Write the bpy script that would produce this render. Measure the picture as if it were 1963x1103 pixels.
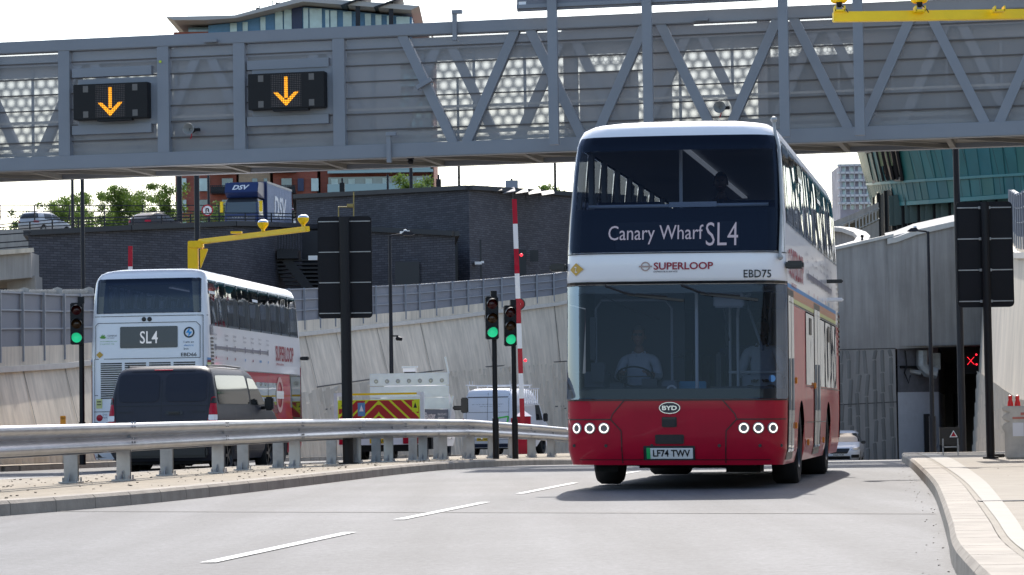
import bpy, bmesh, math, random
from math import sin, cos, pi, radians, sqrt, atan2
from mathutils import Vector, Matrix, Euler
random.seed(7)
C = bpy.context
S = C.scene
for o in list(bpy.data.objects):
    bpy.data.objects.remove(o)
# ---------------------------------------------------------------- camera
FPX, CX, CY = 5380.0, 981.5, 551.5
PITCH, ROLL = math.atan((804 - 551.5) / FPX), radians(-0.9)
CAMZ = 0.83
cam_d = bpy.data.cameras.new('camera')
cam = bpy.data.objects.new('camera', cam_d)
S.collection.objects.link(cam)
cam_d.sensor_width = 36
cam_d.lens = 36 * FPX / 1963
cam_d.clip_start = 0.5
cam_d.clip_end = 5000
RM = Euler((pi / 2 + PITCH, 0, 0)).to_matrix() @ Matrix.Rotation(ROLL, 3, 'Z')
cam.matrix_world = Matrix.Translation((0, 0, CAMZ)) @ RM.to_4x4()
S.camera = cam
cam_d.dof.use_dof = True
cam_d.dof.focus_distance = 34
cam_d.dof.aperture_fstop = 18
# ---------------------------------------------------------------- light
SUN_EL, SUN_AZ = 43.0, 4.5          # azimuth measured from straight ahead, to the right
w = bpy.data.worlds.new('World')
S.world = w
w.use_nodes = True
nt = w.node_tree
bg = nt.nodes['Background']
sky = nt.nodes.new('ShaderNodeTexSky')
sky.sky_type = 'NISHITA'
sky.sun_disc = False
sky.sun_elevation = radians(SUN_EL)
sky.sun_rotation = radians(SUN_AZ)
sky.dust_density = 1.6
sky.ozone_density = 0.6
sky.air_density = 1.0
nt.links.new(sky.outputs[0], bg.inputs[0])
bg.inputs[1].default_value = 0.15
sl = bpy.data.lights.new('sun', 'SUN')
sl.energy = 3.2
sl.angle = radians(0.5)
sl.color = (1.0, 0.95, 0.88)
so = bpy.data.objects.new('sun', sl)
S.collection.objects.link(so)
to_sun = Vector((sin(radians(SUN_AZ)) * cos(radians(SUN_EL)), cos(radians(SUN_AZ)) * cos(radians(SUN_EL)), sin(radians(SUN_EL))))
so.rotation_euler = to_sun.to_track_quat('Z', 'Y').to_euler()
S.view_settings.view_transform = 'Standard'
S.view_settings.look = 'None'
S.view_settings.gamma = 1
S.view_settings.exposure = 0.74
S.cycles.max_bounces = 8
S.cycles.transparent_max_bounces = 24
S.cycles.use_denoising = True
S.cycles.sample_clamp_indirect = 6

# ---------------------------------------------------------------- placing helpers
def ray(px, py):
    return RM @ Vector(((px - CX) / FPX, -(py - CY) / FPX, -1))
def P(px, py, D):
    """world point seen at photo pixel px, py at distance D (world Y)"""
    r = ray(px, py)
    return Vector((0, 0, CAMZ)) + r * (D / r.y)
def Xat(px, D):
    return P(px, 800, D).x
def lerp(a, b, t):
    return a + (b - a) * t
def interp(tab, v):
    if v <= tab[0][0]:
        a, b = tab[0], tab[1]
    elif v >= tab[-1][0]:
        a, b = tab[-2], tab[-1]
    else:
        for a, b in zip(tab, tab[1:]):
            if a[0] <= v <= b[0]:
                break
    t = (v - a[0]) / (b[0] - a[0])
    return a[1] + (b[1] - a[1]) * t
def csmooth(tab, n=8):
    """Catmull-Rom refinement of a monotone table"""
    out = []
    for i in range(len(tab) - 1):
        p0 = tab[max(i - 1, 0)]; p1 = tab[i]; p2 = tab[i + 1]; p3 = tab[min(i + 2, len(tab) - 1)]
        for k in range(n):
            t = k / n
            x = lerp(p1[0], p2[0], t)
            m1 = (p2[1] - p0[1]) / (p2[0] - p0[0]); m2 = (p3[1] - p1[1]) / (p3[0] - p1[0])
            h = p2[0] - p1[0]
            y = (2*t**3 - 3*t**2 + 1) * p1[1] + (t**3 - 2*t**2 + t) * h * m1 + (-2*t**3 + 3*t**2) * p2[1] + (t**3 - t**2) * h * m2
            out.append((x, y))
    out.append(tab[-1])
    return out
# ---------------------------------------------------------------- objects
def tag(o, label=None, cat=None, group=None, kind=None):
    if label: o['label'] = label
    if cat: o['category'] = cat
    if group: o['group'] = group
    if kind: o['kind'] = kind
    return o
def empty(name, loc=(0, 0, 0), rz=0, label=None, cat=None, group=None, rot=None):
    o = bpy.data.objects.new(name, None)
    S.collection.objects.link(o)
    o.location = loc
    o.rotation_euler = rot if rot else (0, 0, rz)
    o.empty_display_size = .2
    return tag(o, label, cat, group)
def copy_tree(o, parent=None):
    c = o.copy()
    S.collection.objects.link(c)
    if parent is not None: c.parent = parent
    for ch in list(o.children):
        copy_tree(ch, c)
    return c
class MB:
    def __init__(s):
        s.v = []; s.f = []; s.m = []; s.mats = []
    def mi(s, mat):
        if mat is None: return 0
        if mat not in s.mats: s.mats.append(mat)
        return s.mats.index(mat)
    def add(s, vs, fs, mat=None):
        b = len(s.v); k = s.mi(mat)
        s.v += [tuple(v) for v in vs]
        for f in fs:
            s.f.append(tuple(b + i for i in f)); s.m.append(k)
        return s
    def quad(s, a, b, c, d, mat=None):
        return s.add([a, b, c, d], [(0, 1, 2, 3)], mat)
    def box(s, c, d, mat=None, rz=0, rot=None):
        x, y, z = d[0] / 2, d[1] / 2, d[2] / 2
        M = rot if rot is not None else Matrix.Rotation(rz, 3, 'Z')
        vs = [Vector(c) + M @ Vector((sx * x, sy * y, sz * z)) for sz in (-1, 1) for sy in (-1, 1) for sx in (-1, 1)]
        return s.add(vs, [(0, 2, 3, 1), (4, 5, 7, 6), (0, 1, 5, 4), (2, 6, 7, 3), (0, 4, 6, 2), (1, 3, 7, 5)], mat)
    def box2(s, a, b, mat=None):
        return s.box([(a[i] + b[i]) / 2 for i in range(3)], [abs(b[i] - a[i]) for i in range(3)], mat)
    def beam(s, p, q, wd, h, mat=None, up=(0, 0, 1)):
        p, q = Vector(p), Vector(q); d = q - p; L = d.length; d.normalize()
        u = Vector(up); sd = d.cross(u)
        if sd.length < 1e-4: sd = d.cross(Vector((0, 1, 0)))
        sd.normalize(); u = sd.cross(d)
        M = Matrix((d, sd, u)).transposed()
        return s.box((p + q) / 2, (L, wd, h), mat, rot=M)
    def cyl(s, p, q, r0, r1=None, n=12, mat=None, cap=True):
        if r1 is None: r1 = r0
        p, q = Vector(p), Vector(q); d = (q - p).normalized()
        a = d.orthogonal().normalized(); b = d.cross(a)
        vs = [p + (a * cos(2*pi*i/n) + b * sin(2*pi*i/n)) * r0 for i in range(n)] + [q + (a * cos(2*pi*i/n) + b * sin(2*pi*i/n)) * r1 for i in range(n)]
        fs = [(i, (i + 1) % n, n + (i + 1) % n, n + i) for i in range(n)]
        if cap: fs += [tuple(range(n))[::-1], tuple(range(n, 2 * n))]
        return s.add(vs, fs, mat)
    def lathe(s, prof, o, ax, n=24, mat=None):
        """prof: list of (radius, height along axis)"""
        o = Vector(o); d = Vector(ax).normalized(); a = d.orthogonal().normalized(); b = d.cross(a)
        vs = [o + d * h + (a * cos(2*pi*i/n) + b * sin(2*pi*i/n)) * max(r, 1e-4) for r, h in prof for i in range(n)]
        fs = [(k*n + i, k*n + (i+1) % n, (k+1)*n + (i+1) % n, (k+1)*n + i) for k in range(len(prof) - 1) for i in range(n)]
        return s.add(vs, fs, mat)
    def tube(s, pts, r, n=8, mat=None):
        pts = [Vector(p) for p in pts]
        rs = r if isinstance(r, (list, tuple)) else [r] * len(pts)
        vs = []; ref = None
        for i, p in enumerate(pts):
            d = (pts[min(i+1, len(pts)-1)] - pts[max(i-1, 0)]).normalized()
            if ref is None: ref = d.orthogonal().normalized()
            a = (ref - d * ref.dot(d)).normalized(); ref = a; b = d.cross(a)
            vs += [p + (a * cos(2*pi*k/n) + b * sin(2*pi*k/n)) * rs[i] for k in range(n)]
        fs = [(i*n + k, i*n + (k+1) % n, (i+1)*n + (k+1) % n, (i+1)*n + k) for i in range(len(pts)-1) for k in range(n)]
        fs += [tuple(range(n))[::-1], tuple((len(pts)-1)*n + k for k in range(n))]
        return s.add(vs, fs, mat)
    def prism(s, poly, ext, mat=None):
        """poly: 3D points, ext: vector"""
        n = len(poly); e = Vector(ext)
        vs = [Vector(p) for p in poly] + [Vector(p) + e for p in poly]
        fs = [tuple(range(n))[::-1], tuple(range(n, 2*n))] + [(i, (i+1) % n, n + (i+1) % n, n + i) for i in range(n)]
        return s.add(vs, fs, mat)
    def sphere(s, c, r, mat=None, n=12, sc=(1, 1, 1)):
        c = Vector(c); m = n // 2
        vs = [c + Vector((sin(pi*j/m)*cos(2*pi*i/n)*r*sc[0], sin(pi*j/m)*sin(2*pi*i/n)*r*sc[1], cos(pi*j/m)*r*sc[2])) for j in range(m+1) for i in range(n)]
        fs = [(j*n+i, (j+1)*n+i, (j+1)*n+(i+1) % n, j*n+(i+1) % n) for j in range(m) for i in range(n)]
        return s.add(vs, fs, mat)
    def grid(s, fn, nu, nv, mat=None):
        vs = [fn(i / nu, j / nv) for j in range(nv + 1) for i in range(nu + 1)]
        fs = [(j*(nu+1)+i, j*(nu+1)+i+1, (j+1)*(nu+1)+i+1, (j+1)*(nu+1)+i) for j in range(nv) for i in range(nu)]
        return s.add(vs, fs, mat)
    def build(s, name, mat=None, parent=None, smooth=False, loc=None, merge=True, ang=35, bev=0, bank=None, kind=None):
        me = bpy.data.meshes.new(name)
        me.from_pydata([tuple(v) for v in s.v], [], s.f)
        mats = s.mats if s.mats else ([mat] if mat else [])
        if s.mats and mat and mat not in s.mats: pass
        for m in mats: me.materials.append(m)
        if len(s.mats) > 1:
            me.polygons.foreach_set('material_index', s.m)
        bm = bmesh.new(); bm.from_mesh(me)
        if merge:
            bmesh.ops.remove_doubles(bm, verts=bm.verts, dist=1e-5)
        if bev:
            bmesh.ops.bevel(bm, geom=[e for e in bm.edges if len(e.link_faces) == 2 and e.calc_face_angle(0) > .5], offset=bev, segments=2, affect='EDGES', clamp_overlap=True)
        bmesh.ops.recalc_face_normals(bm, faces=bm.faces)
        uv = bm.loops.layers.uv.new('UVMap')
        for f in bm.faces:
            n = f.normal
            if abs(n.z) < .75:
                l = sqrt(n.x*n.x + n.y*n.y) or 1; tx, ty = -n.y / l, n.x / l
                if bank: tx, ty = bank
                for lp in f.loops:
                    p = lp.vert.co; lp[uv].uv = (p.x*tx + p.y*ty, p.z)
            else:
                for lp in f.loops: lp[uv].uv = (lp.vert.co.x, lp.vert.co.y)
        bm.to_mesh(me); bm.free()
        if smooth:
            me.polygons.foreach_set('use_smooth', [True] * len(me.polygons))
            try: me.set_sharp_from_angle(angle=radians(ang))
            except Exception: pass
        o = bpy.data.objects.new(name, me)
        S.collection.objects.link(o)
        if parent is not None: o.parent = parent
        if loc is not None: o.location = loc
        if kind: o['kind'] = kind
        return o
# ---------------------------------------------------------------- text
_tc = {}
def text2d(t, bold=0.0, shear=0.0, spacing=1.0):
    k = (t, bold, shear, spacing)
    if k in _tc: return _tc[k]
    cu = bpy.data.curves.new('t', 'FONT'); cu.body = t; cu.offset = bold; cu.shear = shear; cu.space_character = spacing
    cu.resolution_u = 3
    o = bpy.data.objects.new('t', cu); S.collection.objects.link(o)
    C.view_layer.update()
    me = bpy.data.meshes.new_from_object(o.evaluated_get(C.evaluated_depsgraph_get()))
    vs = [(v.co.x, v.co.y) for v in me.vertices]; fs = [tuple(p.vertices) for p in me.polygons]
    bpy.data.objects.remove(o); bpy.data.curves.remove(cu); bpy.data.meshes.remove(me)
    x0 = min(v[0] for v in vs); x1 = max(v[0] for v in vs); y0 = min(v[1] for v in vs); y1 = max(v[1] for v in vs)
    _tc[k] = ([((x-x0)/(x1-x0), (y-y0)/(y1-y0)) for x, y in vs], fs)
    return _tc[k]
def put_text(mb, t, fn, u0, u1, z0, z1, mat=None, bold=0.0, shear=0.0, spacing=1.0):
    """fn(u, z) -> 3D point; the text fills u0..u1 x z0..z1"""
    vs, fs = text2d(t, bold, shear, spacing)
    mb.add([fn(lerp(u0, u1, x), lerp(z0, z1, y)) for x, y in vs], fs, mat)
# ---------------------------------------------------------------- materials
def newmat(name):
    m = bpy.data.materials.new(name); m.use_nodes = True
    return m, m.node_tree, m.node_tree.nodes['Principled BSDF']
def N(nt, t, **k):
    n = nt.nodes.new(t)
    for a, b in k.items(): setattr(n, a, b)
    return n
def mat(name, col, rough=.5, metal=0, spec=.5, var=0, vscale=3, bump=0, bscale=30, coat=0, emit=None, estr=1, streak=0, alpha=None, dirt=None):
    m, nt, b = newmat(name)
    L = nt.links.new
    b.inputs['Base Color'].default_value = (*col, 1)
    b.inputs['Roughness'].default_value = rough
    b.inputs['Metallic'].default_value = metal
    b.inputs['Specular IOR Level'].default_value = spec
    if coat:
        b.inputs['Coat Weight'].default_value = coat; b.inputs['Coat Roughness'].default_value = .04
    if emit:
        b.inputs['Emission Color'].default_value = (*emit, 1); b.inputs['Emission Strength'].default_value = estr
    tc = N(nt, 'ShaderNodeTexCoord')
    if var or streak:
        cur = None
        if var:
            nz = N(nt, 'ShaderNodeTexNoise'); nz.inputs['Scale'].default_value = vscale; nz.inputs['Detail'].default_value = 6; nz.inputs['Roughness'].default_value = .6
            L(tc.outputs['Object'], nz.inputs['Vector'])
            mr = N(nt, 'ShaderNodeMapRange'); mr.inputs[1].default_value = .3; mr.inputs[2].default_value = .7; mr.inputs[3].default_value = 1 - var; mr.inputs[4].default_value = 1 + var
            L(nz.outputs[0], mr.inputs[0]); cur = mr.outputs[0]
        if streak:
            mp = N(nt, 'ShaderNodeMapping'); mp.inputs['Scale'].default_value = (2.2, 2.2, .16)
            L(tc.outputs['Object'], mp.inputs[0])
            n2 = N(nt, 'ShaderNodeTexNoise'); n2.inputs['Scale'].default_value = 1.6; n2.inputs['Detail'].default_value = 8; n2.inputs['Roughness'].default_value = .65
            L(mp.outputs[0], n2.inputs['Vector'])
            m2 = N(nt, 'ShaderNodeMapRange'); m2.inputs[1].default_value = .3; m2.inputs[2].default_value = .72; m2.inputs[3].default_value = 1 - streak; m2.inputs[4].default_value = 1 + streak
            L(n2.outputs[0], m2.inputs[0])
            if cur is None: cur = m2.outputs[0]
            else:
                mm = N(nt, 'ShaderNodeMath', operation='MULTIPLY'); L(cur, mm.inputs[0]); L(m2.outputs[0], mm.inputs[1]); cur = mm.outputs[0]
        vm = N(nt, 'ShaderNodeVectorMath', operation='SCALE'); vm.inputs[0].default_value = col
        L(cur, vm.inputs['Scale']); L(vm.outputs[0], b.inputs['Base Color'])
    if bump:
        nb = N(nt, 'ShaderNodeTexNoise'); nb.inputs['Scale'].default_value = bscale; nb.inputs['Detail'].default_value = 4
        L(tc.outputs['Object'], nb.inputs['Vector'])
        bp = N(nt, 'ShaderNodeBump'); bp.inputs['Strength'].default_value = bump; bp.inputs['Distance'].default_value = .02
        L(nb.outputs[0], bp.inputs['Height']); L(bp.outputs[0], b.inputs['Normal'])
    return m
def glass(name, tint=(.3, .35, .42), refl=(.9, .95, 1), rough=.015, fmin=.05, fmax=.9, wave=0, alpha=0.0, body=(.01, .012, .018)):
    """tinted pane: transparent with a mirror-like coat; alpha adds an opaque body share"""
    m = bpy.data.materials.new(name); m.use_nodes = True
    nt = m.node_tree; nt.nodes.clear(); L = nt.links.new
    out = N(nt, 'ShaderNodeOutputMaterial')
    tr = N(nt, 'ShaderNodeBsdfTransparent'); tr.inputs[0].default_value = (*tint, 1)
    gl = N(nt, 'ShaderNodeBsdfGlossy'); gl.inputs[0].default_value = (*refl, 1); gl.inputs['Roughness'].default_value = rough
    df = N(nt, 'ShaderNodeBsdfDiffuse'); df.inputs[0].default_value = (*body, 1)
    lw = N(nt, 'ShaderNodeLayerWeight'); lw.inputs[0].default_value = .35
    mr = N(nt, 'ShaderNodeMapRange'); mr.inputs[3].default_value = fmin; mr.inputs[4].default_value = fmax
    mx0 = N(nt, 'ShaderNodeMixShader'); mx0.inputs[0].default_value = alpha
    mx = N(nt, 'ShaderNodeMixShader')
    L(lw.outputs['Fresnel'], mr.inputs[0]); L(mr.outputs[0], mx.inputs[0])
    L(tr.outputs[0], mx0.inputs[1]); L(df.outputs[0], mx0.inputs[2])
    L(mx0.outputs[0], mx.inputs[1]); L(gl.outputs[0], mx.inputs[2]); L(mx.outputs[0], out.inputs[0])
    if wave:
        tc = N(nt, 'ShaderNodeTexCoord'); nz = N(nt, 'ShaderNodeTexNoise'); nz.inputs['Scale'].default_value = 1.3; nz.inputs['Detail'].default_value = 1
        L(tc.outputs['Object'], nz.inputs['Vector'])
        bp = N(nt, 'ShaderNodeBump'); bp.inputs['Strength'].default_value = wave; bp.inputs['Distance'].default_value = .05
        L(nz.outputs[0], bp.inputs['Height']); L(bp.outputs[0], gl.inputs['Normal'])
    return m

M = {}
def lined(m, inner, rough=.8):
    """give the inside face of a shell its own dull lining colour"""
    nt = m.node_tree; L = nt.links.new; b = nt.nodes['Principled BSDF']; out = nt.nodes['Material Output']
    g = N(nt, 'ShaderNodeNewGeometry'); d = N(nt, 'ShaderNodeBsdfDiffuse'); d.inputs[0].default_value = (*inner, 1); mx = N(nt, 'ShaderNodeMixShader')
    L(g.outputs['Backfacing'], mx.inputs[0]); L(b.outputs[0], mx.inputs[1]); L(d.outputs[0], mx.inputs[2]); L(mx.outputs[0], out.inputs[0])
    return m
def asphalt(name, base):
    m, nt, b = newmat(name); L = nt.links.new
    tc = N(nt, 'ShaderNodeTexCoord')
    n1 = N(nt, 'ShaderNodeTexNoise'); n1.inputs['Scale'].default_value = 22; n1.inputs['Detail'].default_value = 5; n1.inputs['Roughness'].default_value = .8
    n2 = N(nt, 'ShaderNodeTexNoise'); n2.inputs['Scale'].default_value = .5; n2.inputs['Detail'].default_value = 5
    mp = N(nt, 'ShaderNodeMapping'); mp.inputs['Scale'].default_value = (1.4, .08, 1); mp.inputs['Rotation'].default_value = (0, 0, radians(9))
    n3 = N(nt, 'ShaderNodeTexNoise'); n3.inputs['Scale'].default_value = 1.0; n3.inputs['Detail'].default_value = 3
    for n in (n1, n2): L(tc.outputs['Object'], n.inputs['Vector'])
    L(tc.outputs['Object'], mp.inputs[0]); L(mp.outputs[0], n3.inputs['Vector'])
    def rng(o, a, c, lo=.3, hi=.7):
        r = N(nt, 'ShaderNodeMapRange'); r.inputs[1].default_value = lo; r.inputs[2].default_value = hi; r.inputs[3].default_value = a; r.inputs[4].default_value = c; L(o, r.inputs[0]); return r.outputs[0]
    def mul(a, c):
        q = N(nt, 'ShaderNodeMath', operation='MULTIPLY'); L(a, q.inputs[0]); L(c, q.inputs[1]); return q.outputs[0]
    n5 = N(nt, 'ShaderNodeTexNoise'); n5.inputs['Scale'].default_value = 7; n5.inputs['Detail'].default_value = 6; n5.inputs['Roughness'].default_value = .75; L(tc.outputs['Object'], n5.inputs['Vector'])
    f = mul(mul(mul(rng(n1.outputs[0], .60, 1.42), rng(n2.outputs[0], .88, 1.1)), rng(n3.outputs[0], .72, 1.22)), rng(n5.outputs[0], .84, 1.16))
    vm = N(nt, 'ShaderNodeVectorMath', operation='SCALE'); vm.inputs[0].default_value = base; L(f, vm.inputs['Scale']); L(vm.outputs[0], b.inputs['Base Color'])
    b.inputs['Roughness'].default_value = .72; b.inputs['Specular IOR Level'].default_value = .35
    bp = N(nt, 'ShaderNodeBump'); bp.inputs['Strength'].default_value = .35; bp.inputs['Distance'].default_value = .012
    n4 = N(nt, 'ShaderNodeTexNoise'); n4.inputs['Scale'].default_value = 60; n4.inputs['Detail'].default_value = 3; L(tc.outputs['Object'], n4.inputs['Vector'])
    L(n4.outputs[0], bp.inputs['Height']); L(bp.outputs[0], b.inputs['Normal'])
    return m
def brickmat(name, c1, c2, mortar, bw=.45, bh=.2, ms=.02, rough=.75, off=.5, bump=.4, bias=0):
    m, nt, b = newmat(name); L = nt.links.new
    uv = N(nt, 'ShaderNodeUVMap')
    br = N(nt, 'ShaderNodeTexBrick'); br.inputs['Color1'].default_value = (*c1, 1); br.inputs['Color2'].default_value = (*c2, 1); br.inputs['Mortar'].default_value = (*mortar, 1)
    br.inputs['Scale'].default_value = 1; br.inputs['Brick Width'].default_value = bw; br.inputs['Row Height'].default_value = bh; br.inputs['Mortar Size'].default_value = ms; br.inputs['Bias'].default_value = bias
    br.offset = off
    L(uv.outputs[0], br.inputs['Vector'])
    nz = N(nt, 'ShaderNodeTexNoise'); nz.inputs['Scale'].default_value = .35; nz.inputs['Detail'].default_value = 5; L(uv.outputs[0], nz.inputs['Vector'])
    mr = N(nt, 'ShaderNodeMapRange'); mr.inputs[1].default_value = .3; mr.inputs[2].default_value = .7; mr.inputs[3].default_value = .82; mr.inputs[4].default_value = 1.18; L(nz.outputs[0], mr.inputs[0])
    vm = N(nt, 'ShaderNodeVectorMath', operation='SCALE'); L(br.outputs[0], vm.inputs[0]); L(mr.outputs[0], vm.inputs['Scale']); L(vm.outputs[0], b.inputs['Base Color'])
    b.inputs['Roughness'].default_value = rough
    if bump:
        bp = N(nt, 'ShaderNodeBump'); bp.inputs['Strength'].default_value = bump; bp.inputs['Distance'].default_value = .02; bp.invert = True
        L(br.outputs['Fac'], bp.inputs['Height']); L(bp.outputs[0], b.inputs['Normal'])
    return m
def meshmat(name, col, spacing, r0, r1, tmin, tmax, soft=True):
    """perforated sheet: round openings in staggered rows, seen as see-through dots"""
    m = bpy.data.materials.new(name); m.use_nodes = True
    nt = m.node_tree; nt.nodes.clear(); L = nt.links.new
    out = N(nt, 'ShaderNodeOutputMaterial'); tr = N(nt, 'ShaderNodeBsdfTransparent')
    pb = N(nt, 'ShaderNodeBsdfPrincipled'); pb.inputs['Base Color'].default_value = (*col, 1); pb.inputs['Roughness'].default_value = .55; pb.inputs['Metallic'].default_value = .3
    mx = N(nt, 'ShaderNodeMixShader'); L(pb.outputs[0], mx.inputs[1]); L(tr.outputs[0], mx.inputs[2]); L(mx.outputs[0], out.inputs[0])
    if spacing == 0:
        mx.inputs[0].default_value = tmax
        return m
    uv = N(nt, 'ShaderNodeUVMap'); sp = N(nt, 'ShaderNodeSeparateXYZ'); L(uv.outputs[0], sp.inputs[0])
    def ma(op, a, c):
        q = N(nt, 'ShaderNodeMath', operation=op)
        for i, v in enumerate((a, c)):
            if v is None: continue
            if isinstance(v, (int, float)): q.inputs[i].default_value = v
            else: L(v, q.inputs[i])
        return q.outputs[0]
    v = ma('DIVIDE', sp.outputs[1], spacing * .86); row = ma('FLOOR', v, None)
    odd = ma('MULTIPLY', ma('FLOORED_MODULO', row, 2), .5)
    u = ma('ADD', ma('DIVIDE', sp.outputs[0], spacing), odd)
    fx = ma('SUBTRACT', ma('FRACT', u, None), .5); fy = ma('MULTIPLY', ma('SUBTRACT', ma('FRACT', v, None), .5), .86)
    d = ma('SQRT', ma('ADD', ma('MULTIPLY', fx, fx), ma('MULTIPLY', fy, fy)), None)
    mr = N(nt, 'ShaderNodeMapRange'); mr.interpolation_type = 'SMOOTHSTEP' if soft else 'LINEAR'
    mr.inputs[1].default_value = r0; mr.inputs[2].default_value = r1; mr.inputs[3].default_value = tmax; mr.inputs[4].default_value = tmin
    L(d, mr.inputs[0]); L(mr.outputs[0], mx.inputs[0])
    return m
M['asphalt'] = asphalt('asphalt', (.115, .115, .118))
M['road_line'] = mat('road_line', (.60, .60, .575), .6, var=.08, vscale=9)
M['sealant'] = mat('sealant', (.10, .095, .09), .7, var=.2, vscale=4)
M['kerb'] = mat('kerb', (.32, .28, .23), .8, var=.22, vscale=2.5, bump=.3, bscale=25)
M['pave'] = mat('pavement', (.315, .275, .22), .85, var=.10, vscale=3, bump=.3, bscale=60)
M['pave_line'] = mat('edging', (.375, .345, .295), .8, var=.06, vscale=4)
M['median'] = mat('median', (.33, .28, .21), .9, var=.25, vscale=5, bump=.6, bscale=25)
M['stone'] = mat('stone_chip', (.22, .18, .14), .9, var=.3, vscale=9)
M['soil'] = mat('soil', (.16, .13, .09), .95, var=.3, vscale=.6)
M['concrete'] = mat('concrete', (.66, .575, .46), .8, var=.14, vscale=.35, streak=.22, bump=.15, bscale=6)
M['concrete_dk'] = mat('concrete_shade_tone', (.36, .335, .31), .8, var=.12, vscale=.4, streak=.2, bump=.15, bscale=6)  # darker copy of the wall concrete, shade put into its colour
M['cap'] = mat('concrete_cap', (.62, .58, .52), .8, var=.08)
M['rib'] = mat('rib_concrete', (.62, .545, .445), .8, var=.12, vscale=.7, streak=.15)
M['panel'] = mat('barrier_panel', (.20, .205, .235), .6, var=.07, vscale=1.2)
M['panel_frame'] = mat('barrier_frame', (.27, .29, .33), .5)
M['steel'] = mat('gantry_steel', (.245, .265, .30), .5, spec=.4, var=.05, vscale=1)
M['steel_dk'] = mat('gantry_rod', (.10, .09, .085), .6)
M['deckplate'] = mat('gantry_underside', (.22, .21, .19), .7, var=.15, vscale=1.5)
M['mesh_front'] = meshmat('mesh_front', (.33, .335, .345), 0, 0, 0, 0, .48)
M['mesh_back'] = meshmat('mesh_back', (.19, .20, .215), .245, .05, .55, .10, .62)
M['galv'] = mat('galvanised', (.40, .41, .43), .36, metal=.85, var=.14, vscale=2.5, bump=.05, bscale=12)
M['galv_dull'] = mat('galvanised_dull', (.42, .42, .41), .6, metal=.5, var=.15, vscale=6)
M['black'] = mat('black_paint', (.008, .008, .010), .5, spec=.3, var=.1)
M['post'] = mat('post_paint', (.014, .016, .024), .45, spec=.3, var=.1)
M['signback'] = mat('sign_back', (.007, .007, .010), .6, spec=.25, var=.15)
M['chrome'] = mat('chrome', (.75, .76, .78), .2, metal=1)
M['white'] = mat('white_paint', (.88, .87, .88), .3, coat=.5, var=.015)
M['red'] = mat('red_paint', (.43, .003, .026), .4, spec=.15, coat=.35, var=.09)
M['yellow'] = mat('yellow_paint', (.95, .64, .0), .4, var=.05)
M['amber'] = mat('amber_lens', (.8, .25, .01), .3)
M['rubber'] = mat('rubber', (.018, .018, .018), .8, var=.1)
M['trim'] = mat('black_trim', (.012, .012, .014), .35, spec=.5)
M['under'] = mat('underbody', (.012, .012, .012), .9)
M['brick_dk'] = brickmat('dark_brick', (.056, .056, .070), (.094, .094, .112), (.030, .030, .038), .42, .125, .016)
M['coping'] = mat('coping', (.03, .032, .038), .5)
M['copper'] = brickmat('green_copper', (.022, .15, .165), (.04, .19, .205), (.01, .07, .08), 1.15, 5.2, .035, rough=.45, off=.35, bump=.3)
M['white_glow'] = mat('display_glow', (.05, .05, .06), .5, emit=(.75, .72, .95), estr=.17)
M['orange_glow'] = mat('amber_glow', (.9, .4, .02), .5, emit=(1, .42, .03), estr=1.1)
M['green_glow'] = mat('green_glow', (.0, .5, .2), .3, emit=(.03, .7, .33), estr=.38)
M['red_glow'] = mat('red_glow', (.6, .0, .0), .3, emit=(1, .02, .04), estr=1.6)
M['lamp_glow'] = mat('lamp_glow', (1, 1, 1), .3, emit=(1, .95, .85), estr=1.2)
M['lamp_bowl'] = mat('lamp_bowl', (.10, .10, .11), .35, spec=.6)
# ================================================================ ground
ZR = csmooth([(0, 0), (30, 0), (38, -.003), (44, -.015), (52, -.06), (60, -.16), (70, -.33), (80, -.5), (100, -.90), (140, -1.82), (170, -2.3)], 4)
ZL = [(0, 0), (36, 0), (50, -.07), (60, -.13), (72, -.22), (105, -.57), (140, -1.2), (170, -2)]
RAIL = csmooth([(12, -10), (20, -7.6), (29, -5.85), (31, -5.52), (35, -4.9), (40, -4.25), (45, -3.55), (50, -2.85), (56, -1.95), (62, -1.0), (70, .25), (78, 1.6), (86, 3.0), (96, 4.8), (110, 7.6), (140, 14.5)], 6)
KERB_M = csmooth([(-15, -18.5), (0, -13), (12, -9.6), (20, -7.0), (26.3, -4.8), (28, -4.3), (30.2, -3.78), (34.5, -3.09), (39.5, -2.43), (46.5, -1.6), (52.5, -.75), (60, .35), (70, 1.9), (80, 3.6), (96, 6.5), (110, 9.2), (140, 15.6)], 6)
KERB_ML = csmooth([(-15, -26), (0, -19), (12, -14.5), (20, -11.2), (30, -8.6), (38, -6.9), (40.2, -6.45), (46, -5.6), (52, -4.6), (60, -3.2), (70, -1.4), (80, .6), (96, 3.7), (110, 6.4), (140, 13.4)], 6)
KERB_R = csmooth([(-15, -1.2), (0, .75), (5, 1.25), (14.3, 2.23), (17.9, 2.74), (22.4, 3.38), (28.1, 4.17), (36.2, 5.2), (45.5, 6.35), (49.6, 6.84), (56, 7.7), (70, 9.7), (100, 13.9), (134, 18.5), (170, 24)], 6)
def zg(x, y):
    a = interp(RAIL, y)
    t = min(max((x - a + 1.2) / 2.4, 0), 1)
    t = t * t * (3 - 2 * t)
    return lerp(interp(ZL, y), interp(ZR, y), t)
WALL_L = [(-420, 12), (-330, 34), (-60, 62.5), (0, 65), (90, 68.5), (170, 72), (290, 78), (400, 85), (490, 90), (580, 95), (640, 98.5), (700, 102), (780, 107), (860, 112), (970, 118), (1090, 124), (1220, 128), (1350, 131), (1480, 133), (1605, 134.2), (1719, 135)]
TOPY = [(-420, 1040), (-330, 760), (-60, 721), (0, 715), (170, 704), (400, 676), (580, 648), (700, 635), (860, 617), (1090, 585), (1350, 531), (1605, 479), (1696, 461), (1756, 441), (1828, 425), (1900, 410)]
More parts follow.
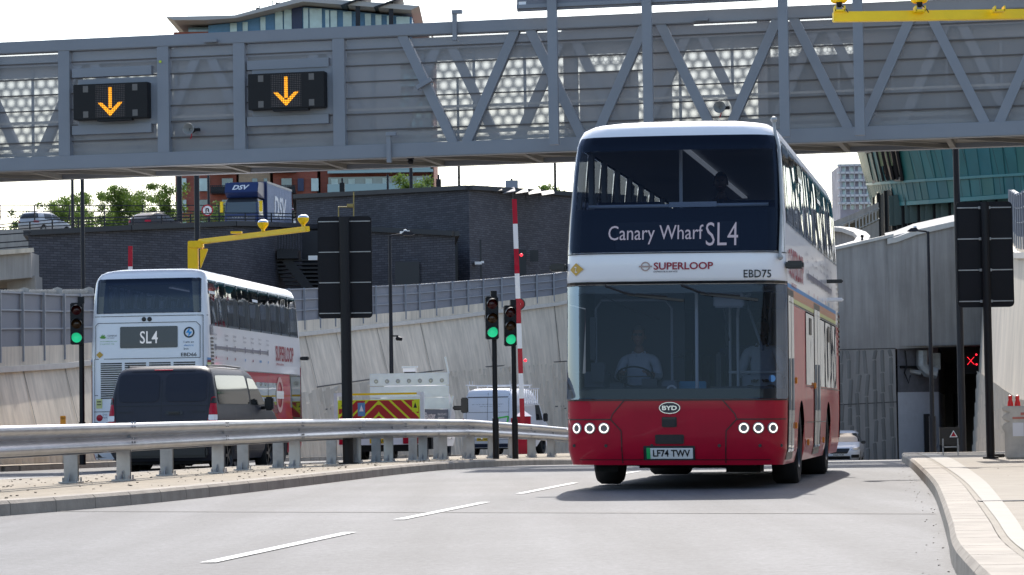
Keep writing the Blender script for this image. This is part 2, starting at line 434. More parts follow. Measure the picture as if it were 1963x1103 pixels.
def wallpt(px, D):
    x = Xat(px, D)
    if px < -300: x = {-420: -24.0, -330: -18.5}[px]
    return x
WL = [(wallpt(px, D), D, 2.0 if px < -300 else P(px, interp(TOPY, px), D).z) for px, D in WALL_L]
def ys(a, b, st):
    n = int((b - a) / st); return [a + (b - a) * i / n for i in range(n + 1)]
YS = [-200, -120, -60, -35] + ys(-15, 30, 3) + ys(31, 64, 1) + ys(66, 175, 3)
# road surface: one sheet under both carriageways, out past both walls
XS = [-60, -40, -30, -24, -20, -16, -13] + [-12 + .75 * i for i in range(49)] + [27, 31, 36, 44, 60]
mb = MB()
mb.add([(x, y, zg(x, y)) for y in YS for x in XS], [(j*len(XS)+i, j*len(XS)+i+1, (j+1)*len(XS)+i+1, (j+1)*len(XS)+i) for j in range(len(YS)-1) for i in range(len(XS)-1)])
mb.build('road', M['asphalt'], smooth=True, kind='structure')
def strip(fa, fb, za, zb, y0, y1, st=1.0, m=None, mb=None):
    mb = mb or MB()
    L = ys(y0, y1, st); n = len(L)
    vs = []
    for y in L:
        xa, xb = fa(y), fb(y)
        vs += [(xa, y, za(xa, y)), (xb, y, zb(xb, y))]
    mb.add(vs, [(2*i, 2*i+1, 2*i+3, 2*i+2) for i in range(n - 1)], m)
    return mb
def f(tab, off=0):
    return lambda y: interp(tab, y) + off
def z(off):
    return lambda x, y: zg(x, y) + off
# pavement, edging line, kerbs
KH = .14
strip(f(KERB_R, .275), lambda y: interp(KERB_R, y) + 30, z(KH), z(KH), -15, 134, 1.0).build('pavement', M['pave'], kind='structure')
strip(f(KERB_R, .32), lambda y: interp(KERB_R, y) + lerp(.40, .62, min(max((y - 12) / 30, 0), 1)), z(KH + .005), z(KH + .005), -15, 52, .6).build('pavement_edging', M['pave_line'], kind='structure')
def kerb(tab, sgn, y0, y1, name, h=KH, wd=.27, L=.92, mat=M['kerb']):
    """row of bevelled kerb stones; sgn +1: road lies on the -x side"""
    mb = MB(); y = y0
    while y < y1:
        ye = min(y + L, y1)
        xs = []
        for yy in (y + .008, ye - .008):
            x = interp(tab, yy); g = zg(x, yy)
            xs.append([(x, yy, g - .15), (x + sgn*.012, yy, g + h - .03), (x + sgn*.04, yy, g + h + .002), (x + sgn*wd, yy, g + h + .002), (x + sgn*wd, yy, g - .1)])
        a, b = xs; n = 5
        mb.add(a + b, [(i, i + 1, n + i + 1, n + i) for i in range(n - 1)] + [(0, 1, 2, 3, 4), (5, 6, 7, 8, 9)])
        y = ye
    return mb.build(name, mat, kind='structure')
kerb(KERB_R, 1, -14, 134, 'kerb')
kerb(KERB_M, -1, -14, 100, 'kerb')
kerb(KERB_ML, 1, -14, 100, 'kerb')
strip(f(KERB_ML, .27), f(KERB_M, -.27), z(KH), z(KH), -14, 100, 1.0).build('median', M['median'], kind='structure')
# loose chippings and gravel on the median and in the gutter
mb = MB(); rnd = random.Random(3)
for i in range(620):
    y = rnd.uniform(22, 56) if i < 420 else rnd.uniform(13, 50)
    if i < 420:
        x = lerp(interp(KERB_ML, y) + .3, interp(KERB_M, y) - .3, rnd.random()); g = zg(x, y) + KH
    elif i < 500:
        x = interp(KERB_R, y) - abs(rnd.gauss(0, .12)) - .02; g = zg(x, y)
    else:
        x = interp(KERB_R, y) + rnd.uniform(.3, 6); g = zg(x, y) + KH
    r = rnd.uniform(.004, .012) if i < 420 else rnd.uniform(.002, .005)
    mb.box((x, y, g + r * .5), (r * 2, r * 2.4, r * 1.2), rz=rnd.uniform(0, 3))
mb.build('gravel', M['stone'], kind='stuff')
# pavement joint (drain channel) and road joints
mb = MB()
p0 = Vector((interp(KERB_R, 21.6) + .3, 21.6, zg(3.4, 21.6) + KH + .004))
mb.box((p0.x + 3.0, 21.65, KH + .002), (6.0, .14, .012))
mb.build('pavement_joint', M['sealant'], kind='structure')
mb = MB()
def rj(y0, y1, wd):
    n = 24
    for i in range(n):
        xa = lerp(interp(KERB_M, y0) + .02, interp(KERB_R, y1) - .02, i / n); xb = lerp(interp(KERB_M, y0) + .02, interp(KERB_R, y1) - .02, (i + 1) / n)
        ya = lerp(y0, y1, i / n); yb = lerp(y0, y1, (i + 1) / n)
        mb.quad((xa, ya, zg(xa, ya) + .004), (xb, yb, zg(xb, yb) + .004), (xb, yb + wd, zg(xb, yb + wd) + .004), (xa, ya + wd, zg(xa, ya + wd) + .004))
rj(27.4, 23.0, .10); rj(49, 43.5, .16)
mb.build('road_joint', M['sealant'], kind='structure')
# lane lines
mb = MB()
def dash(a, b, wd=.10):
    n = 6; d = Vector((b[0]-a[0], b[1]-a[1])); d.normalize(); px, py = d.y * wd / 2, -d.x * wd / 2
    for i in range(n):
        t0, t1 = i / n, (i + 1) / n; q = []
        for t, s in ((t0, -1), (t0, 1), (t1, 1), (t1, -1)):
            x = lerp(a[0], b[0], t) + s*px; y = lerp(a[1], b[1], t) + s*py; q.append((x, y, zg(x, y) + .006))
        mb.quad(*q)
LANE = csmooth([(3, -4.6), (9.6, -3.0), (16.8, -1.84), (21.06, -1.24), (23.6, -.98), (28.4, -.27), (31.2, .05), (36.3, .8), (45, 2.1), (60, 4.4), (90, 8.8), (130, 14.5)], 6)
for a, b in ((9.2, 13.8), (16.8, 21.06), (23.6, 28.2), (31.2, 36.1), (39, 44), (47, 52), (56, 61), (65, 70), (74, 79)):
    dash((interp(LANE, a), a), (interp(LANE, b), b))
for a, b in ((40, 44), (47, 51), (54, 58), (61, 65)):
    dash((interp(KERB_ML, a) - 3.6, a), (interp(KERB_ML, b) - 3.6, b))
mb.build('lane_marking', M['road_line'], kind='structure')
# left far verge with kerb
NV = [(Vector((WL[i+1][0]-WL[i][0], WL[i+1][1]-WL[i][1])).normalized()) for i in range(len(WL)-1)]
mb = MB(); mk = MB()
for i in range(len(WL) - 4):
    d = NV[i]; d2 = NV[min(i + 1, len(NV) - 1)]
    n0 = Vector((d.y, -d.x)) * 1.2; n1 = Vector((d2.y, -d2.x)) * 1.2
    if i > 0: n0 = Vector((NV[i-1].y + d.y, -NV[i-1].x - d.x)).normalized() * 1.2
    n1 = Vector((d2.y + d.y, -d2.x - d.x)).normalized() * 1.2
    a = Vector(WL[i][:2]); b = Vector(WL[i + 1][:2])
    za, zb_ = zg(a.x, a.y) + .13, zg(b.x, b.y) + .13
    mb.quad((a.x, a.y, za), (b.x, b.y, zb_), (b.x + n1.x, b.y + n1.y, zb_), (a.x + n0.x, a.y + n0.y, za))
    ka = a + n0; kb = b + n1; kk = max(1, int((kb - ka).length / .95)); nn = n0.normalized() * .13
    for j in range(kk):
        p = ka.lerp(kb, j / kk + .004); q = ka.lerp(kb, (j + 1) / kk - .004)
        zp = lerp(za, zb_, (j + .5) / kk)
        mk.prism([(p.x - nn.x, p.y - nn.y, zp - .25), (p.x, p.y, zp - .25), (p.x, p.y, zp - .03), (p.x - nn.x*.2, p.y - nn.y*.2, zp + .003), (p.x - nn.x, p.y - nn.y, zp + .003)], (q.x - p.x, q.y - p.y, 0))
mb.build('verge', M['median'], kind='structure')
mk.build('kerb', M['kerb'], kind='structure')

# ================================================================ retaining walls
M['rib_shade_tone'] = mat('rib_concrete_shade', (.23, .22, .205), .85, var=.15, vscale=.7, streak=.2)  # rib concrete darkened to carry the shade of the end wall
BAT_L, BAT_R = .22, .085
def wall_normal(i):
    a = NV[max(i - 1, 0)]; b = NV[min(i, len(NV) - 1)]; d = (a + b).normalized()
    return Vector((d.y, -d.x))      # towards the road
RIBTOP = [(12, .3), (34, .1), (65, .25), (72, .35), (80, .6), (98, 2.0), (112, 2.75), (124, 3.3), (134, 3.85)]
wroot = empty('retaining_wall', (WL[3][0], WL[3][1], 0), label='long battered concrete retaining wall curving behind the bus, van and truck on the left carriageway', cat='wall')
wm = MB(); wm2 = MB(); cap = MB(); rib = MB(); rib2 = MB()
wtop = []
for i, (x, y, zt) in enumerate(WL):
    n = wall_normal(i); zb_ = zg(x, y) - .3
    k = BAT_L * (1 if y < 110 else max(0.0, (134 - y) / 24))
    wtop.append((x - n.x * k * (zt - zb_), y - n.y * k * (zt - zb_), zt))
rnd = random.Random(11)
W0 = Vector((WL[3][0], WL[3][1], 0))
for i in range(len(WL) - 1):
    x0, y0, z0 = WL[i]; x1, y1, z1 = WL[i + 1]; t0, t1 = wtop[i], wtop[i + 1]
    b0 = (x0, y0, zg(x0, y0) - .3); b1 = (x1, y1, zg(x1, y1) - .3)
    (wm if i < 16 else wm2).quad(b0, b1, t1, t0)  # sections turned from the sun take the shade-darkened concrete
    n0 = wall_normal(i) * .12; n1 = wall_normal(i + 1) * .12; m0 = wall_normal(i) * -.5; m1 = wall_normal(i + 1) * -.5
    lo = .12
    ring = lambda t, a, m: [(t[0] + a.x, t[1] + a.y, t[2] - .02), (t[0] + a.x, t[1] + a.y, t[2] + lo), (t[0] + m.x, t[1] + m.y, t[2] + lo), (t[0] + m.x, t[1] + m.y, t[2] - .02)]
    r0, r1 = ring(t0, n0, m0), ring(t1, n1, m1)
    cap.add(r0 + r1, [(j, (j + 1) % 4, 4 + (j + 1) % 4, 4 + j) for j in range(4)])
    # raised ribs on the lower face
    if i >= 3:
        L = sqrt((x1-x0)**2 + (y1-y0)**2); nr = int(L / .42)
        for j in range(nr):
            t = (j + .5) / nr; bx, by, bz = [lerp(b0[q], b1[q], t) for q in range(3)]; tx, ty, tz = [lerp(t0[q], t1[q], t) for q in range(3)]
            rt = interp(RIBTOP, by); h = bz + .2; k = rnd.uniform(0, 1)
            n = (n0 * (1 - t) + n1 * t).normalized(); d = Vector((x1-x0, y1-y0)).normalized()
            while h < rt - .15:
                h2 = min(h + rnd.uniform(.8, 1.5), rt)
                def at(hh, off, al):
                    s = (hh - bz) / (tz - bz); return Vector((lerp(bx, tx, s) + n.x*off + d.x*al, lerp(by, ty, s) + n.y*off + d.y*al, hh))
                sk = rnd.uniform(-.08, .12)
                (rib if i < 16 else rib2).add([at(h, .0, -.11), at(h, .07 if i < 16 else .02, .02), at(h, .0, .09), at(h2 - .06, .0, -.11 + sk), at(h2, .13 if i < 16 else .03, .02 + sk), at(h2 - .06, .0, .09 + sk)], [(0, 1, 4, 3), (1, 2, 5, 4), (3, 4, 5), (0, 2, 1)])
                h = h2 + .03
def rel(mb, o):
    mb.v = [(v[0] - o[0], v[1] - o[1], v[2] - o[2]) for v in mb.v]; return mb
rel(wm, W0).build('wall_face', M['concrete'], wroot)
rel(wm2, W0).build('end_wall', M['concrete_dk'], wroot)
rel(cap, W0).build('coping', M['cap'], wroot)
rel(rib, W0).build('ribbing', M['rib'], wroot); rel(rib2, W0).build('ribbing', M['rib_shade_tone'], wroot)
# horizontal pour joints
jm = MB()
for i in range(10, len(WL) - 1):
    for (dz0, dz1) in (((interp(RIBTOP, WL[i][1])) + .02, (interp(RIBTOP, WL[i+1][1])) + .02), (1.25 - .0, 1.35)):
        p = Vector(WL[i]); q = Vector(WL[i+1]); n0 = wall_normal(i); n1 = wall_normal(i+1)
        s0 = (dz0 - zg(p.x, p.y) + .3) / (p.z - zg(p.x, p.y) + .3); s1 = (dz1 - zg(q.x, q.y) + .3) / (q.z - zg(q.x, q.y) + .3)
        a = Vector(WL[i][:2] + (0,)).lerp(Vector(wtop[i][:2] + (0,)), s0); b = Vector(WL[i+1][:2] + (0,)).lerp(Vector(wtop[i+1][:2] + (0,)), s1)
        jm.quad((a.x + n0.x*.02, a.y + n0.y*.02, dz0), (b.x + n1.x*.02, b.y + n1.y*.02, dz1), (b.x + n1.x*.02, b.y + n1.y*.02, dz1 + .045), (a.x + n0.x*.02, a.y + n0.y*.02, dz0 + .045))
vj = MB()
for i in range(3, len(WL) - 1):
    L_ = sqrt((WL[i+1][0]-WL[i][0])**2 + (WL[i+1][1]-WL[i][1])**2)
    for k in range(max(1, int(L_ / 3.6))):
        t = k / max(1, int(L_ / 3.6)); n0 = wall_normal(i) * .012; d = NV[i] * .02
        b_ = Vector(WL[i]).lerp(Vector(WL[i+1]), t); t_ = Vector(wtop[i]).lerp(Vector(wtop[i+1]), t); b_.z = interp(RIBTOP, b_.y); s = (b_.z + .3) / (t_.z + .3)
        b_ = Vector((lerp(b_.x, t_.x, s), lerp(b_.y, t_.y, s), b_.z)); o_ = Vector((n0.x, n0.y, 0)); dd_ = Vector((d.x, d.y, 0))
        vj.quad(b_ + o_ - dd_, b_ + o_ + dd_, t_ + o_ + dd_, t_ + o_ - dd_)
rel(vj, W0).build('vertical_joint', mat('joint_dark', (.16, .15, .135), .9, var=.2), wroot)  # thin dark formwork joint lines up the wall face
rel(jm, W0).build('pour_joint', M['sealant'], wroot)
# portal wall with the tunnel opening
proot = empty('tunnel_portal', (20, 135, 0), label='shaded concrete tunnel portal with dark square opening behind the bus on the right', cat='tunnel portal')
O = Vector((20, 135, 0)); pm = MB()
xl, xr = Xat(1719, 135), Xat(1905, 136)
def pw(px, py, D=None):
    D = D if D else lerp(135, 136, (px - 1719) / 186); return P(px, py, D)
A = pw(1719, 669); zb_ = -2.2
pm.add([pw(1719, 669), pw(1905, 661), pw(1905, 409), pw(1828, 425), pw(1756, 441), pw(1700, 456), pw(1708, 669)], [(0, 1, 2, 3, 4, 5, 6)])
th = Vector((0, 1.2, 0))
pm.quad(pw(1719, 669), pw(1905, 661), pw(1905, 661) + th, pw(1719, 669) + th)
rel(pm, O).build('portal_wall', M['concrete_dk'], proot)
cp = MB()
pts = [(1700, 459), (1719, 455), (1756, 441), (1828, 425), (1905, 409)]
for a, b in zip(pts, pts[1:]):
    p, q = pw(*a), pw(*b)
    cp.add([p + Vector((0, -.15, -.25)), q + Vector((0, -.15, -.25)), q + Vector((0, -.15, .0)), p + Vector((0, -.15, .0)), q + Vector((0, .8, .35)), p + Vector((0, .8, .35))], [(0, 1, 2, 3), (3, 2, 4, 5)])
rel(cp, O).build('coping', M['cap'], proot)
tn = MB()
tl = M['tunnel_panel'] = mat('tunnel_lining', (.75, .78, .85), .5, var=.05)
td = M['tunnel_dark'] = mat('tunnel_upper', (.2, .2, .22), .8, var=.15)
jx = A.x; a0 = Vector((jx, 135, -2.5)); a1 = Vector((Xat(1800, 137.6), 137.6, -2.5)); a2 = Vector((Xat(1812, 160), 160, -3))
mid = P(1719, 752, 135).z; top = A.z + .02
for p, q in ((a0, a1), (a1, a2)):
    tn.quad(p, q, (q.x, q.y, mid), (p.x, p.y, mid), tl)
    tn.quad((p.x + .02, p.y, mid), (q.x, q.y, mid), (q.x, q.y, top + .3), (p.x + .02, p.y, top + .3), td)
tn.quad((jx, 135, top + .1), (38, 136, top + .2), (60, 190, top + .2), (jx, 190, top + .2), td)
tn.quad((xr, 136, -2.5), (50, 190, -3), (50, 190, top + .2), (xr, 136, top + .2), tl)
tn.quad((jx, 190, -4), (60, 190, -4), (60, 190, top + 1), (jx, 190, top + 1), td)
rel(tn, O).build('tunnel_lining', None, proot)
fl = MB()   # services under the tunnel mouth: pipes, cable tray
for px_, r in ((1737, .12), (1768, .3)):
    p = P(px_, 672, 135.9); q = P(px_, 700, 135.9)
    fl.tube([p, q, q + Vector((.2, 0, -.3)), q + Vector((.7, .0, -.4))], r, mat=M['galv_dull'])
rel(fl, O).build('service_pipe', None, proot); fl = MB()
fl.beam(P(1722, 704, 135.2), P(1798, 704, 137.2), .3, .12, M['black'])
rel(fl, O).build('cable_tray', None, proot); fl = MB()
fl.box(P(1792, 693, 136.9), (.5, .3, .8), M['galv_dull'])
rel(fl, O).build('junction_box', None, proot); fl = MB()
fl.tube([P(1735, 672, 135.3), P(1738, 700, 135.3), P(1734, 715, 135.3), P(1742, 735, 135.3), P(1745, 720, 135.3)], .035, mat=M['black'])
rel(fl, O).build('hanging_cable', None, proot); fl = MB()
fl.box(P(1782, 845, 136.5), (.5, .2, 2.6), M['black'])
rel(fl, O).build('door_panel', None, proot); fl = MB()
fl.box(P(1829, 785, 150), (.1, .2, 2.4), M['trim']); fl.box(P(1836, 785, 150), (.5, .2, 1.7), M['trim'])
rel(fl, O).build('notice_panel', None, proot)
# right retaining wall
RW = csmooth([(0, 5.5), (20, 7.4), (40, 9.0), (60, 11.35), (75, 13.35), (100, 16.9), (134.5, 21.9)], 4)
RT = [(0, 3.2), (40, 3.4), (60, 4.1), (85, 5.5), (110, 7.9), (134.5, 10.3)]
RR = [(0, 0.6), (50, .8), (75, 1.2), (100, 1.9), (134.5, 2.8)]
rroot = empty('retaining_wall', (12, 65, 0), label='bright sunlit concrete retaining wall with ribbed lower face at the right edge of the photo', cat='wall')
O = Vector((12, 65, 0)); rm = MB(); rc = MB(); rb = MB()
L = ys(14, 134.4, 4)
base = [(interp(RW, y), y, zg(interp(RW, y), y) - .1) for y in L]
tops = [(b[0] + BAT_R * (interp(RT, b[1]) - b[2]), b[1], interp(RT, b[1])) for b in base]
for i in range(len(L) - 1):
    rm.quad(base[i], base[i+1], tops[i+1], tops[i])
    t0, t1 = tops[i], tops[i+1]
    r = lambda t: [(t[0] - .1, t[1], t[2] - .03), (t[0] - .1, t[1], t[2] + .14), (t[0] + .5, t[1], t[2] + .14), (t[0] + .5, t[1], t[2] - .03)]
    rc.add(r(t0) + r(t1), [(j, (j+1) % 4, 4 + (j+1) % 4, 4 + j) for j in range(4)])
y = 50.0; rnd = random.Random(5)
while y < 134:
    bx = interp(RW, y); bz = zg(bx, y) + .1; rt = interp(RR, y); h = bz + rnd.uniform(0, .3)
    tx, tz = bx + BAT_R * (interp(RT, y) - bz), interp(RT, y)
    while h < rt - .1:
        h2 = min(h + .62, rt)
        def at(hh, off, al):
            s = (hh - bz) / (tz - bz); return (lerp(bx, tx, s) - off, y + al, hh)
        rb.add([at(h, .0, -.10), at(h, .05, .02), at(h, .0, .16), at(h2 - .05, .0, -.10), at(h2, .10, .02), at(h2 - .05, .0, .16)], [(0, 1, 4, 3), (1, 2, 5, 4), (3, 4, 5), (0, 2, 1)])
        h = h2 + .04
    y += .5
rel(rm, O).build('wall_face', M['concrete'], rroot); rel(rc, O).build('coping', M['cap'], rroot); rel(rb, O).build('ribbing', M['rib'], rroot)

# ---------------------------------------------------------------- noise barriers on the walls
def noise_barrier(pts, H, step, label, up=.42, side=1, name='noise_barrier'):
    """pts: polyline of (x, y, z) along the wall top; H: function of distance along"""
    o = Vector(pts[0]); root = empty(name, o, label=label, cat='noise barrier')
    pn = MB(); fr = MB(); upm = MB(); posts = []
    segs = []
    for a, b in zip(pts, pts[1:]):
        a, b = Vector(a), Vector(b); n = max(1, round((b - a).length / step))
        for k in range(n): segs.append((a.lerp(b, k / n), a.lerp(b, (k + 1) / n)))
    tot = len(segs)
    for i, (a, b) in enumerate(segs):
        h0, h1 = H(i / tot), H((i + 1) / tot); Z = Vector((0, 0, 1)); d = (b - a).normalized(); nn = Vector((d.y, -d.x, 0)).normalized() * side
        q = lambda t, s: (a.lerp(b, t) + Z * lerp(h0, h1, t) * s)
        upm.add([q(0, 0), q(1, 0), q(1, .26), q(0, .26), q(0, .26) - nn*.25, q(1, .26) - nn*.25], [(0, 1, 2, 3), (3, 2, 5, 4)])
        pn.add([q(0, .26) - nn*.06, q(1, .26) - nn*.06, q(1, 1) - nn*.06, q(0, 1) - nn*.06, q(0, .26) - nn*.16, q(1, .26) - nn*.16, q(1, 1) - nn*.16, q(0, 1) - nn*.16], [(0, 1, 2, 3), (4, 5, 6, 7), (3, 2, 6, 7)])
        for s in (.5, .75, .985):
            fr.beam(q(0, s) - nn*.03, q(1, s) - nn*.03, .06, .035)
        pm_ = MB(); pm_.beam(q(0, .05) - nn*.0, q(0, 1.01) - nn*.0, .07, .07); posts.append(pm_)
    rel(upm, o).build('upstand', M['concrete'], root); rel(pn, o).build('panel', M['panel'], root); rel(fr, o).build('frame', M['panel_frame'], root)
    for p in posts[:100]:
        rel(p, o).build('post', M['panel_frame'], root)
    if posts[100:]:
        pm_ = MB()
        for p in posts[100:]: pm_.add(p.v, p.f)
        tag(rel(pm_, o).build('post', M['panel_frame'], root), kind='stuff')
    return root
lw_pts = [(wtop[i][0], wtop[i][1], wtop[i][2] + .12) for i in range(2, 18)]
noise_barrier(lw_pts, lambda t: lerp(1.85, 1.25, min(t * 1.05, 1)), 1.55, 'grey panelled noise barrier on top of the long left retaining wall')
rw_pts = [(t[0] + .1, t[1], t[2] + .14) for t in tops if 36 < t[1] < 97][::-1]
noise_barrier(rw_pts, lambda t: 1.75, 2.2, 'grey panelled noise barrier on the bright wall at the right edge')
# ================================================================ raised ground behind the walls
mb = MB()
T = [(t[0], t[1], t[2] - .1) for t in wtop]
far = []
for i, t in enumerate(T):
    n = wall_normal(i)
    far.append(t)
rings = [T]
for dist, zz in ((6, None), (30, None), (120, 6.5), (500, 7), (2500, 7)):
    r = []
    for i, t in enumerate(T):
        ang = lerp(pi * .98, pi * .42, i / (len(T) - 1)); n = wall_normal(i)
        d = Vector((cos(ang), sin(ang))) if dist > 20 else -n
        r.append((t[0] + d.x * dist, t[1] + d.y * dist, t[2] if zz is None else zz))
    rings.append(r)
n = len(T)
for a, b in zip(rings, rings[1:]):
    mb.add(a + b, [(i, i + 1, n + i + 1, n + i) for i in range(n - 1)])
R2 = [T[-1], (tops[-1][0], tops[-1][1] + 1.5, tops[-1][2])] + [(t[0], t[1], t[2]) for t in tops[::-1]]
rings = [R2]
for dist in (8, 60, 500, 2500):
    r = []
    for i, t in enumerate(R2):
        ang = lerp(pi * .42, -pi * .1, i / (len(R2) - 1)); d = Vector((cos(ang), sin(ang)))
        r.append((t[0] + d.x * dist, t[1] + d.y * dist, t[2] if dist == 8 else lerp(t[2], 7, .6)))
    rings.append(r)
n = len(R2)
for a, b in zip(rings, rings[1:]):
    mb.add(a + b, [(i, i + 1, n + i + 1, n + i) for i in range(n - 1)])
mb.build('terrain', M['soil'], kind='structure')
# ================================================================ gantry bridge
GA = Vector((Xat(0, 62), 62, 0)); GB = Vector((Xat(1963, 57.4), 57.4, 0))
GD = (GB - GA).normalized(); GN = Vector((GD.y, -GD.x, 0))     # GN points to the camera
if GN.y > 0: GN = -GN
def gp(px, py, off=0.0):
    """(u, z) on the plane parallel to the gantry front, off metres nearer to the camera"""
    r = ray(px, py); o = GA + GN * off
    t = ((o - Vector((0, 0, CAMZ))).dot(GN)) / r.dot(GN)
    p = Vector((0, 0, CAMZ)) + r * t
    return (p - o).dot(GD), p.z
ZB0, ZT0, GW = 6.49, 9.37, 2.3
groot = empty('gantry_bridge', (GA.x, GA.y, 0), rot=(0, 0, atan2(GD.y, GD.x)), label='grey steel truss gantry bridge with mesh sides spanning the whole road', cat='gantry')
# local frame: x along, y away from the camera, z up
U0, U1 = -6.0, 28.5
def G(name, mb, m, parent=None, **k): return mb.build(name, m, parent or groot, **k)
mb = MB(); mb.box2((U0, 0, ZT0 - .26), (U1, .28, ZT0)); G('top_chord', mb, M['steel'], bev=.015)
mb = MB(); mb.box2((U0, 0, ZB0), (U1, .28, ZB0 + .30)); G('bottom_chord', mb, M['steel'], bev=.015)
mb = MB(); mb.box2((U0, GW, ZT0 - .26), (U1, GW + .28, ZT0)); G('top_chord', mb, M['steel'])
mb = MB(); mb.box2((U0, GW, ZB0), (U1, GW + .28, ZB0 + .30)); G('bottom_chord', mb, M['steel'])
vt = [gp(p, 180)[0] for p in (-20, 122, 312, 458, 649)]
for u in vt:
    mb = MB(); mb.box2((u - .13, .01, ZB0 + .30), (u + .13, .26, ZT0 - .26)); G('vertical', mb, M['steel'])
low = [gp(p, 250)[0] for p in (880, 1130, 1388, 1645, 1902)]; st = (low[-1] - low[0]) / 4
lows = [low[0] + st * k for k in range(0, 7) if low[0] + st * k < U1]
def diag(ua, ub, y, nm='diagonal'):
    mb = MB(); mb.beam((ua, y, ZB0 + .27), (ub, y, ZT0 - .23), .2, .2, up=(0, 1, 0)); G(nm, mb, M['steel'])
for u in lows:
    diag(u - .14, u - .14 - st * .5 + .3, .13); diag(u + .14, u + .14 + st * .5 - .3, .13)
u = lows[0]
bk = []
while u > U0: bk.append(u); u -= st
for u in bk + lows[1:]:
    u += .55
    diag(u - .12, u - .12 - st*.5 + .3, GW + .13); diag(u + .12, u + .12 + st*.5 - .3, GW + .13)
u = gp(0, 180)[0]
mb = MB(); mb.quad((U0, .2, ZB0 + .2), (U1, .2, ZB0 + .2), (U1, .2, ZT0 - .2), (U0, .2, ZT0 - .2)); G('front_mesh', mb, M['mesh_front'])
# rear side: perforated bays, solid in places
mb = MB(); mb.quad((U0, GW + .3, ZB0 + .25), (U1, GW + .3, ZB0 + .25), (U1, GW + .3, ZT0 - .2), (U0, GW + .3, ZT0 - .2)); G('rear_mesh', mb, M['mesh_back'])
mp = M['mesh_panel'] = mat('solid_panel', (.34, .345, .36), .7, var=.15, vscale=1.5)
mf = M['mesh_fine'] = meshmat('mesh_fine', (.3, .31, .32), .11, .25, .5, .45, 1.0); mf2 = meshmat('mesh_dull', (.26, .27, .28), .22, .1, .5, .02, .28)
def bay(pa, pb, y0, y1, m, nm='cladding_panel'):
    a, za = gp(pa, y0, -GW - .2); b, zb1 = gp(pb, y1, -GW - .2)
    mb = MB(); mb.quad((a, GW + .24, zb1), (b, GW + .24, zb1), (b, GW + .24, za), (a, GW + .24, za)); G(nm, mb, m)
bay(115, 300, 90, 110, mp); bay(115, 300, 215, 320, mp); bay(320, 470, 85, 320, mf2)
bay(460, 770, 75, 310, mp); bay(1075, 1330, 40, 70, mp); bay(1078, 1110, 60, 270, mp); bay(1110, 1225, 140, 250, mp); bay(1240, 1290, 40, 280, mp)
md = M['mesh_dark'] = mat('dark_panel_mesh', (.17, .175, .185), .7, var=.2, vscale=1.5)
bay(1470, 1640, 110, 260, md); bay(1450, 1480, 40, 260, mp); bay(1640, 2100, 72, 262, md); 
mb = MB(); mb.quad((U0, GW + .235, ZT0 - .5), (U1, GW + .235, ZT0 - .5), (U1, GW + .235, ZT0 - .2), (U0, GW + .235, ZT0 - .2)); G('cladding_panel', mb, mp)
bay(137, 300, 108, 122, mf); bay(1110, 1240, 68, 118, mf); bay(1480, 1640, 50, 100, mf)
# horizontal wires and thin mullions
nw = 6
for k in range(nw):
    z_ = lerp(ZB0 + .45, ZT0 - .32, (k + .5) / nw)
    mb = MB(); mb.box2((U0, .14, z_ - .014), (U1, .17, z_ + .014)); G('wire', mb, M['steel_dk'])
mb = MB()
for k in range(30):
    u = U0 + 1.16 * k; mb.box2((u, GW + .2, ZB0 + .3), (u + .06, GW + .23, ZT0 - .26))
G('rear_mullions', mb, M['steel'])
# handrail and walkway inside
mb = MB(); mb.box2((U0, .3, ZB0 + .1), (U1, GW - .02, ZB0 + .2)); G('walkway', mb, M['deckplate'])
mb = MB(); mb.box2((U0, .5, ZB0 + .52), (U1, .56, ZB0 + .60)); mb.box2((U0, 1.9, ZB0 + 1.25), (U1, 1.96, ZB0 + 1.3)); mb.box2((U0, .5, ZB0 + .36), (U1, .53, ZB0 + .44)); G('cable_tray', mb, M['galv_dull'])
mb = MB(); 
k = 0; u = U0
while u < U1:
    mb.beam((u, .3, ZB0 + .03), (u + 2.0, GW, ZB0 + .03), .08, .08); mb.box2((u + 2.0, .28, ZB0 + .0), (u + 2.12, GW, ZB0 + .12)); u += 2.25
G('underside_bracing', mb, M['deckplate'])
for px, py in ((405, 79), (1345, 38)):
    u, z_ = gp(px, py, .05); mb = MB(); mb.box((u, -.07, z_), (.3, .12, .07)); G('strip_light', mb, M['steel'], bev=.01)
u, z_ = gp(306, 118, .05); mb = MB(); mb.box((u, -.012, z_), (.05, .02, .05)); G('marker_tab', mb, M['lime'] if 'lime' in M else mat('lime', (.6, .75, .05), .5))
# framed bays for the two lane signs
for px in (212, 550):
    for py in ((137, 247) if px == 212 else (122, 230)):
        u, z_ = gp(px, py); mb = MB(); mb.box2((u - .92, .05, z_ - .1), (u + .92, .2, z_ + .1)); G('sign_beam', mb, M['steel'])
# clamps and small brackets
for px, py in ((871, 50), (745, 284)):
    u, z_ = gp(px, py, .1); mb = MB(); mb.box((u, -.06, z_), (.09, .1, .62)); mb.box((u + .06, -.08, z_ + .3), (.22, .12, .08)); G('bracket', mb, M['steel'])
u, z_ = gp(812, 160, .1); mb = MB(); mb.box((u, -.03, z_), (.36, .14, .09), rot=Matrix.Rotation(radians(-28), 3, 'Y')); G('clamp', mb, M['steel'])

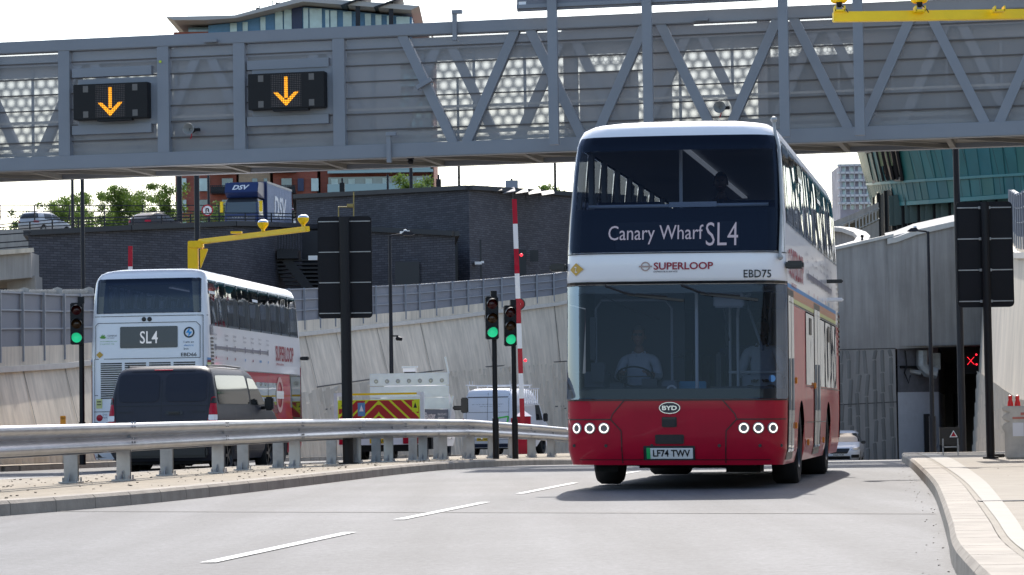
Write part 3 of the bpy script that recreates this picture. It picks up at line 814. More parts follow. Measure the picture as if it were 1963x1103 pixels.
# ---------------------------------------------------------------- lane signs hanging in the gantry
def GW2(u, y, z_):
    return GA + GD * u - GN * y + Vector((0, 0, z_))
GRZ = atan2(GD.y, GD.x)
lm = M['led_off'] = brickmat('led_matrix', (.10, .085, .08), (.13, .11, .10), (.006, .006, .008), .04, .04, .009, off=0, bump=0)
led = brickmat('amber_led', (1, .42, .02), (.95, .36, .02), (.10, .03, .0), .04, .04, .006, off=0, bump=0)
_nt = led.node_tree; _b = _nt.nodes['Principled BSDF']; _src = _b.inputs['Base Color'].links[0].from_socket
_nt.links.new(_src, _b.inputs['Emission Color']); _b.inputs['Emission Strength'].default_value = .95
def lane_sign(px, py, label):
    u, z_ = gp(px, py, .15)
    W, H = 1.72, .78
    r = empty('lane_sign', GW2(u, -.15, z_), GRZ, label, 'lane sign', 'lane signs hanging in the gantry')
    b = MB(); b.box2((-W/2, -.02, -H/2), (W/2, .22, H/2)); b.build('housing', M['black'], r, bev=.012)
    b = MB(); b.box2((-W/2 + .02, .23, -H/2 - .12), (W/2 + .14, .29, H/2 + .14)); b.build('mounting_frame', M['steel'], r)
    b = MB(); b.quad((-.34, -.024, -.35), (.34, -.024, -.35), (.34, -.024, .36), (-.34, -.024, .36)); b.build('led_panel', M['led_off'], r)
    a = MB(); q = -.03
    a.add([(-.045, q, .30), (.045, q, .30), (.045, q, -.16), (-.045, q, -.16)], [(0, 1, 2, 3)])
    a.add([(-.29, q, -.03), (-.19, q, -.03), (0, q, -.21), (0, q, -.34)], [(0, 1, 2, 3)]); a.add([(.29, q - .001, -.03), (.19, q - .001, -.03), (0, q - .001, -.21), (0, q - .001, -.34)], [(0, 1, 2, 3)])
    a.build('arrow', led, r)
    for sx in (-1, 1):
        for sz in (-1, 1):
            c = MB(); x = sx*.57; c.quad((x - .06, -.025, sz*.28 - .07), (x + .06, -.025, sz*.28 - .07), (x + .06, -.025, sz*.28 + .07), (x - .06, -.025, sz*.28 + .07)); c.build('sensor_vent', M.setdefault('vent_grey', mat('vent_grey', (.16, .15, .14), .6)), r)
    c = MB(); c.box2((-.3, -.05, -H/2 - .05), (.5, .1, -H/2 - .01)); c.build('hinge', M['black'], r)
    return r
lane_sign(212, 194, 'left one of the two black gantry signs showing an amber arrow')
lane_sign(549, 174, 'right one of the two black gantry signs showing an amber arrow')
def horn(px, py, label):
    u, z_ = gp(px, py, .1); r = empty('loudspeaker', GW2(u, -.05, z_), GRZ, label, 'loudspeaker', 'horn loudspeakers on the gantry')
    b = MB(); b.lathe([(.0, .03), (.03, .04), (.04, .1), (.09, -.02), (.13, -.12), (.125, -.13), (.08, -.05), (.03, .02)], (0, 0, 0), (0, 1, 0), 20, M['galv_dull']); b.cyl((0, .05, 0), (0, .2, 0), .06, mat=M['black']); b.build('horn', None, r, smooth=True)
    b = MB(); b.tube([(0, .1, -.05), (.0, .1, -.14), (-.03, .1, -.2)], .012, mat=M['red']); b.build('cable', None, r)
    b = MB(); b.box((.12, .12, 0), (.12, .1, .06)); b.build('bracket', M['black'], r)
horn(363, 248, 'grey horn loudspeaker on the gantry between the two amber arrow signs')
horn(1380, 206, 'grey horn loudspeaker low on the gantry above the roof of the front bus')
# big traffic sign above, seen from behind, on four posts
u0, z0 = gp(991, 22, .45); u1, _ = gp(2080, 10, .45)
sroot = empty('gantry_sign', GW2(u0, -.45, 0), GRZ, 'back of a large grey traffic sign carried on four posts above the gantry', 'traffic sign')
b = MB(); b.box2((0, 0, z0), (u1 - u0, .1, z0 + 3.4)); b.build('sign_panel', M['panel'], sroot)
b = MB()
for k in range(5): b.box2((0, -.05, z0 + .05 + k*.8), (u1 - u0, .0, z0 + .13 + k*.8))
b.build('stiffener', M['steel'], sroot)
b = MB(); b.quad((.04, -.004, z0 + .12), (.2, -.004, z0 + .12), (.2, -.004, z0 + .2), (.04, -.004, z0 + .2)); b.build('label_plate', M['white'], sroot)
for px, zb_ in ((1067, 280), (1248, 270), (1508, 265), (1651, 262)):
    u, z_ = gp(px, zb_, .3); b = MB(); b.box2((u - u0 - .1, -.16, z_), (u - u0 + .1, -.02, z0 + 3.4)); b.build('post', M['steel'], sroot)

# ================================================================ guardrail
def path_pt(y, off=0.0):
    x = interp(RAIL, y); dx = interp(RAIL, y + .5) - interp(RAIL, y - .5); d = Vector((dx, 1)).normalized()
    nx, ny = d.y, -d.x
    X, Y = x + nx * off, y + ny * off
    return X, Y, zg(X, Y) + KH, d
O = Vector((-4.9, 35, 0))
rroot = empty('crash_barrier', O, label='long curving galvanised steel double crash barrier on the median', cat='crash barrier')
# W section: (offset from post face, height)
PROF = [(.0, .895), (.03, .905), (.07, .895), (.10, .865), (.105, .83), (.10, .80), (.06, .755), (.01, .72), (.0, .70), (.01, .68), (.06, .645), (.10, .60), (.108, .57), (.10, .535), (.07, .505), (.03, .495), (.0, .50)]
HOFF = [(14, -.09), (20, -.09), (35, -.045), (50, .035), (62, .09), (70, .06), (80, .0), (100, 0)]
PROF = [(o_, .905 - (.905 - h) * .82) for o_, h in PROF]
def rail(side, dz=0.0, sc=1.0, y0=14, y1=96, m=M['galv']):
    joints = [14, 19, 24.5, 30, 35, 40, 45, 50, 54, 57.5, 61, 65, 70, 76, 82, 89, 96]
    for a, b_ in zip(joints, joints[1:]):
        mb = MB(); L = ys(a, b_, .8); n = len(PROF); vs = []
        for i, y in enumerate(L):
            tk = .006 if i == len(L) - 1 else 0
            X, Y, g, d = path_pt(y); nx, ny = d.y * side, -d.x * side
            for o_, h in PROF:
                vs.append((X + nx*(o_ + .09 + tk), Y + ny*(o_ + .09 + tk), g + h*sc - .14 + dz + interp(HOFF, y)))
        vs2 = vs
        mb.add(vs2, [(i*n + j, i*n + j + 1, (i+1)*n + j + 1, (i+1)*n + j) for i in range(len(L)-1) for j in range(n-1)])
        # splice bolts
        X, Y, g, d = path_pt(b_ - .12); nx, ny = d.y * side, -d.x * side
        for hh in (.86, .81, .67, .62):
            for al in (-.06, .06):
                p = Vector((X + nx*.19 + d.x*al, Y + ny*.19 + d.y*al, g + hh - .14 + dz)); mb.cyl(p, p + Vector((nx*.018, ny*.018, 0)), .014, n=6)
        rel(mb, O).build('rail', m, rroot, smooth=True, ang=60)
rail(1); rail(-1, dz=-.03)
def post(y, off, m):
    X, Y, g, d = path_pt(y, off); mb = MB(); r = Matrix.Rotation(atan2(d.y, d.x), 3, 'Z'); c = Vector((X, Y, g))
    h = .66 + interp(HOFF, y)
    mb.box(c + Vector((0, 0, h/2)), (.055, .008, h), rot=r); mb.box(c + r @ Vector((0, .06, 0)) + Vector((0, 0, h/2)), (.008, .12, h), rot=r)
    mb.box(c + r @ Vector((.024, -.03, 0)) + Vector((0, 0, h/2)), (.006, .06, h), rot=r); mb.box(c + r @ Vector((-.024, -.03, 0)) + Vector((0, 0, h/2)), (.006, .06, h), rot=r)
    mb.box(c + r @ Vector((0, .03, 0)) + Vector((0, 0, .012)), (.26, .24, .02), rot=r)
    for sx in (-1, 1):
        mb.prism([c + r @ Vector((sx*.03, .03, .02)), c + r @ Vector((sx*.11, .03, .02)), c + r @ Vector((sx*.03, .03, .13))], r @ Vector((0, .01, 0)))
        for sy in (-.06, .1):
            p = c + r @ Vector((sx*.1, sy, .02)); mb.cyl(p, p + Vector((0, 0, .05)), .014, n=6)
    rel(mb, O).build('post', m, rroot)
for y in (25, 30, 35, 40, 45, 50, 53, 56.5, 58.7, 62, 65, 68, 71, 74, 78, 82, 86, 90): post(y, .06, M['galv'])
for y in (24.5, 29.3, 34, 38.5, 43, 45.4, 49.6, 53.6, 57.3, 60, 63.5, 67, 70, 73, 76.5): post(y, -.30, M['galv_dull'])
# ================================================================ buildings and far background
def frame_at(px, D, rz):
    p = P(px, 800, D); return Vector((p.x, D, 0))
def wallbox(mb, pts, z0, z1, m=None, cap=True):
    """pts: plan polygon (x, y); vertical walls z0..z1"""
    n = len(pts)
    zt = z1 if isinstance(z1, (list, tuple)) else [z1] * n
    vs = [(x, y, z0) for x, y in pts] + [(x, y, zt[i]) for i, (x, y) in enumerate(pts)]
    fs = [(i, (i+1) % n, n + (i+1) % n, n + i) for i in range(n)]
    if cap: fs.append(tuple(range(n, 2*n)))
    return mb.add(vs, fs, m)
def plan(px, D): return (Xat(px, D), D)
def topz(px, py, D): return P(px, py, D).z
# --- dark brick blocks
def brick_block(label, pts, tops, back, extra=None, zb=1.5):
    """pts [(px, D)] front line left to right, tops [py]; back: depth"""
    pl = [plan(*p) for p in pts]; zt = [topz(p[0], t, p[1]) for p, t in zip(pts, tops)]
    o = Vector((pl[0][0], pl[0][1], zb)); r = empty('brick_building', o, label=label, cat='building')
    bk = [(pl[-1][0] * (1 + back / pl[-1][1]) - .3, pl[-1][1] + back), (pl[0][0] * (1 + back / pl[0][1]) + .3, pl[0][1] + back)]
    mb = MB(); wallbox(mb, pl + bk, zb, zt + [zt[-1], zt[0]]); rel(mb, o).build('wall', M['brick_dk'], r)
    mb = MB()
    allp = pl + bk; az = zt + [zt[-1], zt[0]]
    for i in range(len(allp)):
        a, b = allp[i], allp[(i + 1) % len(allp)]
        mb.beam((a[0], a[1], az[i] + .06), (b[0], b[1], az[(i+1) % len(allp)] + .06), .5, .26)
    rel(mb, o).build('roof_edge', M['coping'], r)
    return r, o
ra, oa = brick_block('long low dark brick building behind the green bus, under the flyover railing', [(57, 140), (250, 144), (450, 150), (530, 156), (612, 166)], [449, 439, 431, 433, 437], 6)
rb_, ob = brick_block('tall dark brick building with solar panels along its roof, left of the front bus', [(573, 172), (740, 166), (905, 160), (1000, 166), (1097, 172), (1240, 182)], [379, 370.5, 362, 367.5, 374, 382], 30)
rc_, oc = brick_block('lower dark brick annexe with small door behind the thin street lamp', [(690, 152), (780, 150), (877, 148)], [441, 445, 450], 11)
def onwall(px, py, D, w, h, m, name, root, o, d=.12, rz=0):
    p = P(px, py, D); mb = MB(); mb.box(p - o, (w, d, h), rz=rz); return mb.build(name, m, root)
dd = M['door'] = mat('dark_door', (.012, .016, .024), .45)
onwall(781, 545, 149.3, 1.3, 2.4, dd, 'door', rc_, oc)
onwall(893, 536, 161, 1.9, 4.6, dd, 'door', rb_, ob, rz=.3)
onwall(996, 518, 165.5, .8, 2.4, dd, 'door', rb_, ob)
onwall(1024, 491, 166.7, .5, .7, dd, 'vent', rb_, ob)
for px, py, D, r_, o_ in ((917, 505, 160.4, rb_, ob), (774, 447, 149.5, rc_, oc)):
    p = P(px, py, D) - o_; mb = MB(); mb.box(p, (.4, .4, .16)); mb.box(p + Vector((.25, 0, .06)), (.15, .2, .12)); mb.build('camera', M['white'], r_)
# solar panels on the tall block
def pt_on(px, D, py): return P(px, py, D)
rnd = random.Random(9)
for i, px in enumerate(list(range(700, 900, 22)) + [925, 950, 975, 1000, 1025, 1050]):
    D = 160 + abs(px - 905) * .036 + 2; t = interp([(573, 379), (905, 362), (1097, 374)], px)
    p = P(px, t - 1, D); mb = MB(); mb.box(p - ob, (.75, 1.8, .06), rot=Euler((radians(12), radians(-8), 0)).to_matrix()); mb.beam(p - ob + Vector((.25, .5, -.5)), p - ob + Vector((.25, .5, .0)), .05, .05)
    mb.build('solar_panel', M['coping'] if i % 4 else M['panel'], rb_)
# small yellowish pipe frame on the tall block roofline corner
o = P(668, 412, 158); r = empty('vent_stack', o, label='thin yellow pipe stack behind the large black sign back', cat='pipe')
mb = MB(); mb.tube([P(678, 425, 158) - o, P(678, 368, 158) - o], .035); mb.tube([P(649, 425, 158) - o, P(649, 397, 158) - o, P(678, 397, 158) - o], .045); mb.box(P(671, 394, 158) - o, (.35, .2, .16)); mb.build('pipe', mat('pipe_yellow', (.35, .26, .08), .6), r)
# stair tower
o = P(560, 560, 158); r = empty('metal_stair', o, label='dark metal outside staircase with landing at the end of the low brick building', cat='staircase')
st_m = M['post']
mb = MB(); mb.box2(P(531, 496, 156) - o, P(577, 482, 158.5) - o); mb.build('landing', st_m, r)
mb = MB()
for k in range(9): mb.box(P(566 + k*4.4, 500 + k*7.6, 157) - o, (2.6, .9, .10))
mb.build('treads', st_m, r)
mb = MB(); mb.beam(P(548, 496, 156.5) - o, P(606, 572, 156.5) - o, .12, .5); mb.build('stringer', st_m, r)
mb = MB()
for k in range(9): mb.beam(P(533 + k*5.4, 482, 156) - o, P(533 + k*5.4, 443, 156) - o, .06, .06)
mb.beam(P(531, 443, 156) - o, P(580, 441, 156) - o, .1, .1); mb.box2(P(580, 562, 157.9) - o, P(612, 443, 158.2) - o)
mb.build('railing', st_m, r)
mb = MB(); mb.box(P(600, 495, 156) - o, (.5, .4, .25)); mb.build('camera', M['white'], r)

# --- flyover
fo = P(200, 430, 178); fr = empty('flyover', fo, label='concrete flyover road with dark railings behind the low brick building', cat='flyover')
FL = [(-260, 188, 472), (-60, 182, 458), (57, 179, 448), (100, 178, 444), (200, 177, 440), (310, 177, 436), (420, 178, 431), (520, 180, 431), (640, 186, 434), (760, 192, 436)]
Z0 = [P(px, py, D) for px, D, py in FL]
mb = MB()
n = len(Z0)
vs = []
for i, p in enumerate(Z0):
    d = (Z0[min(i+1, n-1)] - Z0[max(i-1, 0)]); d.z = 0; d.normalize(); q = Vector((-d.y, d.x, 0))
    if q.y < 0: q = -q
    vs += [p - Vector((0, 0, 1.4)), p + Vector((0, 0, .15)), p + q*.35 + Vector((0, 0, .15)), p + q*.35 - Vector((0, 0, 1.1)), p + q*17 - Vector((0, 0, .5)), p + q*17 - Vector((0, 0, 1.6))]
mb.add(vs, [(i*6 + j, i*6 + (j+1) % 6, (i+1)*6 + (j+1) % 6, (i+1)*6 + j) for i in range(n-1) for j in range(6)])
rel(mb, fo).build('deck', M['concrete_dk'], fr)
def railing(pts, h, gap, name, m, root, o, rails=(1, .66, .33), t=.06, pt=.09):
    mb = MB()
    for a, b in zip(pts, pts[1:]):
        for s in rails: mb.beam(a + Vector((0, 0, h*s)), b + Vector((0, 0, h*s)), t, t)
        k = max(1, round((b - a).length / gap))
        for j in range(k): p = a.lerp(b, j / k); mb.beam(p, p + Vector((0, 0, h)), pt, pt)
    return rel(mb, o).build(name, m, root)
railing([p + Vector((0, .1, .15)) for p in Z0], .60, 2.2, 'railing', M['post'], fr, fo)
bk = [P(px, py, D) for px, D, py in ((-260, 206, 396), (0, 197, 414), (200, 196, 415), (420, 200, 414), (600, 206, 414))]
railing([p - Vector((0, 0, .3)) for p in bk], 1.05, 3.0, 'railing', M['post'], fr, fo, rails=(1, .6, .2))
# slip ramp in front, left
so_ = P(0, 490, 136); sr = empty('ramp_bridge', so_, label='concrete ramp bridge with railing at the left edge, left of the low brick building', cat='bridge')
mb = MB()
a, b = P(-150, 500, 133), P(59, 484, 138)
h = P(0, 484, 136).z - P(0, 533, 136).z
mb.prism([a, a - Vector((0, 0, h)), a + Vector((0, 7, -h)), a + Vector((0, 7, 0))], b - a)
rel(mb, so_).build('beam', M['concrete_dk'], sr)
mb = MB(); mb.beam(a + Vector((0, -.05, .1)), b + Vector((0, -.05, .1)), .5, .22); rel(mb, so_).build('coping', M['concrete'], sr)
railing([a + Vector((0, .1, .2)), b + Vector((0, .1, .2))], .78, 3.0, 'railing', M['post'], sr, so_, rails=(1, .5, .15), pt=.2)
mb = MB(); p = P(43, 532, 140); mb.box2((p.x - .5, 138.5, 1), (p.x + .9, 142, p.z)); rel(mb, so_).build('pier', M['concrete_dk'], sr)
mb = MB(); p0, p1 = P(-120, 532, 146), P(36, 532, 146); mb.box2((p0.x, 146, 1), (p1.x, 146.5, p0.z)); rel(mb, so_).build('under_deck_dark', M['black'], sr)  # black sheet paints in the dark beneath the ramp deck
mb = MB(); p, q = P(-120, 478, 160), P(60, 440, 160); mb.box2((p.x, 160, p.z - 3), (q.x + 1, 161, q.z)); rel(mb, so_).build('parapet', M['concrete_dk'], sr)
# palisade fence above the barrier at left
o = P(0, 575, 80); pf = empty('palisade_fence', o, label='spiked grey palisade fence along the top of the noise barrier at left', cat='fence')
mb = MB(); a, b = P(-90, 577, 76), P(176, 573, 84)
k = 90
for i in range(k):
    p = a.lerp(b, i / k); p.z += 0; hh = .30 if i % 22 else .36
    w_ = .03 if i % 22 else .14
    mb.prism([p + Vector((-w_, 0, -.6)), p + Vector((w_, 0, -.6)), p + Vector((w_, 0, hh - .05)), p + Vector((0, 0, hh)), p + Vector((-w_, 0, hh - .05))], (0, .03, 0))
mb.beam(a + Vector((0, .05, .15)), b + Vector((0, .05, .15)), .04, .06)
rel(mb, o).build('pales', M['galv_dull'], pf)

# --- red brick apartment tower
red_b = brickmat('red_brick', (.30, .075, .05), (.36, .10, .065), (.22, .09, .07), .5, .18, .02, bump=0)
tan_b = brickmat('tan_brick', (.36, .26, .17), (.42, .30, .20), (.3, .24, .18), .5, .18, .02, bump=0)
blue_c = mat('blue_cladding', (.09, .24, .44), .4, var=.08); navy_c = mat('navy_cladding', (.015, .03, .10), .4)
winm = mat('far_glass', (.10, .17, .20), .06, spec=1.0, var=.5, vscale=.35)
winl = mat('far_glass_pale', (.42, .58, .60), .15, spec=.8, var=.2, vscale=.6)
DA = 320.0; o = Vector((Xat(333, DA), DA, 2)); ar = empty('apartment_block', o, label='tall red brick apartment block with balconies and blue penthouse under a kinked roof', cat='building')
def A(px, py, dy=0.0):
    p = P(px, py, DA); return Vector((p.x, DA + dy, p.z)) - o
def abox(x0, y0, x1, y1, d0, d1, m, name=None):
    a, b = A(x0, y0), A(x1, y1); mb = MB(); mb.box2((a.x, d0, b.z), (b.x, d1, a.z)); mb.build(name, m, ar); return mb
abox(333, 62, 455, 520, 0, 16, red_b, 'wall'); abox(455, 62, 520, 520, -.3, 16, tan_b, 'wall'); abox(520, 62, 610, 520, 0, 16, red_b, 'wall'); abox(610, 62, 827, 520, .6, 18, red_b, 'wall')
abox(827, 62, 835, 520, -.2, 17, red_b, 'wall')
mpx = DA / FPX
nwin = 0
fh = 41.0      # storey height in pixels
for fl_ in range(10):
    yb = 455 - fl_ * fh
    if yb < 90: break
    for wi, (x0, x1, dk) in enumerate(((347, 358, 1), (383, 400, 0), (426, 447, 2), (484, 494, 3), (506, 513, 3), (540, 560, 2), (571, 583, 4), (597, 611, 0))):
        m_ = winl if dk == 1 or (dk == 0 and (fl_ + wi) % 2) else navy_c if dk == 4 else winm
        a, b = A(x0, yb - 30), A(x1, yb - (6 if dk != 3 else 17)); mb = MB(); mb.box2((a.x, -.42, b.z), (b.x, -.2, a.z)); w_ = mb.build('window', m_, ar)
        nwin += 1
    # balconies with railings
    for x0, x1 in ((407, 455), (520, 568)):
        a, b = A(x0, yb - 15), A(x1, yb); mb = MB(); mb.box2((a.x, -1.8, b.z), (b.x, 0, b.z + .25)); 
        for s in range(14): xx = lerp(a.x, b.x, s / 13); mb.box2((xx - .04, -1.8, b.z), (xx + .04, -1.74, a.z))
        mb.box2((a.x, -1.82, a.z - .08), (b.x, -1.74, a.z)); mb.box2((a.x, -1.76, b.z + .2), (b.x, -1.72, a.z - .15)); mb.build('balcony', M['post'], ar)
    a, b = A(629, yb - 33), A(826, yb - 2); mb = MB(); mb.box2((a.x, .2, b.z), (b.x, .5, a.z)); gl_ = mb.build('glazing', winm, ar)
    for s in range(19):
        mb = MB()
        xx = lerp(a.x, b.x, s / 18); 
        if s % 3 == 1: mb.box2((xx - .3, .1, b.z), (xx + .45, .2, a.z - .2)); mb.build('blind', winl, ar)
    mb = MB(); mb.box2((a.x, -1.4, b.z - .1), (b.x + .3, .2, b.z + .22)); mb.box2((a.x, -1.4, b.z + .2), (b.x, -1.36, b.z + 1.1), M['glassrail'] if 'glassrail' in M else M.setdefault('glassrail', mat('balcony_glass', (.16, .30, .36), .1, spec=.8)))

    mb.build('balcony', M['post'], ar)
# penthouse
abox(360, 52, 400, 75, .5, 15, winm, 'penthouse_glazing')
ph = [(400, 50), (455, 44), (568, 17), (585, 14), (790, 34), (790, 75), (400, 75)]
mb = MB(); mb.prism([A(x, y, -.3) for x, y in ph], (0, 15, 0)); mb.build('penthouse_wall', blue_c, ar)
abox(560, 15, 580, 70, -.5, 0, navy_c, 'panel')
for x0, y0, x1 in ((528, 24, 543), (545, 20, 560), (582, 17, 592), (594, 18, 618), (624, 21, 632), (634, 22, 647), (658, 24, 675), (700, 28, 712), (720, 30, 732), (742, 32, 754), (760, 34, 786), (500, 34, 510), (442, 46, 455), (466, 44, 476)):
    abox(x0, y0, x1, 66, -.6, -.25, winl, 'window')
rf = [(325, 41), (455, 38), (585, 3), (806, 20), (790, 28), (585, 12), (458, 43), (400, 47), (340, 47)]
mb = MB(); mb.prism([A(x, y, -3.5) for x, y in rf], (0, 20, 0)); mb.build('roof', mat('roof_panel', (.42, .42, .42), .5), ar)
for px in (697, 760):
    mb = MB(); mb.prism([A(px - 40, 20 + (px-697)*.05, -4), A(px + 14, -2 + (px-697)*.08, -4), A(px + 14, 1 + (px-697)*.08, -4), A(px - 30, 20 + (px-697)*.05, -4)], (0, 5, 0)); mb.beam(A(px - 8, 12, -3), A(px - 8, 60, -3), .5, .5); mb.build('roof_fin', M['post'], ar)
mb = MB(); a, b = A(470, 17), A(530, 34); mb.box2((a.x, 6, b.z), (b.x, 14, a.z)); mb.build('plant_room', M['concrete_dk'], ar)
rnd = random.Random(4); mb = MB()
for i in range(16):
    x = 474 + i*6.5; a = A(x, 18); hh = rnd.uniform(1.0, 2.2); mb.beam((a.x, 7, a.z), (a.x, 7, a.z + hh), .1, .1)
    if i % 2: mb.box((a.x + .2, 6.9, a.z + hh*.7), (.3, .2, .8))
a, b = A(474, 8), A(575, 5); mb.beam((a.x, 7, a.z), (b.x, 7, b.z), .08, .08); mb.build('antenna', M['post'], ar)

# --- green copper-clad building
GZ = 200.0
plan_g = [(1655, 226), (1660, 219), (1669, 213), (1684, 208.5), (1702, 205), (1730, 201.5), (1770, 198), (1830, 194), (1900, 190), (2000, 185), (2120, 180)]
o = Vector((Xat(1700, 205), 205, 5)); gr = empty('copper_building', o, label='curved building clad in green copper panels above a glazed ground floor', cat='building')
def rimrow(pys, out):
    """one ring: pys interpolated y by px; out pushes the ring outwards"""
    v = []
    for px, D in plan_g:
        v.append(P(px - out[0] * interp([(1655, 1), (1720, .9), (1963, .3), (2120, .3)], px), interp(pys, px), D - out[1]))
    return v
r0 = rimrow([(1655, 396), (1740, 391), (1963, 376), (2120, 366)], (-18, 0))
r0b = rimrow([(1655, 388), (1740, 384), (1963, 369), (2120, 358)], (-14, .2))
r1 = rimrow([(1655, 354), (1740, 348), (1963, 334), (2120, 326)], (-6, .3))
r2 = rimrow([(1655, 285), (1740, 277), (1963, 262), (2120, 250)], (14, 1.0))
r3 = rimrow([(1655, 150), (1740, 142), (1963, 120), (2120, 110)], (50, 2.4))
def surf(ra, rb2, m, name, i0=0, i1=None, nseg=1):
    n = len(ra); mb = MB(); i1 = n - 1 if i1 is None else i1
    for i in range(i0, i1): mb.quad(ra[i], ra[i+1], rb2[i+1], rb2[i])
    return rel(mb, o).build(name, m, gr, smooth=True, ang=30)
cu1 = M['copper']; cu2 = mat('copper_rim', (.035, .19, .20), .45, var=.15, vscale=.3)
mb = MB(); [mb.beam(a_ + Vector((0, -.2, .05)), b_ + Vector((0, -.2, .05)), .3, .28) for a_, b_ in zip(r0, r0[1:])]; [mb.beam(a_ + Vector((0, -.1, .0)), b_ + Vector((0, -.1, .0)), .15, .18) for a_, b_ in zip(r1, r1[1:])]; rel(mb, o).build('rim_gutter', cu2, gr)
surf(r0, r0b, cu2, 'rim'); surf(r0b, r1, cu1, 'cladding'); surf(r1, r2, cu1, 'cladding'); surf(r2, r3, cu1, 'cladding')
# standing seams as thin fins
def seams(ra, rb2, step, name):
    mb = MB()
    for i in range(len(ra) - 1):
        k = max(1, int((ra[i+1] - ra[i]).length / step))
        for j in range(k):
            t = j / k; a = ra[i].lerp(ra[i+1], t); b = rb2[i].lerp(rb2[i+1], t); mb.beam(a + Vector((0, -.04, 0)), b + Vector((0, -.04, 0)), .035, .035)
    rel(mb, o).build(name, mat('copper_seam', (.013, .10, .11), .5), gr)
seams(r0b, r1, 1.1, 'seams'); seams(r1, r3, 1.25, 'seams')
# panel tone patches (alternate sheets weathered darker)
rnd = random.Random(21)
tones = [mat('copper_tone', c, .45, var=.12, vscale=.4) for c in ((.022, .135, .16), (.033, .17, .195), (.03, .165, .16), (.022, .165, .20), (.04, .17, .165))]
for ra, rb2, nn in ((r0b, r1, 1), (r1, r2, 2), (r2, r3, 2)):
    for i in range(1, len(ra) - 1):
        k = max(1, int((ra[i+1] - ra[i]).length / 1.25))
        for j in range(k):
            if rnd.random() < .5: continue
            a0_, a1_ = ra[i].lerp(ra[i+1], j/k), ra[i].lerp(ra[i+1], (j+1)/k); b0_, b1_ = rb2[i].lerp(rb2[i+1], j/k), rb2[i].lerp(rb2[i+1], (j+1)/k)
            s = Vector((-.0, -.015, 0)); mb = MB(); mb.quad(a0_ + s, a1_ + s, b1_ + s, b0_ + s); 
            tg = MB(); M.setdefault('_tones', []).append((mb, rnd.randrange(5)))
by = {}
for mb, k in M.pop('_tones'):
    by.setdefault(k, MB()).add(mb.v, mb.f)
for k, mb in by.items(): rel(mb, o).build('weathered_sheets', tones[k], gr)
# slanted window band
def gpt(px, py): 
    p1 = interp([(1655, 354), (1740, 348), (1963, 334)], px); p2 = interp([(1655, 285), (1740, 277), (1963, 262)], px); t = (p1 - py) / (p1 - p2); q = px + lerp(-6, 14, t)
    tb = lambda r_, ax: interp([(g_[0], v_[ax]) for g_, v_ in zip(plan_g, r_)], q)
    return Vector([lerp(tb(r1, a_), tb(r2, a_), t) for a_ in range(3)]) + Vector((0, -.9, 0))
mb = MB(); mb.add([gpt(1659, 294), gpt(1664, 292), gpt(1690, 288), gpt(1713, 284), gpt(1727, 345), gpt(1700, 347), gpt(1676, 350), gpt(1672, 350)], [(0, 1, 6, 7), (1, 2, 5, 6), (2, 3, 4, 5)]); rel(mb, o).build('window', mat('dark_window', (.012, .015, .016), .08, spec=.9), gr)
mb = MB()
for t in (.0, .17, .33, .5, .68, .84, 1):
    a = gpt(lerp(1659, 1713, t), lerp(294, 284, t)); b = gpt(lerp(1673, 1727, t), lerp(350, 345, t)); mb.beam(a + Vector((0, -.15, 0)), b + Vector((0, -.15, 0)), .18, .2)
mb.beam(gpt(1659, 293), gpt(1713, 284), .3, .4); mb.beam(gpt(1673, 350), gpt(1727, 345), .3, .3)
rel(mb, o).build('window_frame', M['post'], gr)
mb = MB()
for t in (.30, .58):
    mb = MB()
    a, b = gpt(lerp(1661, 1713, t), 292), gpt(lerp(1661, 1713, t) + 9, 292); c, d = gpt(lerp(1661, 1713, t) + 17, 320), gpt(lerp(1661, 1713, t) + 8, 322); s = Vector((0, -.06, 0)); mb.quad(a + s, b + s, c + s, d + s); rel(mb, o).build('blind', M.setdefault('green_blind', mat('green_blind', (.12, .17, .08), .6)), gr)
# ground floor glazing
gb = [(1684, 213), (1692, 209), (1720, 205), (1770, 201), (1830, 197), (1900, 193), (2000, 188)]
mb = MB(); q = [plan(*p) for p in gb]
for a, b in zip(q, q[1:]): mb.quad((a[0], a[1], 8), (b[0], b[1], 8), (b[0], b[1], 17.4), (a[0], a[1], 17.0))
rel(mb, o).build('ground_floor_glazing', mat('lobby_glass', (.012, .016, .02), .2, spec=.4, var=.4, vscale=.5), gr)
mb = MB(); mp2 = MB()
for a, b in zip(gb, gb[1:]):
    k = max(1, int(abs(b[0] - a[0]) / 10))
    for j in range(k):
        p = Vector(plan(lerp(a[0], b[0], j/k), lerp(a[1], b[1], j/k)) + (0,)); mb.box((p.x, p.y - .15, 12.5), (.22, .3, 9.5))
        if (j + int(a[0])) % 3 and a[0] > 1700: 
            mp2 = MB(); p2 = Vector(plan(lerp(a[0], b[0], (j+.55)/k), lerp(a[1], b[1], (j+.55)/k)) + (0,)); mp2.box((p2.x, p2.y - .10, 15.6), (.95, .05, 2.2)); rel(mp2, o).build('blind', M.setdefault('grey_blind', mat('grey_blind', (.09, .13, .12), .6)), gr)
rel(mb, o).build('mullion', M['black'], gr)
mb = MB(); a, b = P(1760, 440, 203), P(1765, 440, 203); mb.sphere(a - o, .12, n=8); mb.sphere(P(1757, 438, 203) - o, .1, n=8); mb.build('lamp', mat('warm_lamp', (1, .8, .3), .4, emit=(1, .7, .2), estr=2), gr)
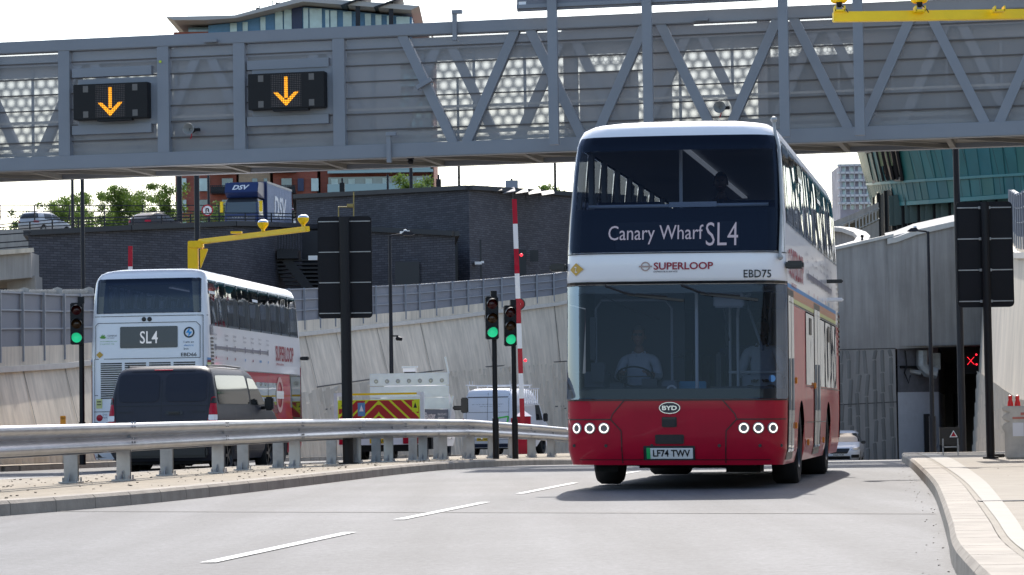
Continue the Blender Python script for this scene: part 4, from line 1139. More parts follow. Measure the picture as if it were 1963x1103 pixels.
# elevated ramp beyond, with railing, and sweeping retaining walls
o = P(1640, 430, 178); r = empty('ramp_bridge', o, label='curved concrete ramp with railing in front of the green copper building', cat='bridge')
pa, pb, pc = P(1560, 440, 172), P(1640, 408, 176), P(1684, 388, 182)
mb = MB()
for a, b in ((pa, pb), (pb, pc)):
    mb.quad(a, b, b - Vector((0, 0, .55)), a - Vector((0, 0, .55)))
    mb.quad(a - Vector((0, 0, 1.2)), b - Vector((0, 0, 1.2)), b - Vector((0, 0, 2.3)), a - Vector((0, 0, 2.3)))
    mb.quad(a - Vector((0, 0, .5)), b - Vector((0, 0, .5)), b + Vector((0, 6, -.5)), a + Vector((0, 6, -.5)))
rel(mb, o).build('parapet', M['concrete_dk'], r)
railing([pa - Vector((0, .1, 1.15)), pb - Vector((0, .1, 1.15)), pc - Vector((0, .1, 1.15))], .75, .9, 'railing', M['galv_dull'], r, o, rails=(1, .1))
mb = MB(); a, b, c, d = P(1560, 450, 178), P(1690, 398, 184), P(1690, 440, 184), P(1560, 440, 178); mb.add([P(1590, 431, 180), P(1685, 402, 184), P(1685, 446, 184), P(1590, 440, 180)], [(0, 1, 2, 3)]); rel(mb, o).build('abutment', mat('abutment', (.20, .17, .12), .8, var=.1, streak=.1), r)
o = P(1640, 470, 148); r = empty('curved_wall', o, label='low curved wall with pale top beyond the portal wall, right of the bus', cat='wall')
arc = [(1560, 437, 168), (1600, 438.5, 166), (1625, 441, 163), (1648, 449, 159), (1656, 457, 153), (1650, 466, 147), (1636, 470, 143), (1600, 480, 139.5)]
pp = [P(*a) for a in arc]; mb = MB(); mc = MB()
for a, b in zip(pp, pp[1:]):
    mb.quad(a, b, b - Vector((0, 0, 2.5)), a - Vector((0, 0, 2.5)))
for a, b in zip(pp, pp[1:]): mc.beam(a, b, .7, .25)
rel(mb, o).build('wall_face', M['concrete_dk'], r); rel(mc, o).build('coping', M['cap'], r)
o = P(1668, 470, 137); r = empty('signal_post', o, label='tiny dark post on the pale wall top near the copper building', cat='post'); mb = MB(); a = P(1653, 466, 137); mb.cyl(a - o, a + Vector((0, 0, .25)) - o, .09, .05); mb.sphere(a + Vector((0, 0, .33)) - o, .09, n=8); mb.build('post_body', M['black'], r)
# far pale tower
DT = 600.0; o = Vector((Xat(1607, DT), DT, 5)); r = empty('apartment_block', o, label='distant pale apartment block with stacked white balconies right of the bus', cat='building')
a, b = P(1609, 318, DT), P(1672, 400, DT); far_w = mat('far_wall', (.34, .33, .40), .6, var=.3, vscale=.25); far_b = mat('far_balcony', (.62, .64, .68), .6)
mb = MB(); mb.box2((a.x - o.x, 0, 0), (b.x - o.x, 15, a.z - 5)); mb.build('wall', far_w, r)
for k in range(6):
    zz = P(1609, 317 + k * 14.6, DT).z - 5; mb = MB(); mb.box2((a.x - o.x - .5, -1.6, zz - .35), (b.x - o.x, 0, zz + .1)); 
    for s in range(8): mb.box2((a.x - o.x + s*.98, -1.6, zz - 1.4), (a.x - o.x + s*.98 + .12, -1.5, zz))
    mb.build('balcony', far_b, r)
    for s in range(4): mb = MB(); mb.box2((a.x - o.x + .6 + s*1.7, -.08, zz - 1.4), (a.x - o.x + 1.3 + s*1.7, .05, zz - .4)); mb.build('window', winl, r)

# ---------------------------------------------------------------- trees
bark = mat('bark', (.07, .055, .04), .9, var=.3)
def leafmat(name, c):
    m, nt, b = newmat(name); L = nt.links.new
    oi = N(nt, 'ShaderNodeTexCoord'); nz = N(nt, 'ShaderNodeTexNoise'); nz.inputs['Scale'].default_value = .9; nz.inputs['Detail'].default_value = 4; L(oi.outputs['Object'], nz.inputs['Vector'])
    mr = N(nt, 'ShaderNodeMapRange'); mr.inputs[1].default_value = .3; mr.inputs[2].default_value = .7; mr.inputs[3].default_value = .6; mr.inputs[4].default_value = 1.5; L(nz.outputs[0], mr.inputs[0])
    vm = N(nt, 'ShaderNodeVectorMath', operation='SCALE'); vm.inputs[0].default_value = c; L(mr.outputs[0], vm.inputs['Scale']); L(vm.outputs[0], b.inputs['Base Color'])
    b.inputs['Roughness'].default_value = .6
    tl_ = N(nt, 'ShaderNodeBsdfTranslucent'); L(vm.outputs[0], tl_.inputs[0]); mx = N(nt, 'ShaderNodeMixShader'); mx.inputs[0].default_value = .5
    out = nt.nodes['Material Output']; L(b.outputs[0], mx.inputs[1]); L(tl_.outputs[0], mx.inputs[2]); L(mx.outputs[0], out.inputs[0])
    return m
leaf = [leafmat('leaf_yellowgreen', (.13, .20, .035)), leafmat('leaf_green', (.09, .15, .035))]
def tree(px, pytop, D, w_px, zbase, label, seed, m=0, loose=.5, dens=1.0, group='trees beyond the flyover'):
    rnd = random.Random(seed); t = P(px, pytop, D); H = t.z - zbase; W = w_px * D / FPX / 2
    o = Vector((t.x, D, zbase)); r = empty('broadleaf_tree', o, label=label, cat='tree', group=group)
    tr = MB(); lf = MB()
    tr.tube([(0, 0, 0), (.1, 0, H*.3), (.05, 0, H*.55), (0, 0, H*.8)], [.28, .22, .14, .05])
    ends = []
    for i in range(16):
        a = rnd.uniform(0, 2*pi); h0 = rnd.uniform(.25, .7) * H; hh = rnd.uniform(.55, .98) * H; rr = W * rnd.uniform(.35, 1.0) * (1.15 - .45 * (hh / H))
        e = Vector((cos(a) * rr, sin(a) * rr, hh)); tr.tube([(0, 0, h0), (e.x*.5, e.y*.5, lerp(h0, hh, .6)), e], [.09, .06, .02], n=5); ends.append(e)
        for k in range(2):
            e2 = e + Vector((rnd.gauss(0, W*.25), rnd.gauss(0, W*.25), rnd.uniform(-.15, .12) * H)); e2.z = min(e2.z, H); ends.append(e2)
    for e in ends:
        n = int(rnd.uniform(110, 190) * dens); sz = rnd.uniform(.5, 1.0) * max(W*.3, .5)
        for k in range(n):
            c = e + Vector((rnd.gauss(0, sz*.6), rnd.gauss(0, sz*.6), rnd.gauss(0, sz*.5) ))
            if c.z > H * 1.03: c.z = H * rnd.uniform(.9, 1.03)
            s = rnd.uniform(.06, .13); u = Vector((rnd.gauss(0, 1), rnd.gauss(0, 1), rnd.gauss(0, 1))).normalized(); v = u.orthogonal().normalized()
            lf.quad(c - u*s, c - v*s*.6, c + u*s, c + v*s*.6)
    tr.build('trunk', bark, r); lf.build('crown', leaf[m], r, merge=False)
tree(105, 370, 236, 90, 6, 'loose windswept tree behind the silver car on the flyover', 1, 0, dens=.8)
tree(30, 410, 240, 80, 6, 'small low tree behind the railing at the far left', 12, 1, dens=.7)
tree(180, 366, 240, 110, 6, 'yellow green tree right behind the thin lamp masts at left', 2, 0, dens=1.5)
tree(242, 366, 238, 100, 6, 'bushy tree in the middle of the row behind the flyover', 3, 0, dens=1.7)
tree(288, 374, 244, 80, 6, 'rounded tree between the bushy tree and the wispy one', 13, 0, dens=1.6)
tree(326, 358, 236, 70, 6, 'tall wispy tree left of the red brick apartment block', 4, 0, dens=1.0)
tree(400, 392, 250, 120, 6, 'low green tree in front of the red brick apartment block', 5, 1, dens=1.0)
tree(140, 380, 246, 90, 6, 'lower tree filling the gap right of the silver car', 31, 0, dens=1.2)
tree(212, 378, 250, 90, 6, 'low tree half hidden between the yellow green tree and the bushy one', 32, 0, dens=1.4)
tree(262, 376, 248, 80, 6, 'low tree half hidden between the bushy tree and the rounded one', 33, 1, dens=1.4)
tree(797, 343, 225, 90, 4, 'round green tree top above the tall dark brick building', 6, 0, dens=1.9)
tree(1010, 349, 240, 44, 4, 'small tree top beside the grey sign back behind the brick building', 7, 0, dens=1.2)
tree(1062, 362, 240, 60, 4, 'tiny tree top left of the bus roof', 8, 0, dens=.9)
# ================================================================ street furniture
def pole_at(px, py_top, D, base_z, r0, r1, name, label, cat, m=M['post'], px_bot=None, group=None):
    t = P(px, py_top, D); o = Vector((t.x, D, base_z)); r = empty(name, o, label=label, cat=cat, group=group)
    mb = MB(); mb.cyl((0, 0, 0), (0, 0, t.z - base_z), r0, r1, n=12); mb.build('post', m, r, smooth=True)
    return r, o
# large sign backs
def sign_back(pxl, pxr, pyt, pyb, D, pxp, pole_r, label, group):
    g = zg(Xat(pxp, D), D) + KH; base = Vector((Xat(pxp, D), D, g)); r = empty('road_sign', base, label=label, cat='road sign', group=group)
    a, b = P(pxl, pyt, D) , P(pxr, pyb, D); W = b.x - a.x; H = a.z - b.z; cx = (a.x + b.x) / 2 - base.x; zt, zb_ = a.z - g, b.z - g
    mb = MB()
    pl = []
    for (x, z_), a0 in (((cx + W/2 - .07, zt - .07), 0), ((cx - W/2 + .07, zt - .07), 90), ((cx - W/2 + .07, zb_ + .07), 180), ((cx + W/2 - .07, zb_ + .07), 270)):
        for k in range(5): an = radians(a0 + k * 22.5); pl.append((x + cos(an)*.07, -.10, z_ + sin(an)*.07))
    mb.prism(pl, (0, -.02, 0)); mb.build('sign_plate', M['signback'], r)
    mb = MB()
    for k in range(3):
        z0_, z1_ = lerp(zt - .09, zb_ + .09, k/3) - .01, lerp(zt - .09, zb_ + .09, (k+1)/3) + .01
        for s in (-1, 1): mb.box2((cx + s*.03, -.135, z1_), (cx + s*(W/2 - .03), -.122, z0_))
    mb.build('back_panel', M['signback'], r, bev=.004)
    for k in range(4):
        z_ = lerp(zt - .09, zb_ + .09, k/3); mb = MB(); mb.box2((cx - W/2 + .02, -.145, z_ - .008), (cx + W/2 - .02, -.125, z_ + .008)); mb.box2((cx - .09, -.17, z_ - .022), (cx + .09, -.145, z_ + .018)); mb.build('rail_clip', M['galv_dull'], r)
    mb = MB(); mb.cyl((0, -.14 - pole_r, 0), (cx * .9, -.14 - pole_r, zt - .02), pole_r, n=20); mb.cyl((0, -.14 - pole_r, 0), (0, -.14 - pole_r, .03), pole_r * 1.9, n=16); mb.build('pole', M['black'], r, smooth=True)
    return r
sign_back(609, 715, 417, 610, 50, 668, .095, 'black back of a tall road sign beside the rear bus on the median', 'large sign backs')
sign_back(1829, 1942, 389, 589, 42, 1893, .062, 'black back of a tall road sign on the pavement at right', 'large sign backs')
# traffic lights
lens_off = {'red': mat('lens_red_off', (.05, .004, .004), .2), 'amber': mat('lens_amber_off', (.05, .02, .004), .2)}
def traffic_light(px, pyt, pyb, D, px_pole, label, lean=0):
    gx = Xat(px_pole, D); g = zg(gx, D) + KH; o = Vector((gx, D, g)); r = empty('traffic_light', o, rz=radians(lean), label=label, cat='traffic light', group='traffic lights showing green')
    t, b = P(px, pyt, D), P(px, pyb, D); H = t.z - b.z; cx = t.x - gx; zb_ = b.z - g; W = H * .30
    mb = MB(); mb.box2((cx - W/2, -.10, zb_), (cx + W/2, .08, zb_ + H)); mb.build('housing', M['black'], r, bev=.02)
    for k, c in enumerate(('green', 'amber', 'red')):
        z_ = zb_ + H * (.17 + .33 * k); rr = H * .118
        mb = MB(); mb.lathe([(0, -.135), (rr*.6, -.13), (rr, -.105), (rr*1.05, -.1)], (cx, 0, z_), (0, 1, 0), 20); L_ = mb.build('lens', M['green_glow'] if c == 'green' else lens_off[c], r, smooth=True)
        mb = MB(); n = 16; vs = []
        for i in range(n + 1):
            a = radians(-20 + 220 * i / n); ln = .20 * (0.35 + .65 * max(0, sin(a)))
            for y_, q in ((-.1, 1.12), (-.1 - ln, 1.08)): vs.append((cx + cos(a)*rr*q, y_, z_ + sin(a)*rr*q - (.02 if y_ < -.1 else 0)))
        mb.add(vs, [(2*i, 2*i+1, 2*i+3, 2*i+2) for i in range(n)]); mb.build('visor', M['trim'], r, smooth=True)
    mb = MB(); mb.cyl((0, .1, 0), (0, .1, zb_ + H + .12), .055, n=14); mb.cyl((0, .1, 0), (0, .1, .9), .07, n=14); mb.build('pole', M['black'], r, smooth=True)
    mb = MB(); mb.box((0, .1, zb_ + H + .06), (.13, .13, .14)); mb.build('cap', M['black'], r)
traffic_light(147, 581, 661, 59, 157, 'traffic light showing green at the left kerb, left of the rear bus', 6)
traffic_light(942, 569, 651, 62, 951, 'left one of the two green traffic lights near the white van', 8)
traffic_light(977, 586, 664, 63.5, 988, 'right one of the two green traffic lights, beside the striped barrier arm', 8)
# raised barrier arms
def barrier_arm(px, D, pyt, label, segpx=None):
    gx = Xat(px, D); g = zg(gx, D) + .1; o = Vector((gx, D, g)); r = empty('barrier_gate', o, label=label, cat='barrier gate', group='raised red and white barrier arms')
    mb = MB(); mb.box((0, .2, .55), (.42, .42, 1.1), M['red']); mb.add([(-.25, -.05, 1.1), (.25, -.05, 1.1), (.25, .45, 1.1), (-.25, .45, 1.1), (0, .2, 1.28)], [(0, 1, 4), (1, 2, 4), (2, 3, 4), (3, 0, 4), (0, 3, 2, 1)], M['white']); mb.build('housing', None, r)
    t = P(px - 17 if px > 900 else px, pyt, D) - o; b = Vector((-.02, -.08, .9)); n = 9
    for k in range(n):
        mb = MB(); p, q = b.lerp(t, k/n), b.lerp(t, (k+1)/n); mb.beam(p, q, .05, .135, up=(1, 0, 0)); mb.build('arm_section', M['red'] if k % 2 == 0 else M['white'], r)
    for k in ((.28, .75) if px > 900 else ()):
        c = b.lerp(t, k) + Vector((.14, 0, 0)); mb = MB(); mb.sphere(c, .045, n=10); mb.build('warning_light', M['red_glow'], r)
    if px > 900:
        mb = MB(); c = P(995, 583, D) - o + Vector((0, .1, 0)); mb.lathe([(0, 0), (.17, 0), (.17, .02), (0, .02)], c, (0, 1, 0), 24, M['red']); mb.lathe([(.145, -.006), (.175, -.006)], c, (0, 1, 0), 24, M['white']); mb.box(c + Vector((-.05, -.012, 0)), (.2, .006, .05), M['white']); mb.build('round_sign', None, r)
barrier_arm(1003, 79, 382, 'raised red and white barrier arm with red box beside the white van')
barrier_arm(250, 88, 472, 'raised barrier arm whose red tip shows above the rear bus')
# yellow camera gantries
def camhead(mb_y, mb_l, c, s=1.0, down=False):
    mb_y.lathe([(.06*s, 0), (.13*s, .06*s), (.2*s, .16*s), (.21*s, .26*s)], c, (0, 0, 1), 16)
    mb_l.lathe([(.2*s, .26*s), (.17*s, .33*s), (.08*s, .37*s), (0, .38*s)], c, (0, 0, 1), 16)
yy = M['yellow']
a, b = P(370, 464, 78), P(590, 439, 73.6); g = zg(a.x, 78)
o = Vector((a.x, 78, g)); r = empty('camera_gantry', o, label='yellow camera gantry with two round lamps above the rear bus', cat='camera gantry')
mb = MB(); mb.box2((-.14, -.14, 0), (.14, .14, a.z - g - .1)); mb.build('column', yy, r, bev=.02)
mb = MB(); mb.box((.08, 0, a.z - g - .08), (.42, .36, .2)); mb.prism([(.2, -.1, a.z - g - .2), (.2, -.1, a.z - g - .75), (.42, -.1, a.z - g - .2)], (0, .2, 0)); mb.build('head', yy, r, bev=.02)
mb = MB(); mb.beam(a - o + Vector((.2, 0, 0)), b - o, .14, .14); mb.build('arm', yy, r, bev=.015)
for px in (454,): mb = MB(); t = (px - 366) / 224; c = a.lerp(b, t) - o; mb.box(c + Vector((0, 0, .12)), (.3, .25, .05)); mb.build('bracket', yy, r)
for px in (506, 582):
    t = (px - 366) / 224; c = a.lerp(b, t) - o; y_, l_ = MB(), MB(); camhead(y_, l_, c + Vector((0, 0, .12)), .72); y_.cyl(c + Vector((0, 0, .05)), c + Vector((0, 0, .16)), .05, n=8); h_ = y_.build('lamp_housing', yy, r, smooth=True); l_.build('lamp_dome', M['chrome'], h_, smooth=True)
a = P(1597, 33, 42); b = P(2230, 24, 42.6); o = Vector((b.x, 42.6, 0.15)); r = empty('camera_gantry', o, label='yellow camera gantry arm reaching in at the upper right corner', cat='camera gantry')
mb = MB(); mb.beam(a - o, b - o + Vector((.3, 0, 0)), .14, .15); mb.build('arm', yy, r, bev=.01)
mb = MB(); mb.box2((-.17, -.17, 0), (.17, .17, b.z + .1)); mb.build('column', yy, r, bev=.02)
for px in (1609, 1763, 1915):
    c = P(px, 22, 42) - o; mb = MB(); mb.box(c + Vector((0, 0, .0)), (.15, .22, .03)); mb.box(c + Vector((-.07, 0, .03)), (.02, .22, .08)); mb.box(c + Vector((.07, 0, .03)), (.02, .22, .08)); mb.build('bracket', yy, r)
for px in (1609, 1763):
    c = P(px, 14, 42) - o; mb = MB(); mb.lathe([(.03, 0), (.045, .04), (.05, .14), (.02, .15)], c - Vector((0, 0, .0)), (0, 0, 1), 12, M['black']); mb.lathe([(.10, .07), (.13, .10), (.125, .2), (.10, .3)], c + Vector((0, .03, 0)), (0, 0, 1), 14, yy); mb.tube([c + Vector((.02, -.08, .02)), c + Vector((.09, -.1, -.05)), c + Vector((.12, -.1, -.1))], .008, mat=M['black']); mb.build('camera', None, r, smooth=True)
# street lamps
def street_lamp(px, pyt, D, label, arm, gz=None, r0=.075, cam_py=None, armz=0):
    t = P(px, pyt, D); g = zg(t.x, D) + .1 if gz is None else gz; o = Vector((t.x, D, g)); H = t.z - g
    r = empty('street_lamp', o, label=label, cat='street lamp', group='street lamps')
    mb = MB(); mb.cyl((0, 0, 0), (0, 0, H), r0, r0*.55, n=12); mb.cyl((0, 0, 0), (0, 0, 1.2), r0*1.35, n=12); mb.build('post', M['post'], r, smooth=True)
    if arm:
        s = 1 if arm > 0 else -1
        mb = MB(); mb.tube([(0, 0, H - .06), (s*.06, 0, H), (arm*.6, 0, H + .04)], .03); mb.build('arm', M['post'], r, smooth=True)
        mb = MB(); x = arm; mb.prism([(x*.45, -.12, H + .03), (x*.6, -.12, H + .12), (x*.85, -.12, H + .10), (x, -.12, H + .03), (x*.9, -.12, H - .0), (x*.55, -.12, H - .0)], (0, .24, 0), M['post']); mb.lathe([(.05, 0), (.045, .06), (0, .07)], (x*.62, 0, H + .11), (0, 0, 1), 10, M['white']); mb.build('lantern', None, r)
    if cam_py:
        z_ = P(px, cam_py, D).z - g; mb = MB(); mb.box((.1, -.06, z_ + .05), (.22, .05, .04)); mb.lathe([(.03, 0), (.06, .03), (.05, .18), (0, .2)], (.14, -.06, z_ - .02), (1, -.3, -.15), 10); mb.build('camera', M['black'], r)
    return r
street_lamp(747, 452, 80, 'thin dark street lamp with one short arm behind the flatbed truck', .72, cam_py=648)
street_lamp(1779, 444, 84, 'dark street lamp reaching left in front of the tunnel portal', -.62)
# plain tall masts
def mast(px, pyt, D, gz, r_, label, pyb=None):
    pole_at(px, pyt, D, gz, r_*1.15, r_*.9, 'lighting_mast', label, 'mast', group='tall dark masts')
mast(156, 150, 95, 3.2, .065, 'thin mast in front of the left end of the low brick building')
mast(137, 150, 190, 10, .1, 'thin mast left beside the silver car on the flyover')
mast(375, 150, 100, -.4, .1, 'thick dark mast just right of the yellow gantry column')
mast(342, 200, 192, 9, .19, 'thick dark mast left of the no-U-turn sign')
mast(398, 200, 194, 9, .09, 'slim mast behind the round red-ringed sign')
mast(877, 150, 230, 6, .11, 'thin mast above the roof of the tall brick building')
mast(1061, 150, 230, 6, .11, 'thin mast close to the left side of the front bus')
mast(786, 200, 215, 6, .14, 'dark mast in front of the round tree top')
mast(743, 335, 222, 6, .10, 'short mast against the glazed balconies')
mast(1829, 150, 64, -.25, .075, 'tall dark mast behind the large sign back at right')
# dark camera ball hung under gantry
u, z_ = gp(787, 312, -.9); pt = GA + GD * u + GN * -.9 + Vector((0, 0, z_)); r = empty('camera', pt, label='small camera under the gantry above the round tree top', cat='camera')
mb = MB(); mb.cyl((0, 0, .12), (0, 0, .25), .03); mb.box((0, 0, .1), (.16, .2, .07)); mb.sphere((0, 0, .02), .07, n=10); mb.build('camera_body', M['post'], r)
# no u turn sign
p = P(398, 404, 193.5); r = empty('road_sign', p, label='round red-ringed no-U-turn sign on the flyover', cat='road sign')
mb = MB(); mb.lathe([(0, 0), (.40, 0), (.40, .03), (0, .03)], (0, -.2, 0), (0, 1, 0), 24); mb.build('sign_face', M['white'], r)
mb = MB(); mb.lathe([(.31, -.01), (.41, -.01)], (0, -.2, 0), (0, 1, 0), 24); mb.beam((-.26, -.215, .26), (.26, -.215, -.26), .01, .05, up=(0, 1, 0)); mb.build('ring', M['red'], r)
mb = MB(); mb.tube([(-.09, -.22, -.16), (-.09, -.22, .05), (-.05, -.22, .13), (.05, -.22, .13), (.09, -.22, .05), (.09, -.22, -.12)], .035); mb.build('symbol', M['black'], r)
# roof box on brick building
p = P(981, 356, 200); r = empty('road_sign', Vector((p.x, 200, 6)), label='small grey sign back standing behind the tall brick building', cat='road sign'); mb = MB(); mb.box((0, 0, p.z - 6), (.9, .1, .75)); mb.build('sign_plate', M['panel_frame'], r); mb = MB(); mb.cyl((0, .1, 0), (0, .1, p.z - 5.5), .08); mb.build('pole', M['post'], r)
for px, py, lb in ((656, 363, 'left'), (841, 356, 'right')):
    p = P(px, py, 200); r = empty('traffic_light', Vector((p.x, 200, 6)), label='tiny dark signal head above the brick roofline, %s of the round tree' % lb, cat='traffic light'); mb = MB(); mb.box((0, 0, p.z - 6), (.36, .3, .9)); mb.build('housing', M['black'], r); mb = MB(); mb.cyl((0, .1, 0), (0, .1, p.z - 5.2), .07); mb.build('pole', M['post'], r)
# yellow bollard-like box at the left verge
p = P(121, 812, 66.5); g = zg(p.x, 66.5) + .12; r = empty('emergency_box', Vector((p.x, 66.5, g)), label='orange post box at the foot of the left retaining wall', cat='roadside box')
mb = MB(); mb.box((0, 0, (p.z - g) - .0), (.12, .12, .36)); mb.box((0, -.065, (p.z - g) + .12), (.10, .02, .03)); mb.build('box', mat('orange_box', (.85, .38, .02), .4), r, bev=.01); mb = MB(); mb.cyl((0, 0, 0), (0, 0, p.z - g - .15), .03); mb.build('post', M['galv_dull'], r)
# water-filled barrier with red lamps
D = 41.5; g = zg(Xat(1945, D), D) + KH; gx = Xat(1925, D); o = Vector((gx, D, g)); r = empty('water_barrier', o, rz=radians(-12), label='dirty white plastic water-filled barrier on the pavement at the right edge', cat='barrier')
wb = mat('dirty_plastic', (.62, .58, .50), .55, var=.2, vscale=4)
prof = [(.03, 0), (.03, .52), (-.03, .56), (-.03, .64), (.02, .68), (-.04, .73), (-.05, .82), (.0, .87), (1.28, .87), (1.3, .80), (1.3, 0)]
prof2 = [(.0, 0), (.0, .35), (-.0, .40), (-.03, .46), (-.03, .52), (.05, .56), (-.03, .60), (-.03, .66), (.05, .70), (-.04, .74), (-.02, .80), (1.3, .80), (1.3, 0)]
mb = MB(); mb.prism([(x, 0, z_ * .97) for x, z_ in prof2], (0, .42, 0)); mb.build('body', wb, r, bev=.018, smooth=True)
mb = MB(); mb.box((.20, -.005, .43), (.16, .02, .2)); mb.build('recess_plate', M['white'], r)
mb = MB(); mb.box((.30, -.004, .66), (.12, .012, .04)); mb.box((.22, -.004, .60), (.20, .010, .03)); mb.build('faded_marking', mat('faded_red', (.6, .2, .15), .6), r)
for i, x in enumerate((.12, .225)):
    q = empty('warning_lamp', (gx + x * cos(radians(12)), D - x * sin(radians(12)) + .15, g + .78), label=('left' if i == 0 else 'right') + ' one of two red lamp bottles on the water-filled barrier', cat='warning lamp', group='red lamps on the barrier')
    mb = MB(); mb.lathe([(.0, -.01), (.045, 0), (.04, .05), (.026, .09), (.03, .11), (.028, .15), (0, .16)], (0, 0, 0), (0, 0, 1), 14); mb.build('lamp_body', mat('red_plastic', (.75, .02, .02), .35), q, smooth=True)
# roadside cabinet with warning triangle
D = 47.0; p = P(1820, 818, D); g = zg(p.x, D) + KH; r = empty('roadside_frame', Vector((p.x, D, g)), label='low black metal frame with small warning triangle at the pavement end', cat='frame')
mb = MB(); h = P(1820, 818, D).z - g; mb.box((0, 0, h - .16), (.34, .04, .30)); mb.build('panel', M['trim'], r); mb = MB()
for x in (-.12, .13): mb.box((x, -.03, h/2 - .1), (.02, .02, h - .2))
mb.box((0, -.03, h - .34), (.27, .02, .02)); mb.build('frame', M['galv_dull'], r)
mb = MB(); c = Vector((.06, -.035, h - .13)); mb.add([c + Vector((-.07, 0, -.05)), c + Vector((.07, 0, -.05)), c + Vector((0, 0, .07))], [(0, 1, 2)], M['white']); c += Vector((0, -.004, .0)); mb.add([c + Vector((-.045, 0, -.035)), c + Vector((.045, 0, -.035)), c + Vector((0, 0, .045))], [(0, 1, 2)], M['red']); mb.build('warning_triangle', None, r)
D = 43.0; p = P(1913, 874, D); g = zg(p.x, D) + KH; r = empty('utility_block', Vector((p.x, D, g)), label='small dark rubber foot lying between the sign pole and the water barrier', cat='sign foot'); mb = MB(); mb.box((0, 0, .03), (.17, .25, .05)); mb.build('block', M['rubber'], r, bev=.01)
# red X lane signal inside the tunnel
p = P(1861, 692, 138); r = empty('lane_signal', p, label='black lane signal with a red cross inside the tunnel mouth', cat='lane signal')
mb = MB(); mb.box((0, .1, .1), (1.1, .15, 1.5)); mb.build('housing', M['black'], r)
mb = MB(); mb.beam((-.17, 0, -.19), (.17, 0, .19), .01, .06, up=(0, 1, 0)); mb.beam((.17, -.02, -.19), (-.17, -.02, .19), .01, .06, up=(0, 1, 0)); mb.build('cross', M['red_glow'], r)
mb = MB()
for x, z_ in ((.28, .3), (.28, -.18)): mb.sphere((x, 0, z_), .05, n=8)
mb.build('lamp', M['red_glow'], r)
# ================================================================ vehicles: stacked rounded-rectangle body
class Loft:
    """levels: (z, half width, y front, y rear, corner front, corner rear, bow)"""
    def __init__(s, lv): s.lv = lv
    def par(s, z_):
        L = s.lv
        if z_ <= L[0][0]: return L[0][1:]
        if z_ >= L[-1][0]: return L[-1][1:]
        for a, b in zip(L, L[1:]):
            if a[0] <= z_ <= b[0]:
                t = (z_ - a[0]) / (b[0] - a[0]); return tuple(lerp(p, q, t) for p, q in zip(a[1:], b[1:]))
    def end(s, t, z_, rear=False, off=0.0):
        w, yf, yr, cf, cr, bow = s.par(z_); c = cr if rear else cf; bow = bow * (.5 if rear else 1); a = w - c; T = a + c * pi / 2; q = abs(t) * T; sg = 1 if t >= 0 else -1
        if q <= a: x, y, nx, ny = q, 0, 0, -1
        else: th = (q - a) / c; x, y, nx, ny = a + c * sin(th), c * (1 - cos(th)), sin(th), -cos(th)
        y += bow * (x / w) ** 2
        x = (x + nx * off) * sg; y = y + ny * off
        return Vector((x, (yf + y) if not rear else (yr - y), z_))
    def front(s, off=0.0): return lambda t, z_: s.end(t, z_, False, off)
    def rear(s, off=0.0): return lambda t, z_: s.end(t, z_, True, off)
    def side(s, sg, off=0.0):
        def f_(y, z_):
            w, yf, yr, cf, cr, bow = s.par(z_); return Vector((sg * (w + off), min(max(y, yf + cf + bow), yr - cr - bow * .5), z_))
        return f_
    def frontx(s, off=0.0):
        """front addressed by x in metres"""
        def f_(x, z_):
            w, yf, yr, cf, cr, bow = s.par(z_); a = w - cf; T = a + cf*pi/2; return s.end(max(-1, min(1, x / T)), z_, False, off)
        return f_
    def rearx(s, off=0.0):
        def f_(x, z_):
            w, yf, yr, cf, cr, bow = s.par(z_); a = w - cr; T = a + cr*pi/2; return s.end(max(-1, min(1, x / T)), z_, True, off)
        return f_
    def shell(s, zs, ysd, tf=(0, .3, .6, .75, .86, .9, .94, .97), skip=None, matf=None, arches=(), ar=.5, az=1.1, ac=.45, top=True, bottom=True):
        """arches: list of y centres; side skirt rises over them"""
        mb = MB(); cols = []
        tfp = list(tf)
        F = sorted(set([-t for t in tfp] + tfp))
        cols += [('f', t) for t in F] + [('s', 1, y) for y in ysd] + [('r', t) for t in F[::-1]] + [('s', -1, y) for y in ysd[::-1]]
        z0 = zs[0]; vs = []
        for z_ in zs:
            for c in cols:
                if c[0] == 'f': vs.append(s.end(c[1], z_))
                elif c[0] == 'r': vs.append(s.end(c[1], z_, True))
                else:
                    y = c[2]; zb = z0
                    for yc in arches:
                        d = abs(y - yc)
                        if d < ar: zb = max(zb, ac + sqrt(ar*ar - d*d))
                    zz = z_ if z_ >= az else zb + (z_ - z0) * (az - zb) / (az - z0)
                    vs.append(s.side(c[1])(y, zz))
        n = len(cols); fs = []; ms = []
        for j in range(len(zs) - 1):
            for i in range(n):
                i2 = (i + 1) % n; zm = (zs[j] + zs[j+1]) / 2
                if skip and skip(cols[i], cols[i2], zm): continue
                fs.append((j*n+i, j*n+i2, (j+1)*n+i2, (j+1)*n+i)); ms.append(matf(cols[i], cols[i2], zm) if matf else None)
        b = 0
        for f_, m_ in zip(fs, ms): 
            mb.f.append(f_); mb.m.append(mb.mi(m_))
        mb.v = [tuple(v) for v in vs]
        if top: mb.f.append(tuple((len(zs)-1)*n + i for i in range(n))); mb.m.append(mb.mi(matf(('t',), ('t',), 99) if matf else None))
        return mb
def roundpoly(pts, r, k=5):
    out = []; n = len(pts)
    for i in range(n):
        p0, p1, p2 = Vector(pts[i-1]), Vector(pts[i]), Vector(pts[(i+1) % n]); a = (p0 - p1); b = (p2 - p1); ra = min(r, a.length * .45, b.length * .45)
        A_ = p1 + a.normalized() * ra; B_ = p1 + b.normalized() * ra
        for j in range(k + 1):
            t = j / k; q = A_ * (1-t)**2 + p1 * 2*t*(1-t) + B_ * t*t; out.append((q.x, q.y))
    return out
